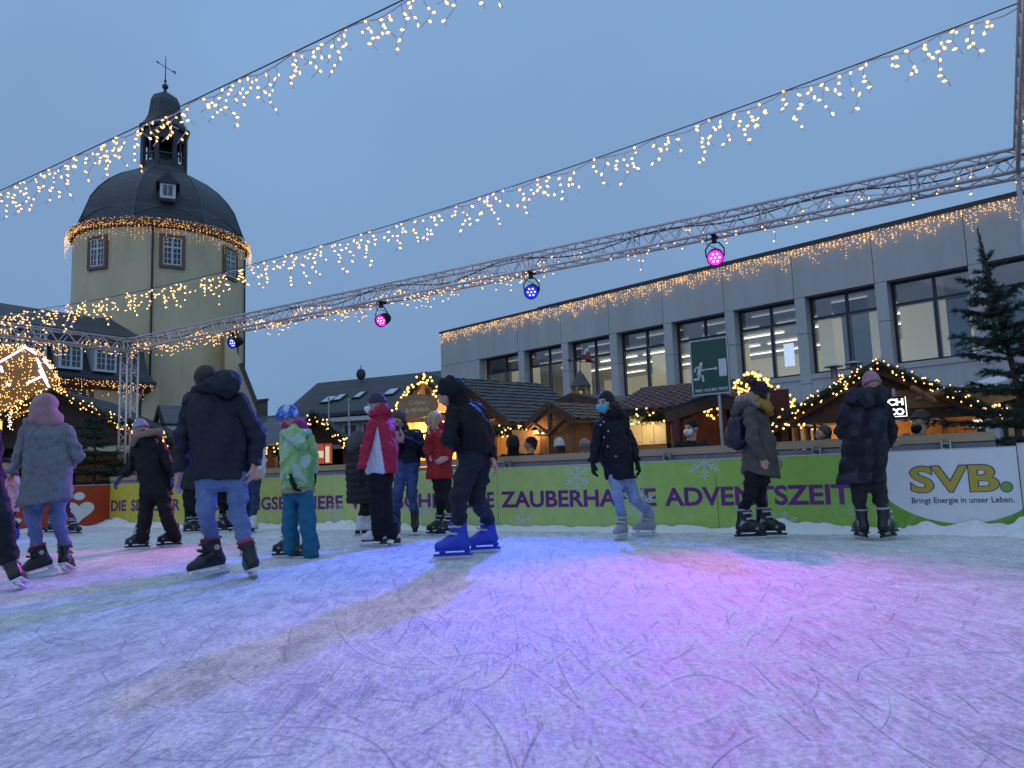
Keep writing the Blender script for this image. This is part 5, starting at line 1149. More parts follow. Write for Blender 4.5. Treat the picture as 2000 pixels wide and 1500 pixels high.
person('skater in black hidden behind the legs of the tall man', (440, 1039), dict(head=(436, 852), sl=(420, 870), sr=(452, 870), el=(416, 900), er=(456, 900), wl=(420, 925), wr=(452, 925), hl=(430, 940), hr=(446, 940), kl=(432, 978), kr=(446, 978), hem=(437, 962)), 180, feet=[(431, 1039, 175, 0, 0, 'rental'), (448, 1038, 185, 0, 0, 'rental')], coat=dict(m=BLACKC, hw=.19), legs=(BLACKC,), hair=(M_HAIRB, H_()), group=GB)
# 8 child in green camouflage jacket with helmet
def camo_cols(cols, sc, seed):
    r = np.random.default_rng(seed); ds = r.normal(size=(9, 3)); ph = r.uniform(0, 6.28, 9)
    def f(c):
        a = sum(np.sin((c @ ds[i]) * sc * (1 + .25 * i) + ph[i] + 1.3 * np.sin((c @ ds[(i + 1) % 9]) * sc * .7)) for i in range(4)); b = sum(np.sin((c @ ds[i]) * sc * (.8 + .2 * i) + ph[i] + 1.3 * np.sin((c @ ds[i - 3]) * sc * .6)) for i in range(4, 8))
        o = np.tile(np.array(cols[0], float), (len(c), 1)); o[a > .45] = cols[1]; o[b > 1.0] = cols[2]; o[(a < -1.1)] = cols[3] if len(cols) > 3 else cols[1]; return o
    return f
M_GCAMO = cloth('green_camouflage', (.2, .3, .15), attr='pattern', var=.1); M_TEAL = cloth('teal_ski_trousers', (.012, .135, .23), var=.12); M_TAN = cloth('tan_hem', (.45, .30, .15)); M_MAG = cloth('magenta_fleece', (.36, .03, .16))
GC = camo_cols([(.26, .50, .17), (.36, .58, .26), (.46, .60, .50), (.17, .40, .13)], 17, 5)
M_HELM = mat('blue_helmet_shell', (.03, .13, .5), rough=.25, var=.05, attr='pattern')
def x8(root, p, fb, fh, D):
    q = loc(p['head'], fh, .95)
    part('helmet', [ell(q(0, -.015, .052), (.106, .125, .105), fh, k=.01), rc(q(-.085, -.03, .0), q(-.08, -.06, -.02), .03, .025, k=.03), rc(q(.085, -.03, .0), q(.08, -.06, -.02), .03, .025, k=.03), rc(q(0, -.11, .0), q(0, -.10, -.01), .04, k=.04), ell(q(0, .13, -.04), (.075, .09, .072), fh, k=.01, op='-'), ell(q(0, 0, -.09), (.2, .2, .072), fh, k=.01, op='-')], M_HELM, root, .010, None, camo_cols([(.02, .10, .50), (.03, .22, .62), (.42, .52, .66), (.02, .06, .35)], 24, 8))
    part('neck_gaiter', [rc(P(562, 832, D), P(586, 834, D), .068, .066, k=.03), rc(P(588, 826, D - .03), P(594, 832, D), .04, k=.02)], M_MAG, root, .012, folds(.006, .08, 2))
    part('hood', [rc(P(572, 846, D - .10), P(588, 868, D - .15), .085, .060, k=.04), rc(P(556, 846, D - .04), P(572, 846, D - .09), .05, .06, k=.04), rc(P(588, 848, D - .1), P(600, 846, D - .02), .06, .05, k=.04)], M_GCAMO, root, .012, folds(.008, .12, 5), GC)
    part('hem_band', [rc(P(582, 948, D), P(582, 957, D), .185, k=0, flat=(fb[1], .72)), cut(P(582, 954, D), (0, 0, 1)), cut(P(582, 963, D), (0, 0, -1))], M_TAN, root, .012)
    part('ankle_guard', [rc(P(599, 1050, D - .05), P(600, 1072, D - .06), .040, .055, k=.02, flat=(fb[1], .6))], BLACKC, root, .012)
person('child in green patterned ski jacket, teal trousers and blue helmet', (565, 1089), dict(head=(561, 818), neck=(572, 838), sl=(557, 862), sr=(602, 858), el=(558, 902, -.07), er=(613, 893, .03), wl=(569, 935, -.16), wr=(612, 925, .08), fl=(579, 962, -.17), hl=(570, 965), hr=(596, 963), kl=(566, 1020), kr=(601, 1018, -.11), hem=(582, 955), waist=(582, 905), nl=(1, .2, 0)), 205, 245, head_pitch=22, hs=.95,
       feet=[(561, 1089, 172, 0, 0, 'rental'), (600, 1090, 186, 0, 0, 'rental', None, .82)], coat=dict(m=M_GCAMO, hw=.180, ww=.172, cw=.155, arm=.058, col=GC, scol=GC, collar=(.07, M_GCAMO) if False else None, flat=.74), legs=(M_TEAL, (.088, .082, .085), .13), gloves=BLACKC, extra=x8)
# 9 dark puffer with fur hood behind the red jacket
M_PUFF = cloth('dark_puffer', (.012, .010, .014), bump=.08, bscale=40, rough=.55); M_DFUR = cloth('grey_fur', (.10, .10, .11), var=.4, scale=60, bump=1, bscale=200)
def x9(root, p, fb, fh, D):
    q = loc(p['head'], fh, 1); part('fur_hood', [ell(q(0, -.02, .02), (.12, .135, .135), fh, k=.02), rc(q(0, -.08, -.06), q(0, -.10, -.12), .10, k=.04), ell(q(0, .14, 0), (.07, .09, .09), fh, k=.01, op='-')], M_DFUR, root, .013, fuzz(.012, 150))
person('person in long dark quilted coat with fur hood, leaning on the boards', (716, 1046), dict(head=(700, 862, .1), sl=(688, 882), sr=(722, 880), el=(684, 915, .1), er=(728, 912), wl=(690, 905, .35), wr=(724, 930, .2), hl=(704, 950), hr=(722, 950), kl=(712, 990), kr=(722, 990), hem=(705, 983), waist=(704, 925)), 160, head_pitch=25, feet=[(712, 1046, 15, 0, 0, 'figure'), (724, 1045, 20, 0, 0, 'figure')], coat=dict(m=M_PUFF, hw=.225, ww=.205, cw=.18, disp=quilt(.095, .016), disp_s=quilt(.08, .011)), legs=(BLACKC, (.075, .06, .05)), extra=x9, group=GB)
# 10 red and white jacket
M_REDJ = cloth('red_white_jacket', (.4, .02, .06), attr='pattern', var=.08, bump=.2); M_REDS = cloth('red_sleeve', (.42, .018, .055), var=.1, bump=.2); M_DPURP = cloth('dark_purple_knit', (.05, .035, .07), bump=.6, bscale=90)
def x10(root, p, fb, fh, D):
    o, r_ = p['hem'], Vector((1, 0, 0))
    part('hood', [rc(P(746, 801, D - .03), P(758, 808, D + .02), .062, .055, k=.04), rc(P(729, 810, D - .06), P(746, 801, D - .06), .042, .048, k=.04), rc(P(733, 806, D), P(750, 800, D), .064, .066, k=.04)], M_REDS, root, .012, folds(.010, .12, 3))
def col10(c):
    d_ = c - A_(CAMP); X = d_ @ A_(RIGHT) / (d_ @ A_(fwd)) * 1500 + 1000; Y = 750 - d_ @ A_(UP) / (d_ @ A_(fwd)) * 1500
    o = np.tile(np.array((.42, .018, .055)), (len(c), 1)); t = np.clip((Y - 834) / 90, 0, 1); l = 737 - 25 * t; r_ = 738 + 14 * t
    o[(X > l) & (X < r_) & (Y > 834) & (c[:, 1] < J10D + .06)] = (.62, .63, .66); return o
J10D = PZ(735, 1069, 0).y
person('woman in red and white ski jacket with white mask and dark knit hat', (737, 1068), dict(head=(734, 792), neck=(741, 812), sl=(727, 828, -.14), sr=(759, 826, .12), el=(713, 876, -.2), er=(764, 875, .15), wl=(706, 918, -.24), wr=(760, 915, .12), fl=(702, 938, -.24), hl=(734, 930, -.05), hr=(752, 930, .06), kl=(736, 985, -.05), kr=(753, 985, .06), hem=(743, 924), waist=(745, 880), nl=(1, 0, 0)), 265, 262, hs=1.0,
       feet=[(733, 1068, 176, 0, 0, 'figure', None, 1.05), (760, 1066, 178, 0, 0, 'figure', None, 1.05)], coat=dict(m=M_REDJ, sm=M_REDS, hw=.175, ww=.165, cw=.15, arm=.06, col=col10, h=.009, flat=1.1, collar=(.078, M_REDS)), legs=(BLACKC, (.098, .085, .085), .09), hat=(M_DPURP, BN(tall=.01), 'knit_hat'), gloves=BLACKC, mask=(mat('white_mask', (.72, .74, .76), rough=.8, var=.04), 0, .02), show_eyes=True, extra=x10)
# 11 woman looking at her phone
def x11(root, p, fb, fh, D):
    c = p['fl'] * .5 + p['fr'] * .5 + fb[1] * .03 + ZV * .02; m = thing('phone', 'black phone held by the woman leaning on the boards in dark jacket', 'phone', c)
    b = MB(); b.cbox(c, fb[0] * .037, (fb[1] * .4 + ZV).normalized() * .075, fb[1].cross(fb[0]) * 0 + (fb[1] - ZV * .4).normalized() * .005); b.build('case', M_BOOT, m)
    q = loc(p['head'], fh, 1)
    b = MB(); sl = P(828, 878, D - .05); b.ball(sl, .11, 12, 8, (.75, .6, 1.15)); o = b.build('shoulder_bag', BLACKC, root, smooth=True)
    for a_, c_ in ((P(811, 843, D - .11), P(817, 844, D - .08)),): MB().tube([a_, c_], .008, 5).build('reflective_stripe', M_STRAP, root)
person('young woman in dark jacket and jeans looking at her phone by the boards', (793, 1046), dict(head=(780, 820, -.05), neck=(788, 838), sl=(773, 848, -.05), sr=(814, 846), el=(777, 878, -.10), er=(821, 872, -.05), wl=(779, 858, -.34), wr=(787, 858, -.34), fl=(775, 846, -.38), fr=(783, 844, -.38), hl=(786, 905), hr=(806, 905), kl=(778, 960, -.06), kr=(804, 962), hem=(797, 904), waist=(796, 880), nl=(1, .3, .3), nr=(-1, .3, .3)), 335, 328, head_pitch=28,
       feet=[(773, 1044, 262, 0, 0, 'laced', None, 1.1), (811, 1045, 278, 0, 0, 'laced', None, 1.1)], coat=dict(m=NAVYC, hw=.175, ww=.175, cw=.165, collar=(.075, None)), legs=(cloth('mid_denim', (.045, .085, .20), var=.28, scale=8), (.095, .072, .058)), hair=(M_HAIRB, H_(length=.10, vol=1.03)), show_eyes=True, extra=x11, group=GB, handcurl=.9)
# 12 blonde woman in red
M_REDC = cloth('red_parka', (.33, .016, .014), var=.15)
def x12(root, p, fb, fh, D):
    part('shirt', [rc(P(838, 856, D - .12), P(842, 898, D - .15), .035, .022, k=.01, flat=(fb[0], .5))], M_WHITEJ, root, .011)
    part('hood', [rc(P(860, 832, D), P(866, 842, D + .05), .07, .075, k=.04)], M_REDC, root, .013, folds(.01, .1, 8))
person('blonde woman in open red parka, hand at her chin, by the boards', (868, 1045), dict(head=(846, 822), neck=(853, 838), sl=(842, 848, -.15), sr=(870, 846, .08), el=(836, 880, -.15), er=(887, 870, -.05), wl=(838, 851, -.22), wr=(872, 895, -.18), fl=(836, 838, -.2), fr=(860, 900, -.22), hl=(854, 930), hr=(870, 930), kl=(858, 975), kr=(872, 975), hem=(859, 935), waist=(858, 890), nl=(1, .3, 0), nr=(0, 1, 0)), 285, 275, hs=1.0,
       feet=[(856, 1044, 195, 0, 0, 'rental'), (876, 1046, 190, 0, 0, 'rental')], coat=dict(m=M_REDC, hw=.205, ww=.185, cw=.17, arm=.068, flat=.9, hemn=(.0, 0, -1)), legs=(BLACKC, (.085, .062, .052)), hair=(M_BLOND, lambda c, f, s: hair_prims(c, f, s, length=.16, vol=1.06, down=[rc(loc(c, f, s)(.06, .03, -.06), loc(c, f, s)(.055, .06, -.26), .035, .022, k=.02)])), show_eyes=True, extra=x12, group=GB)
# 13 man bending forward in black hood and blue skates
def x13(root, p, fb, fh, D):
    q = loc(p['head'], fh, 1)
    part('hood', [ell(q(0, -.03, .035), (.118, .135, .13), fh, k=.03), rc(q(0, -.08, -.02), p['neck'], .11, .12, k=.06), ell(q(0, .14, -.02), (.07, .085, .085), fh, k=.012, op='-')], BLACKC, root, .013, folds(.010, .13, 7))
person('man in black hooded top bending forward on bright blue rental skates', (892, 1093), dict(head=(877, 770, -.05), neck=(896, 786), sl=(886, 806, -.16), sr=(930, 798, .14), el=(876, 858, -.26), er=(952, 850, .12), wl=(905, 880, .02), wr=(961, 896, .02), fl=(912, 888, .06), fr=(969, 914, 0), hl=(921, 895, -.07), hr=(938, 893, .09), kl=(896, 968, -.18), kr=(930, 972, .06), hem=(927, 893), waist=(925, 852), nl=(1, 0, 0), nr=(-1, 0, 0)), 285, 292, head_pitch=26, hs=1.03,
       feet=[(889, 1092, 186, 0, 0, 'blue', None, 1.2), (947, 1079, 192, 0, 0, 'blue', None, 1.15)], coat=dict(m=BLACKC, hw=.165, ww=.185, cw=.20, arm=.072, flat=.92, hemn=(.25, 0, -1)), legs=(cloth('washed_black_denim', (.011, .014, .024), var=.35, scale=9), (.115, .088, .068)), extra=x13)
# 14 woman with the turquoise mask
M_DARKCOAT = cloth('dark_navy_parka', (.006, .006, .011), var=.15)
def x14(root, p, fb, fh, D):
    for i, (x, y, w_) in enumerate([(1173, 830, 0), (1179, 824, 0), (1188, 842, 0), (1187, 872, 0), (1203, 891, 0), (1180, 854, 0)]):
        h = P(x, y, D - .165); MB().ball(h, .011, 8, 6).build('snap_button', M_STRAP, root, smooth=True)
    MB().tube([P(1169, 905, D - .1), P(1181, 850, D - .17)], .004, 4).build('drawstring', M_BOOT, root)
    part('hood', [rc(P(1203, 806, D + .02), P(1214, 818, D + .06), .085, .08, k=.05), rc(P(1190, 812, D - .06), P(1204, 806, D - .04), .05, .06, k=.04)], M_DARKCOAT, root, .013, folds(.012, .12, 6))
person('woman with turquoise face mask, dark parka and pale ripped jeans', (1216, 1055), dict(head=(1183, 789, -.03), neck=(1192, 812), sl=(1172, 832, -.08), sr=(1214, 826, .04), el=(1165, 868, -.05), er=(1233, 866, .02), wl=(1158, 902, -.08), wr=(1243, 900, -.04), fl=(1159, 928, -.10), fr=(1250, 922, -.06), hl=(1203, 932), hr=(1222, 930, .04), kl=(1206, 965, -.08), kr=(1239, 972, .05), hem=(1213, 935), waist=(1200, 880), nl=(1, .2, 0), nr=(-1, .2, 0)), 320, 318, hs=1.0,
       feet=[(1214, 1055, 235, 0, 0, 'grey', None, .98), (1261, 1048, 196, 4, 0, 'grey', None, 1.0)], coat=dict(m=M_DARKCOAT, hw=.185, ww=.19, cw=.165, arm=.066, hemn=(.03, 0, -1), collar=(.08, None), flat=.78), legs=(JEANSL, (.092, .066, .054)), hat=(cloth('navy_beanie', (.014, .014, .026), bump=.6, bscale=90), BN(tall=.012), 'knit_hat'), hair=(M_HAIRD, H_(length=.12, vol=1.0)), gloves=BLACKC, mask=(mat('turquoise_mask', (.07, .42, .47), rough=.8, var=.05), 0, .012), show_eyes=True, extra=x14)
# 15 olive parka
M_OLIVE = cloth('olive_parka', (.085, .075, .066), var=.2); M_MUST = cloth('mustard_scarf', (.34, .20, .025), bump=.6, bscale=120); M_LFUR = cloth('pale_fur', (.36, .33, .30), var=.4, scale=60, bump=1, bscale=200)
def x15(root, p, fb, fh, D):
    part('fur_hood', [rc(P(1446, 782, D + .02), P(1466, 776, D - .05), .06, .055, k=.03), rc(P(1466, 776, D - .05), P(1478, 790, D - .12), .05, .045, k=.03)], M_LFUR, root, .011, fuzz(.014, 170))
    part('hood', [rc(P(1446, 796, D + .02), P(1462, 792, D - .03), .075, .085, k=.05), rc(P(1436, 808, D + .03), P(1452, 796, D), .05, .06, k=.04)], M_OLIVE, root, .013, folds(.01, .12, 3))
    part('scarf', [rc(P(1474, 780, D - .09), P(1498, 796, D - .10), .052, .05, k=.03), rc(P(1498, 796, D - .10), P(1503, 806, D + .02), .05, .045, k=.03), rc(P(1474, 780, D + .06), P(1496, 790, D + .08), .052, .05, k=.03)], M_MUST, root, .012, folds(.010, .1, 4))
    bp = thing('backpack', 'dark navy backpack worn by the woman in the olive parka', 'backpack', P(1437, 845, D))
    part('bag', [rc(P(1441, 828, D + .02), P(1438, 858, D + .02), .10, .115, k=.04, flat=(fb[0], 1.25))], mat('navy_nylon', (.010, .010, .025), rough=.5, var=.15, bump=.2), bp, .014, folds(.008, .12, 2))
    part('pocket', [rc(P(1431, 850, D + .02), P(1430, 862, D + .02), .06, .065, k=.03, flat=(fb[0], 1.25))], mat('navy_nylon', (0, 0, 0)), bp, .014)
    MB().tube([P(1447, 818, D - .16), P(1462, 806, D - .19), P(1470, 822, D - .19), P(1466, 850, D - .17), P(1448, 866, D - .1)], .014, 6).build('shoulder_strap', M_BOOT, bp)
    MB().tube([P(1528, 905, D), P(1526, 912, D)], .004, 4).build('toggle', M_BOOT, root)
    part('pocket_flap', [rc(P(1491, 868, D - .15), P(1506, 866, D - .12), .012, k=.01)], M_OLIVE, root, .009)
person('woman in olive parka with fur hood, mustard scarf and bobble hat, seen from the side', (1467, 1054), dict(head=(1486, 772), neck=(1478, 796), sl=(1465, 808, -.16), sr=(1484, 806, .16), el=(1470, 858, -.24), er=(1492, 856, .2), wl=(1490, 894, -.22), wr=(1512, 890, .14), fl=(1493, 908, -.22), fr=(1516, 902, .14), hl=(1472, 930, -.08), hr=(1487, 928, .09), kl=(1464, 965, -.08), kr=(1482, 965, .09), hem=(1484, 928), waist=(1481, 870), nl=(0, 1, 0), nr=(0, -1, 0)), 100, 118, hs=1.02,
       feet=[(1464, 1053, 350, 0, 0, 'rental', None, 1.1), (1502, 1050, 348, 0, 0, 'rental', None, 1.12)], coat=dict(m=M_OLIVE, hw=.245, ww=.185, cw=.155, arm=.068, flat=.86, hemn=(-.16, 0, -1)), legs=(BLACKC, (.09, .066, .052)), hat=(cloth('black_bobble_hat', (.014, .013, .022), bump=.8, bscale=90), lambda c, f, s: beanie_prims(c, f, s, tall=.012) + [ell(loc(c, f, s)(0, -.09, .135), [.042] * 3, f, k=.005)], 'bobble_hat'), hair=(M_HAIRD, H_(length=.03)), extra=x15)
# 16 camouflage coat, pink hat
M_DCAMO = cloth('dark_camouflage', (.02, .02, .03), attr='pattern', var=.12, bump=.1, bscale=40); DC = camo_cols([(.008, .009, .017), (.016, .017, .027), (.030, .028, .042), (.005, .005, .010)], 11, 15)
def x16(root, p, fb, fh, D):
    part('hood', [rc(P(1672, 774, D - .08), P(1714, 770, D - .08), .085, .085, k=.05), rc(P(1660, 778, D - .02), P(1690, 780, D - .12), .06, .08, k=.05), rc(P(1724, 770, D - .02), P(1700, 778, D - .12), .07, .08, k=.05)], M_DCAMO, root, .013, folds(.010, .12, 3), DC)
    for i in (0, 1): pass
M_PKHAT = cloth('dusty_pink_knit', (.40, .22, .26), bump=.6, bscale=100)
person('woman in long dark camouflage coat and pink hat leaning on the rail', (1706, 1054), dict(head=(1703, 758), neck=(1696, 782), sl=(1656, 802), sr=(1724, 800), el=(1645, 842, .08), er=(1739, 846, .06), wl=(1668, 862, .30), wr=(1731, 872, .20), fl=(1682, 858, .34), fr=(1720, 862, .32), hl=(1678, 940), hr=(1712, 940), kl=(1678, 975), kr=(1719, 978), hem=(1682, 942), waist=(1690, 870)), 186, 180, head_pitch=16, hs=.98,
       feet=[(1683, 1053, 88, 0, 0, 'rental', None, 1.05), (1735, 1054, 40, 0, 0, 'rental', None, 1.1)], coat=dict(m=M_DCAMO, hw=.250, ww=.215, cw=.205, arm=.078, disp=quilt(.16, .012, .05), col=DC, scol=DC, hemn=(.07, 0, -1), flat=.76, sh=1.1), legs=(cloth('sheer_black_tights', (.028, .020, .026)), (.085, .066, .055)), hat=(M_PKHAT, BN(tall=.035), 'knit_hat'), extra=x16)
# spectators on the square beyond the boards: shorter path, standing on the lower ground
GS = 'spectators behind the rail'
def spectator(label, px, py, D, yaw, coatm, hyaw=None, hp=0, w_=1.0, lean=0.0, **k):
    s = k.pop('hs', 1.0); q = 1500 / D; h = lambda dx, dz, dd=0: (px + dx * q, py + dz * q, dd)
    J = dict(head=(px, py), sl=h(-.17 * w_, .23), sr=h(.17 * w_, .23), el=h(-.24 * w_, .50, -.05), er=h(.24 * w_, .50, -.05), wl=h(-.18 * w_, .66, -.25), wr=h(.18 * w_, .66, -.25), hl=h(-.08, .75), hr=h(.08, .75), kl=h(-.09, 1.0), kr=h(.09, 1.0), hem=h(0, .85))
    foot = P(px, py, D); g = (px, py)
    return person(label, g, J, yaw, hyaw, hp, 0, s, (), dict(m=coatm, hw=.19, ww=.185, cw=.17, collar=(.075, None)), (BLACKC,), D=D, z0=GROUND_Z, group=GS, body_h=.0115, **k)
def hoodx(m): return lambda root, p, fb, fh, D: part('hood', [ell(loc(p['head'], fh, 1)(0, -.03, .03), (.115, .13, .128), fh, k=.03), rc(loc(p['head'], fh, 1)(0, -.06, -.05), p['sl'] * .5 + p['sr'] * .5, .10, .10, k=.05), ell(loc(p['head'], fh, 1)(0, .14, -.01), (.068, .085, .085), fh, k=.01, op='-')], m, root, .014, folds(.008, .12, 2))
spectator('person in black hood with back turned, beyond the rail under the shingled hut', 1002, 868, 13.2, 180, BLACKC, extra=hoodx(BLACKC))
spectator('man in dark cap beyond the rail, lit from the bright hut counter', 1036, 868, 13.6, 275, NAVYC, hat=(BLACKC, BN(), 'cap'), hair=(M_HAIRD, H_()), show_eyes=True)
spectator('person in white bobble hat seen from behind over the rail', 1093, 876, 12.6, 180, BLACKC, hat=(cloth('white_knit', (.55, .55, .56), bump=.8, bscale=80), BN(tall=.03), 'knit_hat'), hair=(M_HAIRB, H_(length=.05, vol=1.02)))
spectator('grey-haired person seen from behind in front of the small gabled hut', 1142, 872, 12.8, 180, BLACKC, hair=(M_GREYH, H_(length=.02, vol=1.04)))
spectator('man in black beanie and white mask standing behind the rail', 1350, 838, 10.8, 310, BLACKC, w_=1.05, hat=(BLACKC, BN(), 'beanie'), mask=(MATS['white_mask'], 0, .02), show_eyes=True)
spectator('bearded man with brown hair in profile, left of the camouflage coat', 1608, 848, 11.0, 272, BLACKC, hair=(M_HAIRB, H_()), show_eyes=True, extra=lambda root, p, fb, fh, D: part('beard', [rc(loc(p['head'], fh, 1)(-.03, .06, -.085), loc(p['head'], fh, 1)(.03, .06, -.085), .035, k=.02), rc(loc(p['head'], fh, 1)(-.06, .01, -.05), loc(p['head'], fh, 1)(-.03, .06, -.08), .02, k=.02), rc(loc(p['head'], fh, 1)(.06, .01, -.05), loc(p['head'], fh, 1)(.03, .06, -.08), .02, k=.02)], M_HAIRB, root, .011))
spectator('young man in olive cap with black mask under his chin, behind the rail', 1797, 822, 9.4, 283, cloth('grey_hoodie', (.15, .15, .16)), hp=4, hat=(cloth('olive_cap', (.06, .05, .03)), lambda c, f, s: beanie_prims(c, f, s) + [rc(loc(c, f, s)(-.04, .09, .055), loc(c, f, s)(.04, .09, .055), .03, k=.02, flat=(f[2], .4)), rc(loc(c, f, s)(-.03, .12, .045), loc(c, f, s)(.03, .12, .045), .028, k=.02, flat=(f[2], .4))], 'cap'), hair=(M_HAIRB, H_()), mask=(BLACKC, .045), show_eyes=True)
# ------------------------------------------------------------------ market huts, garlands, trees, heaters
m_wood = plank_mat('hut_boards', (.13, .062, .028), (.21, .105, .048), axis='XY', width=.14, groove=.35, noise=4)
m_woodh = plank_mat('hut_boards_level', (.11, .052, .026), (.18, .09, .042), axis='Z', width=.13, groove=.35, noise=4)
m_darkwood = plank_mat('dark_hut_boards', (.030, .016, .010), (.055, .03, .018), axis='XY', width=.14, groove=.4, noise=4)
m_redwood = plank_mat('red_brown_boards', (.10, .022, .016), (.16, .04, .025), axis='XY', width=.12, groove=.4, noise=4)
m_lightwood = mat('honey_wood', (.40, .22, .085), rough=.6, var=.25, scale=5, stretch=(1, 1, 6))
m_trim = mat('brown_trim', (.085, .038, .02), rough=.6, var=.2)
m_felt = plank_mat('dark_roof_felt', (.020, .022, .026), (.035, .036, .04), axis='Z', width=.16, groove=.5, noise=3)
m_greyslat = plank_mat('grey_roof_slats', (.085, .10, .12), (.13, .145, .165), axis='Z', width=.11, groove=.3, noise=3)
m_green = mat('spruce_green', (.020, .042, .022), rough=.7, var=.45, scale=30)
m_needle = mat('fir_needles', (.030, .058, .038), rough=.65, var=.4, scale=25)
m_bark = mat('fir_bark', (.06, .04, .028), rough=.9, var=.3, scale=20, bump=.6)
m_warmplate = mat('lit_counter_wall', (.62, .40, .16), rough=.7, var=.12)
m_shing = mat('wood_shingles', (.085, .08, .082), rough=.75, var=.3, scale=9, bump=.2)
m_shing2 = mat('pale_wood_shingles', (.15, .115, .085), rough=.75, var=.3, scale=9, bump=.2)
m_tile = mat('red_clay_tiles', (.155, .075, .068), rough=.6, var=.18, scale=6)
def warm_lamp(p, e, col=(1.0, .58, .22), parent=None):
    ld = bpy.data.lights.new('hut_lamp', 'POINT'); ld.energy = e; ld.color = col; ld.shadow_soft_size = .12
    o = bpy.data.objects.new('hut_lamp', ld); COL.objects.link(o); o.location = p; return o
def tiled_slope(mb, o, ax, up, la, lu_, course, tile, th=.03, seed=1, wavy=0.0):
    """overlapping roof courses: o = lower left corner, ax along the eave, up the slope"""
    n = ax.cross(up).normalized(); n = n if n.z > 0 else -n; rd = random.Random(seed); k = int(lu_ / course) + 1; c = lu_ / k
    mb.obox(o - n * .05, ax * la, up * lu_, n * .04)
    nt_ = max(1, int(la / tile)); w_ = la / nt_
    for j in range(k):
        for i in range(nt_):
            x = i * w_ + (w_ * .5 if (j % 2 and not wavy) else 0); x1 = min(la, x + w_ - .006)
            if x >= la - .01: continue
            d = rd.uniform(-.02, .02) * (0 if wavy else 1); a = o + ax * x + up * (j * c + d)
            mb.obox(a + n * (.012 + rd.random() * .008), ax * (x1 - x), up * (c * 1.25) - n * .028, n * th)
            if wavy: mb.tube([a + ax * (w_ * .5) + n * .03, a + ax * (w_ * .5) + up * (c * 1.2) + n * .008], wavy, 6)
def garland(name_label, path, rad, nleaf, nb, seed=1, r=.016, l=.05, group='lit spruce garlands on the huts', cat='garland', bulbmat=None, outward=None):
    rd = random.Random(seed); t = thing('garland', name_label, cat, path[0], group)
    seg = [(Vector(a), Vector(b)) for a, b in zip(path[:-1], path[1:])]; Ls = [(b - a).length for a, b in seg]; T_ = sum(Ls)
    def at():
        x = rd.random() * T_
        for (a, b), L_ in zip(seg, Ls):
            if x <= L_: return a + (b - a) * (x / L_), (b - a).normalized()
            x -= L_
        return seg[-1][1], (seg[-1][1] - seg[-1][0]).normalized()
    g = MB(); g.tube([path[0]] + [Vector(p) for p in path[1:]], rad * .35, 6)
    for _ in range(nleaf):
        p, d = at(); v = Vector((rd.gauss(0, 1), rd.gauss(0, 1), rd.gauss(0, 1))).normalized(); q = p + v * rad * rd.random() ** .5 * .6; e = q + (v + d * rd.uniform(-.7, .7)) * rad * .6; s = v.cross(d).normalized() * rad * .09
        g.add([q - s, q + s, e + s * .3, e - s * .3], [(0, 1, 2, 3)])
    tag(g.build('greenery', m_green, t), kind='stuff'); b = MB()
    for _ in range(nb):
        p, d = at(); v = Vector((rd.gauss(0, 1), rd.gauss(0, 1), rd.gauss(0, 1))).normalized()
        if outward is not None and v.dot(outward) < -.2: v = -v
        b.ball(p + v * rad * .9, r * 1.05, 6, 4)
    if nb: tag(b.build('bulb', bulbmat or m_bulb, t), kind='stuff')
    return t
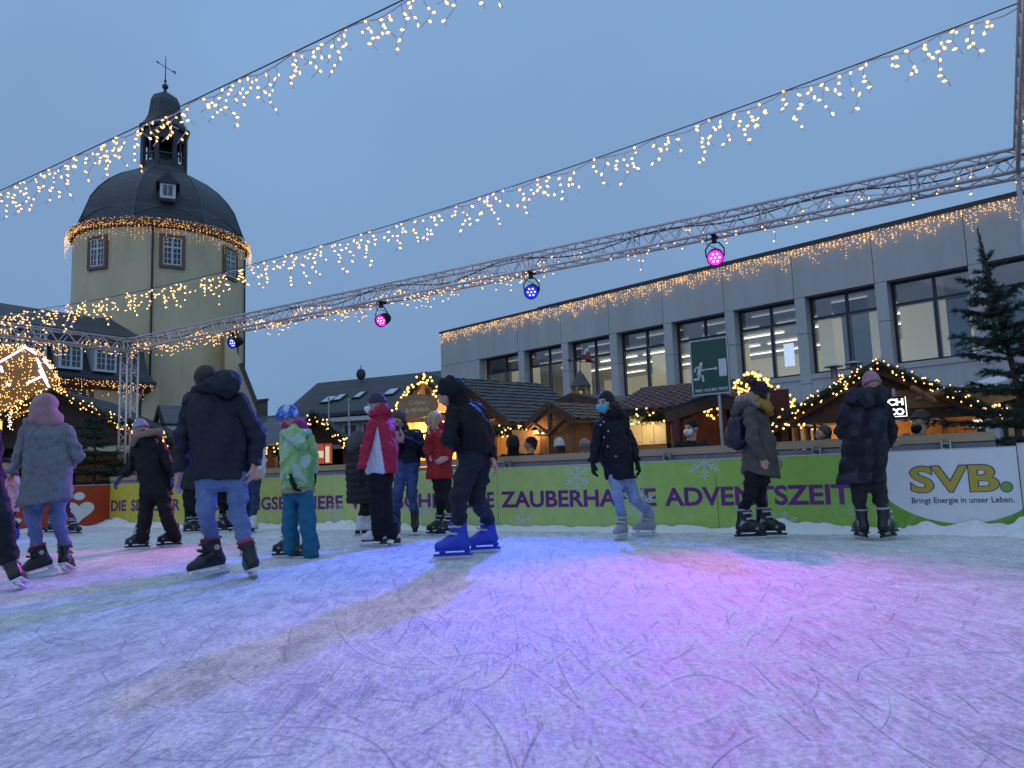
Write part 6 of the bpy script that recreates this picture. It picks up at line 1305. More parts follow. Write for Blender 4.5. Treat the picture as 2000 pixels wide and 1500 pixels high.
def hut(name, label, A, B, zr, Ln, roof, wall, over=.25, counter=1.15, lit=0, post=False, cat='market hut', bargemat=None, roofkind='flat', course=.22, tile=.16, inner=None, base=GROUND_Z, gable_fill=True, back_wall=True):
    """gabled hut: A, B = front eave corners (left, right in the picture), zr = ridge height, Ln = length away from the viewer"""
    A, B = Vector(A), Vector(B); ze = (A.z + B.z) / 2; A.z = B.z = ze; ax = (B - A).normalized(); wd = (B - A).length; nn = Vector((-ax.y, ax.x, 0)); nn = nn if nn.y > 0 else -nn
    M_ = (A + B) / 2; apex = Vector((M_.x, M_.y, zr)); t = thing(name, label, cat, (M_.x, M_.y, base), 'market huts round the rink')
    iw = wd - 2 * over; o = A + ax * over + nn * over; zb = base
    G = lambda u, n, z: Vector((o.x, o.y, 0)) + ax * u + nn * n + ZV * z
    wallz = ze + over * (zr - ze) / (wd / 2) - .02
    w_ = MB()
    w_.obox(G(0, 0, zb), ax * .06, nn * (Ln - 2 * over), ZV * (wallz - zb)); w_.obox(G(iw - .06, 0, zb), ax * .06, nn * (Ln - 2 * over), ZV * (wallz - zb))
    if back_wall: w_.obox(G(.06, Ln - 2 * over - .06, zb), ax * (iw - .12), nn * .06, ZV * (wallz - zb))
    if counter is None: w_.obox(G(.06, 0, zb), ax * (iw - .12), nn * .06, ZV * (wallz - zb))
    elif counter > 0: w_.obox(G(.06, 0, zb), ax * (iw - .12), nn * .06, ZV * counter)
    w_.build('wall', wall, t)
    if gable_fill: MB().prism([G(0.0, .0, wallz + .003), G(iw, 0, wallz + .003), G(iw / 2, 0, zr - .10)], nn * .06).build('gable', wall, t)
    if post or counter is not None:
        for u in (0, iw - .1): MB().obox(G(u, -.012, zb), ax * .10, nn * .09, ZV * (wallz - zb)).build('post', m_trim, t)
    if counter is not None and counter > 0: MB().obox(G(-.05, -.25, zb + counter + .004), ax * (iw + .1), nn * .45, ZV * .05).build('counter', m_lightwood, t)
    hl = wd / 2; sl = math.hypot(hl, zr - ze)
    for sgn, E in ((1, A), (-1, B)):
        up = (apex - E).normalized(); r_ = MB()
        if roofkind == 'flat': n_ = nn.cross(up); n_ = n_ if n_.z > 0 else -n_; r_.obox(E, nn * Ln, up * sl, n_ * .06)
        else: tiled_slope(r_, E, nn, up, Ln, sl, course, tile, seed=3 + sgn)
        r_.build('roof_slope', roof, t)
        n_ = nn.cross(up); n_ = n_ if n_.z > 0 else -n_
        MB().obox(E - nn * .03 - n_ * .13, nn * .028, up * (sl + .02 * sgn), n_ * .18).build('barge_board', bargemat or m_trim, t)
    if lit:
        if back_wall: MB().obox(G(.07, Ln - 2 * over - .12, zb), ax * (iw - .14), nn * .04, ZV * (wallz - zb)).build('inner_wall', inner or m_warmplate, t)
        warm_lamp(G(iw / 2, (Ln - 2 * over) * .45, wallz - .25), lit)
    return t, G, dict(A=A, B=B, apex=apex, ax=ax, nn=nn, iw=iw, wallz=wallz, ze=ze)

# --- the waffle hut with the big shingled roof
HA = Vector((.66, -.75, 0)).normalized()
apx = P(893, 742, 16.0)
he = P(1002, 827, 14.9); A1 = Vector((apx.x, apx.y, he.z)) - HA * 1.62; B1 = Vector((apx.x, apx.y, he.z)) + HA * 1.62
t, G, q = hut('waffle_hut', 'big shingle-roofed hut with the oval pancake sign, behind the man in black', A1, B1, apx.z, 2.5, m_shing, m_woodh, lit=60, roofkind='shingle', course=.17, tile=.13, inner=m_warmplate)
# porch gable with the oval sign, left of the ridge
pa = P(829, 733, 15.2); pl_, pr_ = P(757, 826, 15.6), P(905, 826, 14.6); axp = Vector((.95, -.31, 0)).normalized()
c_ = Vector((pa.x, pa.y, 0)); hw_ = .80
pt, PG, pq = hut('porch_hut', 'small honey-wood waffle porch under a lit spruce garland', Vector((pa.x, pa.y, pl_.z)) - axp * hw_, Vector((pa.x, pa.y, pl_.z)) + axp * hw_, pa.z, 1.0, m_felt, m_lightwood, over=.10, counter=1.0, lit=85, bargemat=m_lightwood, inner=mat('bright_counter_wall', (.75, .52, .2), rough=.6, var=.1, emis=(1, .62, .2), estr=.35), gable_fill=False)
pn = pq['nn']
MB().obox(PG(pq['iw'] / 2 - .04, .0, pq['wallz']), pq['ax'] * .08, pn * .08, ZV * (pa.z - pq['wallz'] - .08)).build('king_post', m_trim, pt)
MB().obox(PG(0, .002, pq['wallz'] - .12), pq['ax'] * pq['iw'], pn * .08, ZV * .12).build('tie_beam', m_lightwood, pt)
sg = P(815, 793, 14.7); st_ = thing('oval_sign', 'oval wooden sign reading Crêpes & Waffeln hanging in the waffle porch', 'sign', sg)
ov = [sg + pq['ax'] * (.43 * math.cos(a)) + ZV * (.235 * math.sin(a)) for a in np.arange(0, 6.28, .2)]
MB().prism(ov, pn * .03).build('board', mat('sign_wood', (.33, .19, .085), rough=.6, var=.2, scale=6), st_)
m_paint = mat('cream_paint', (.62, .52, .36), rough=.6)
fit_text('Crêpes', sg - pq['ax'] * .17 + ZV * .03 - pn * .004, pq['ax'], ZV, Vector((0, 0, 0)), .34, .085, bold=.01).build('lettering', m_paint, st_)
fit_text('& Waffeln', sg - pq['ax'] * .25 - ZV * .115 - pn * .004, pq['ax'], ZV, Vector((0, 0, 0)), .50, .085, bold=.01).build('lettering', m_paint, st_)
for s in (-.25, .25): MB().tube([sg + pq['ax'] * s + ZV * .18, sg + pq['ax'] * s + ZV * .45], .008, 5).build('chain', m_black, st_)
lb_ = thing('bulb_row', 'row of bright round bulbs under the waffle porch beam', 'lamp row', PG(.2, .2, pq['wallz'] - .5), None)
for i in range(8): 
    b = MB(); b.ball(PG(.18 + i * .16, .12, pq['wallz'] - .42), .045, 8, 6); b.build('bulb', glow('festoon_bulb', (1.0, .75, .38), 3.2), lb_, smooth=True)
MB().obox(PG(.1, .10, pq['wallz'] - .36), pq['ax'] * 1.35, pn * .05, ZV * .04).build('rail', m_trim, lb_)
hx = thing('paper_star_lamp', 'orange glowing pointed lamp shade in the waffle porch', 'lamp', P(868, 806, 15.0))
b = MB(); c0_ = P(862, 800, 14.9); b.lathe(c0_, [(.0, .28), (.20, .0), (.17, -.05), (0, -.05)], 6); b.build('lamp_shade', glow('shade_glow', (1.0, .42, .10), .9), hx)
garland('spruce garland with big warm bulbs over the waffle porch gable', [pq['A'] - pn * .07, pq['apex'] - pn * .07 - ZV * .02, pq['B'] - pn * .07], .11, 800, 70, 21, r=.022, l=.05, outward=-pn + ZV * .5, bulbmat=glow('yellow_bulb', (1.0, .62, .16), 2.4, sampled=False))
garland('spruce garland along the front eave corner of the shingled hut', [q['B'] - q['nn'] * .1 - HA * .55 - ZV * .08, q['B'] - q['nn'] * .1 - ZV * .16, q['B'] + q['nn'] * .5 - ZV * .16], .13, 500, 26, 22, outward=-q['nn'])
garland('spruce garland on the left rake of the shingled hut', [q['A'] - q['nn'] * .05, q['apex'] - q['nn'] * .05], .12, 600, 26, 23, outward=-q['nn'])

# --- small gabled hut with the pale shingle roof, and the turret hut behind it
a2 = P(1073, 789, 13.6); e2 = P(1034, 826, 13.6); w2 = .62
t2, G2, q2 = hut('gabled_hut', 'small hut with scalloped barge boards and pale shingle roof, lit bright inside', Vector((a2.x, a2.y, e2.z)) - HA * w2, Vector((a2.x, a2.y, e2.z)) + HA * w2, a2.z, 2.3, m_shing2, m_wood, over=.16, counter=None, lit=0, roofkind='shingle', course=.15, tile=.12)
for sg_, E in ((1, q2['A']), (-1, q2['B'])):
    up = (q2['apex'] - E).normalized(); b = MB()
    for k in range(11): b.lathe(E + up * (.04 + k * .073) - q2['nn'] * .06 - ZV * .06, [(.034, 0), (.034, .022), (0, .022)], 10, ax=q2['nn'])
    b.build('scalloped_trim', m_trim, t2)
MB().tube([q2['apex'] - ZV * .1, Vector((a2.x, a2.y, GROUND_Z))], .05, 6).build('king_post', m_trim, t2)
for s in (-1, 1): MB().tube([Vector((a2.x, a2.y, e2.z - .22)) - q2['nn'] * .03, Vector((a2.x, a2.y, e2.z + .02)) + HA * s * .40 - q2['nn'] * .03], .035, 6).build('brace', m_trim, t2)
a3 = P(1115, 773, 15.6); e3 = P(1075, 800, 15.6)
t3, G3, q3 = hut('turret_hut', 'brown hut with a little open turret and a weathervane figure on its roof', Vector((a3.x, a3.y, e3.z)) - HA * 1.05, Vector((a3.x, a3.y, e3.z)) + HA * 1.05, a3.z, 3.0, m_trim, m_redwood, counter=None)
tcn = P(1135, 772, 16.2); tb_ = MB(); tz0 = P(1135, 787, 16.2).z; tz1 = P(1135, 755, 16.2).z; tz2 = P(1133, 722, 16.2).z
tu = MB()
for k in range(6):
    a = k * math.pi / 3; a2_ = a + math.pi / 6; e_ = Vector((math.cos(a), math.sin(a), 0)); e2_ = Vector((math.cos(a2_), math.sin(a2_), 0)); tn = Vector((-e2_.y, e2_.x, 0)); bs = Vector((tcn.x, tcn.y, 0))
    tu.cbox(bs + e_ * .175 + ZV * (tz0 + tz1) / 2, e_ * .022, Vector((-e_.y, e_.x, 0)) * .03, ZV * ((tz1 - tz0) / 2)); tu.cbox(bs + e2_ * .15 + ZV * (tz1 - .03), e2_ * .012, tn * .085, ZV * .035); tu.cbox(bs + e2_ * .15 + ZV * (tz0 + .03), e2_ * .012, tn * .085, ZV * .05)
tu = tu.build('turret', m_lightwood, t3)
MB().lathe((tcn.x, tcn.y, 0), [(.22, tz1 - .01), (.215, tz1 + .015), (.165, tz1 + .10), (.08, tz1 + .25), (.0, tz2)], 8).build('turret_roof', m_shing, tu)
vn_ = thing('weathervane', 'thin weathervane with a little red-coated figure over the hut turret', 'weathervane', (tcn.x, tcn.y, tz2)); vb = Vector((tcn.x, tcn.y, tz2 - .02)); vt = P(1134, 681, 16.2); MB().tube([vb, vt], .010, 5).build('rod', m_black, vn_)
va, vb2 = P(1110, 704, 16.2), P(1166, 709, 16.2); b = MB(); b.tube([va, vb2], .008, 5); b.prism([va + Vector((-.03, 0, 0)), va + Vector((.05, 0, .05)), va + Vector((.05, 0, -.05))], Vector((0, .012, 0))); b.build('arrow', m_black, vn_)
fg = P(1148, 696, 16.2); part('figure', [rc(fg - ZV * .05, fg + ZV * .06, .07, .05, k=.02), rc(fg + ZV * .03, fg + Vector((-.12, 0, .02)), .03, .025, k=.02), rc(fg - ZV * .07, fg + Vector((.10, 0, -.12)), .045, .03, k=.02)], mat('figure_red', (.30, .03, .03), rough=.6), vn_, .012)
part('figure_head', [rc(fg + Vector((-.01, 0, .12)), fg + Vector((-.01, 0, .13)), .045, k=.01), rc(fg + Vector((-.05, 0, .08)), fg + Vector((-.06, 0, .04)), .035, .03, k=.02)], mat('figure_white', (.6, .58, .55), rough=.7), vn_, .011)
# lit stall interior between (behind the spectators)
it = thing('stall_counter', 'bright warm serving counter with shelves under the shingled roof', 'stall counter', P(1030, 900, 14.6), 'market huts round the rink')
ca, cb = P(1000, 840, 14.4), P(1072, 840, 14.0); cx = (cb - ca).normalized(); b = MB(); b.obox(Vector((ca.x, ca.y, GROUND_Z)), (cb - ca), Vector((0, .06, 0)), ZV * (ca.z - GROUND_Z)); b.build('back_panel', m_lightwood, it)
b = MB(); b.obox(P(1043, 852, 14.0), cx * .30, Vector((0, -.2, 0)), ZV * .03); b.build('shelf', m_lightwood, it)
for i, (x, y) in enumerate([(1048, 846), (1055, 842), (1062, 846), (1068, 844)]): b = MB(); b.ball(P(x, y, 13.85), .055, 10, 7); b.build('jar', glow('jar_glow', (1.0, .6, .22), 1.6) if i % 2 == 0 else m_lightwood, it, smooth=True)
warm_lamp(P(1045, 846, 13.9), 12)
for px, py, i in ((1123, 855, 0),):
    rp = P(px, py, 13.9); b = MB(); rk = thing('lit_lattice', 'glowing lattice panel by the small gabled hut', 'panel', rp)
    b.cbox(rp, HA * .12, Vector((0, .01, 0)), ZV * .26); b.build('panel', mat('backlit_panel', (.5, .4, .2), emis=(1, .65, .25), estr=.35), rk); b = MB()
    for k in range(5): b.tube([rp + HA * (-.12 + k * .06) - ZV * .27 - Vector((0, .03, 0)), rp + HA * (-.12 + k * .06) + ZV * .27 - Vector((0, .03, 0))], .008, 5)
    for k in range(4): b.tube([rp - HA * .13 + ZV * (-.2 + k * .13) - Vector((0, .03, 0)), rp + HA * .13 + ZV * (-.2 + k * .13) - Vector((0, .03, 0))], .008, 5)
    b.build('lattice', m_black, rk)

# --- red tiled stall with the cream cupboards
la, lb2 = P(1186, 806, 13.0), P(1420, 778, 12.0); lb2.z = la.z; ax3 = (lb2 - la).normalized(); n3 = Vector((-ax3.y, ax3.x, 0)); n3 = n3 if n3.y > 0 else -n3
rz = P(1300, 756, 14.0).z; sl3 = (n3 * 1.7 + ZV * (rz - la.z)); ln3 = (lb2 - la).length
ts = thing('tiled_stall', 'stall with red clay tile roof and a lit cream cupboard front', 'market stall', Vector((la.x, la.y, GROUND_Z)), 'market huts round the rink')
b = MB(); tiled_slope(b, la, ax3, sl3.normalized(), ln3, sl3.length, .20, .15, seed=5, wavy=.045); b.build('roof_slope', m_tile, ts)
b = MB(); b.tube([la + sl3, la + sl3 + ax3 * ln3], .06, 8); b.build('ridge', m_trim, ts)
b = MB(); b.prism([la + sl3, la + sl3 * 2 - ZV * 2 * sl3.z * .5, la + sl3 + ax3 * ln3 - sl3 * 0], n3 * .05); 
b = MB(); b.obox(la + sl3 - ZV * .04, ax3 * ln3, n3 * 1.7 - ZV * (rz - la.z), ZV * .05); b.build('rear_slope', m_felt, ts)
cp0 = P(1232, 870, 13.3); cpw = ax3 * ((P(1303, 868, 13.0) - cp0).dot(ax3)); ch_ = P(1232, 826, 13.3).z - cp0.z
for k in range(3):
    b = MB(); b.obox(cp0 + cpw * (k / 3) + ax3 * .004, cpw / 3 - ax3 * .008, n3 * .3, ZV * ch_); d_ = b.build('cupboard_door', mat('lit_cream_cupboard', (.62, .52, .30), rough=.4, var=.03), ts)
    b = MB(); b.obox(cp0 + cpw * (k / 3 + .2) + ZV * .04 - n3 * .015, cpw * .09, n3 * .012, ZV * .012); b.build('handle', m_galv, d_)
b = MB(); b.obox(Vector((cp0.x, cp0.y, GROUND_Z)) - ax3 * .6 + n3 * .35, ax3 * 3.2, n3 * .06, ZV * 2.3); b.build('back_wall', m_redwood, ts)
b = MB(); b.obox(cp0 - ZV * .10, cpw, n3 * .3, ZV * .09); b.build('worktop', m_trim, ts)
for px in (1196, 1309, 1410):
    p0 = P(px, 830, 12.6); b = MB(); b.obox(Vector((p0.x, p0.y, GROUND_Z)), ax3 * .12, n3 * .12, ZV * (la.z + .1 - GROUND_Z)); b.build('post', m_redwood, ts)
warm_lamp(cp0 + cpw * .5 - n3 * .55 + ZV * (ch_ * .9), 22, (1.0, .72, .35))
garland('dark spruce garland under the red tile roof', [la - n3 * .05 + ax3 * .05 - ZV * .06, la - n3 * .05 + ax3 * 1.3 - ZV * .16], .15, 1100, 22, 24, outward=-n3)
# dark open pavilion right of it
pv = thing('dark_pavilion', 'dark red open pavilion with a low gable beside the tiled stall', 'pavilion', P(1360, 900, 12.0), 'market huts round the rink')
bl_, bt_, br_ = P(1298, 806, 12.0), P(1396, 772, 12.0), P(1500, 800, 12.0)
b = MB(); b.prism([bl_, bt_, br_, br_ - ZV * .16, bt_ - ZV * .18, bl_ - ZV * .16], n3 * .08); b.build('barge_board', m_trim, pv)
b = MB(); b.prism([bl_, bt_, bt_ + ZV * .05, bl_ + ZV * .05], n3 * 2.2); b.build('roof_slope', m_felt, pv); b = MB(); b.prism([bt_, br_, br_ + ZV * .05, bt_ + ZV * .05], n3 * 2.2); b.build('roof_slope', m_felt, pv)
for px in (1312, 1404): p0 = P(px, 840, 12.0); b = MB(); b.obox(Vector((p0.x, p0.y, GROUND_Z)) + n3 * .02, ax3 * .11, n3 * .11, ZV * (P(px, 800, 12).z - GROUND_Z)); b.build('post', m_redwood, pv)
p0 = P(1320, 850, 13.9); b = MB(); b.obox(Vector((p0.x, p0.y, GROUND_Z)), ax3 * 1.5, n3 * .06, ZV * 2.2); b.build('back_wall', mat('dark_red_wall', (.06, .018, .014), rough=.7, var=.3), pv)
for i in range(16):
    pass
bulbs_cloud('fairy_lights', 'few fairy lights inside the dark red pavilion', lambda rd: P(1322 + rd.random() * 100, 826 + rd.random() * 40, 13.2), 16, .016, .04, loc=P(1360, 850, 13.2), seed=6, matb=m_bulb)
# --- hut with the glowing straw-star gable
ga, gl, gr = P(1468, 738, 12.8), P(1398, 806, 12.8), P(1548, 826, 12.6)
wv = Vector((1, -.35, 0)).normalized()
t4, G4, q4 = hut('star_hut', 'dark hut behind the olive parka, its gable edged with glowing garlands', Vector((ga.x, ga.y, gl.z)) - wv * .68, Vector((ga.x, ga.y, gl.z)) + wv * .68, ga.z, 2.4, m_greyslat, m_darkwood, counter=1.0, lit=14, over=.16)
garland('thick golden glowing garland over the gable behind the olive parka', [q4['A'] - q4['nn'] * .1, q4['apex'] - q4['nn'] * .1, q4['B'] - q4['nn'] * .1 ], .14, 900, 150, 25, r=.022, l=.05, outward=-q4['nn'], bulbmat=glow('golden_bulb', (1.0, .55, .14), 2.4, sampled=False))
e5a, e5b = P(1500, 778, 13.0), P(1606, 806, 11.8); t5 = thing('awning', 'sloping grey awning between the star hut and the chocolate hut', 'awning', e5a)
b = MB(); b.prism([e5a, e5b, e5b + ZV * .06, e5a + ZV * .06], Vector((.2, 1.6, 0))); b.build('roof', m_greyslat, t5)
for px in (1530, 1590): p0 = P(px, 850, 12.4); MB().tube([Vector((p0.x, p0.y, GROUND_Z)), P(px, 796, 12.4)], .03, 6).build('pole', m_trim, t5)
garland('loose string of warm bulbs hanging below the grey awning', [e5a - ZV * .06 + Vector((0, -.1, 0)), P(1555, 812, 12.0), P(1512, 836, 11.8), P(1550, 832, 11.6), P(1596, 836, 11.5)], .05, 160, 38, 26)
hb_ = thing('white_booth', 'black and white timbered booth low behind the rail', 'booth', P(1565, 850, 12.6)); b = MB(); c_ = P(1565, 845, 12.8); b.obox(Vector((c_.x - .22, c_.y, GROUND_Z)), (.5, 0, 0), (0, .6, 0), (0, 0, c_.z + .12 - GROUND_Z)); b.build('wall', m_white, hb_)
for x in (-.22, -.05, .12, .25): b = MB(); b.obox(Vector((c_.x + x, c_.y - .02, GROUND_Z)), (.03, 0, 0), (0, .018, 0), (0, 0, c_.z + .1 - GROUND_Z)); b.build('timber', m_black, hb_)
# --- chocolate hut
ca_, cl_, crr = P(1712, 712, 11.4), P(1525, 838, 11.6), P(1930, 800, 10.6); wv = Vector((1, -.28, 0)).normalized()
zz = (P(1925, 796, 10.9).z); hw5 = 1.62
t6, G6, q6 = hut('chocolate_hut', 'wide wooden chocolate hut with a lit CH CO sign under its gable', Vector((ca_.x, ca_.y, zz - .12)) - wv * hw5, Vector((ca_.x, ca_.y, zz - .12)) + wv * hw5, ca_.z, 2.6, m_felt, m_wood, over=.22, counter=1.05, lit=48, inner=m_lightwood)
MB().obox(G6(.1, -.03, q6['wallz'] - .07), q6['ax'] * (q6['iw'] - .2), q6['nn'] * .11, ZV * .14).build('lintel', m_trim, t6)
MB().obox(G6(1.6, -.02, q6['wallz'] + .09), q6['ax'] * 1.1, q6['nn'] * .018, ZV * .28).build('honey_panel', m_lightwood, t6)
garland('spruce garland with warm bulbs on both rakes of the chocolate hut', [q6['A'] - q6['nn'] * .1, q6['apex'] - q6['nn'] * .1, q6['B'] - q6['nn'] * .1], .11, 1500, 120, 27, r=.012, l=.042, outward=-q6['nn'])
sg = P(1748, 795, 11.05); s_ = thing('lightbox_sign', 'square black lightbox with white letters CH and CO on the chocolate hut', 'sign', sg); sx = q6['ax']; sn = q6['nn']
MB().obox(sg - sx * .16 - ZV * .15, sx * .32, sn * .06, ZV * .30).build('box', m_black, s_)
m_lt = glow('white_letter_glow', (1.0, .97, .9), 1.6); b = MB()
for (o_, a_, c_) in ((Vector((.145, 0, -.14)), .012, .28), ): b.obox(sg + sx * .140 - ZV * .142 - sn * .004, sx * .010, sn * .003, ZV * .285)
b.obox(sg - sx * .155 - ZV * .142 - sn * .004, sx * .29, sn * .003, ZV * .010); b.build('border', m_lt, s_)
fit_text('CH', sg - sx * .095 + ZV * .022 - sn * .005, sx, ZV, Vector((0, 0, 0)), .21, .098, bold=.045).build('lettering', m_lt, s_); fit_text('CO', sg - sx * .095 - ZV * .118 - sn * .005, sx, ZV, Vector((0, 0, 0)), .21, .098, bold=.045).build('lettering', m_lt, s_)
MB().obox(sg - sx * .02 + ZV * .15, sx * .04, sn * .03, ZV * .12).build('hanger', m_galv, s_)
for i, (x, y, a) in enumerate([(1802, 770, .7), (1815, 773, -.25)]):
    c_ = P(x, y, 10.95); d_ = sx * math.cos(a) - ZV * math.sin(a); o = part('corn_bundle', [rc(c_ - d_ * .14, c_ + d_ * .14, .045, .035, k=.01)], m_lightwood, None, .011, fuzz(.006, 120)) if False else None
    tt = thing('straw_bundle', ['straw bundle on the chocolate hut wall, pointing down to the right', 'upper level straw bundle on the chocolate hut wall'][i], 'straw bundle', c_, 'straw bundles on the chocolate hut'); part('straw', [rc(c_ - d_ * .15, c_ + d_ * .16, .04, .05, k=.01)], mat('straw', (.30, .15, .06), rough=.8, var=.4, scale=30), tt, .011, fuzz(.006, 120)); MB().tube([c_ - sn * .05 - ZV * .045, c_ - sn * .05 + ZV * .045], .008, 5).build('cord', m_trim, tt)
j = thing('glass_lamp', 'glass jar of fairy lights on the chocolate hut counter', 'lamp', P(1910, 832, 10.6)); MB().lathe(P(1910, 836, 10.5), [(.06, 0), (.065, .09), (.05, .11), (0, .11)], 10).build('jar', glow('jar_lights', (1, .85, .55), .9), j); MB().lathe(P(1910, 836, 10.5), [(.052, .111), (.052, .13), (0, .13)], 10).build('lid', m_galv, j)
# second roof corner seen behind the fir tree at the right
t7 = thing('canopy', 'pale edged wooden canopy behind the fir tree at the right', 'canopy', P(1960, 780, 11.0)); a_, b_ = P(1915, 766, 11.2), P(2060, 726, 10.4); b = MB(); b.prism([a_, b_, b_ + ZV * .07, a_ + ZV * .07], Vector((.4, 2, .1))); b.build('roof', m_white, t7); b = MB(); b.prism([a_ - ZV * .22, b_ - ZV * .22, b_ - ZV * .01, a_ - ZV * .01], Vector((.3, 1.6, .1))); b.build('underside', m_lightwood, t7); p0 = P(1990, 850, 11); MB().tube([Vector((p0.x, p0.y, GROUND_Z)), Vector((p0.x, p0.y, a_.z))], .05, 8).build('post', m_trim, t7)
# --- patio heaters
for px, py, D, lb_ in ((1628, 716, 14.5, 'patio heater wound with a lit star, left of the pair behind the chocolate hut'), (1667, 710, 14.3, 'plain patio heater nearer the peak of the chocolate hut')):
    c_ = P(px, py, D); t = thing('patio_heater', lb_, 'patio heater', (c_.x, c_.y, GROUND_Z), 'patio heaters')
    MB().lathe(c_, [(.0, .05), (.05, .045), (.17, .0), (.165, -.012), (0, -.012)], 20).build('reflector', m_galv, t); MB().lathe(c_ - ZV * .25, [(.062, 0), (.062, .23), (.03, .235)], 12).build('burner', mat('burner_mesh', (.16, .16, .17), rough=.5, metal=.6), t)
    MB().lathe(c_ - ZV * .29, [(.05, 0), (.075, .03), (.062, .045)], 12).build('collar', m_steelgrey, t); MB().tube([Vector((c_.x, c_.y, GROUND_Z + .5)), c_ - ZV * .27], .03, 8).build('pole', m_galv, t); MB().lathe((c_.x, c_.y, GROUND_Z), [(.2, 0), (.2, .5), (.05, .52)], 14).build('base', m_steelgrey, t)
c_ = P(1641, 742, 14.2); bulbs_cloud('fairy_lights', 'lit star and short light chain on the left patio heater', lambda rd: c_ + Vector((rd.gauss(0, .03), 0, rd.uniform(-.2, .1))), 26, .014, .035, loc=c_, seed=9, matb=m_bulb)

# --- emergency exit sign on its pole
et = P(1386, 716, 11.6); ex = Vector((.80, -.60, 0)).normalized(); en = Vector((-ex.y, ex.x, 0)); es = thing('exit_sign', 'green emergency exit sign with a running figure and arrow on a pole', 'sign', Vector((et.x, et.y, GROUND_Z)))
W2, H2 = .305, .43
def EX(u, z, n=0.0): return et + ex * u + ZV * z - en * n
MB().obox(EX(-W2, -H2, .0), ex * (2 * W2), en * .02, ZV * 2 * H2).build('board', mat('exit_green', (.008, .075, .045), rough=.35, var=.1, scale=3), es)
b = MB()
for a_, c_ in (((-W2, -H2), (2 * W2, .022)), ((-W2, H2 - .022), (2 * W2, .022))): b.obox(EX(a_[0], a_[1], .003), ex * c_[0], en * .026, ZV * c_[1])
for u in (-W2, W2 - .022): b.obox(EX(u, -H2 + .0225, .003), ex * .022, en * .026, ZV * (2 * H2 - .045))
b.build('frame', m_galv, es)
m_sw = mat('sign_white', (.62, .63, .66), rough=.5)
b = MB(); b.add([EX(u, z, .003) for u, z in ((.145, -.165), (.265, -.165), (.265, .10), (.145, .10))], [(0, 1, 2, 3)]); b.build('door_symbol', m_sw, es)
b = MB(); b.add([EX(u, z, .003) for u, z in ((-.06, -.048), (.085, -.048), (.085, -.068), (.125, -.037), (.085, -.006), (.085, -.026), (-.06, -.026))], [tuple(range(7))]); b.build('arrow', m_sw, es)
def limb(mb, pts, w_): 
    for (x0, z0), (x1, z1) in zip(pts[:-1], pts[1:]):
        d = Vector((x1 - x0, z1 - z0)); L_ = d.length; d /= L_; s = Vector((-d.y, d.x)) * w_
        mb.add([EX(x0 - d.x * w_ * .7 - s.x, z0 - d.y * w_ * .7 - s.y, .003), EX(x1 + d.x * w_ * .7 - s.x, z1 + d.y * w_ * .7 - s.y, .003), EX(x1 + d.x * w_ * .7 + s.x, z1 + d.y * w_ * .7 + s.y, .003), EX(x0 - d.x * w_ * .7 + s.x, z0 - d.y * w_ * .7 + s.y, .003)], [(0, 1, 2, 3)])
b = MB(); b.add([EX(-.135 + .028 * math.cos(a), .055 + .028 * math.sin(a), .003) for a in np.arange(0, 6.28, .4)], [tuple(range(16))])
limb(b, [(-.15, .012), (-.18, -.10)], .030); limb(b, [(-.16, .015), (-.225, .0), (-.245, -.055)], .012); limb(b, [(-.14, .0), (-.125, -.045), (-.08, -.04)], .012); limb(b, [(-.18, -.11), (-.12, -.135), (-.115, -.21)], .016); limb(b, [(-.185, -.11), (-.185, -.175), (-.255, -.175)], .016)
b.build('running_figure', m_sw, es)
fit_text('MD AG', EX(-.25, -H2 + .055, .003), ex, ZV, Vector((0, 0, 0)), .25, .045, bold=.02).build('lettering', m_sw, es); fit_text('MD PRINT', EX(.015, -H2 + .055, .003), ex, ZV, Vector((0, 0, 0)), .26, .045, bold=.02).build('lettering', m_sw, es)
MB().tube([EX(.1, H2 * .8, -.05), Vector((EX(.1, 0, -.05).x, EX(.1, 0, -.05).y, GROUND_Z))], .025, 8).build('pole', m_galv, es)

# --- left side: bauble stall, dark garlanded stalls, timbered gable, slatted stall
bc = P(24, 752, 21.0); br = 1.13; bb = thing('giant_bauble', 'giant ball of warm lights crossed by white light bars on the far left stall', 'light ball', bc)
b = MB(); b.ball(bc, br * .93, 28, 16); b.build('core', mat('bauble_core', (.05, .04, .03), rough=.9, emis=(1, .5, .15), estr=.10), bb, smooth=True); b = MB(); rd = random.Random(5)
for _ in range(1500):
    v = Vector((rd.gauss(0, 1), rd.gauss(0, 1) - .3, rd.gauss(0, 1))).normalized(); b.bulb(bc + v * br * (.96 + .06 * rd.random()), Vector((rd.gauss(0, 1), rd.gauss(0, 1), rd.gauss(0, 1))), .014, .038)
tag(b.build('bulb', m_bulb, bb), kind='stuff')
m_tubeg = glow('white_light_bar', (.80, .80, 1.0), 1.3); 
for (x0, y0), (x1, y1) in [((0, 707), (48, 679)), ((48, 677), (72, 692)), ((72, 700), (92, 746)), ((84, 700), (100, 720)), ((52, 749), (84, 734)), ((0, 715), (5, 727)), ((12, 748), (20, 754)), ((76, 722), (96, 756))]:
    p0, p1 = P(x0, y0, 20.0), P(x1, y1, 20.0); pts = []
    for k in range(6):
        q_ = p0 + (p1 - p0) * (k / 5); d_ = q_ - CAMP; dn = d_.normalized(); oc = CAMP - bc; bq = oc.dot(dn); cq = oc.dot(oc) - (br * 1.04) ** 2; ds_ = bq * bq - cq
        pts.append(CAMP + dn * (-bq - math.sqrt(max(ds_, 0))))
    MB().tube(pts, .035, 6).build('light_bar', m_tubeg, bb)
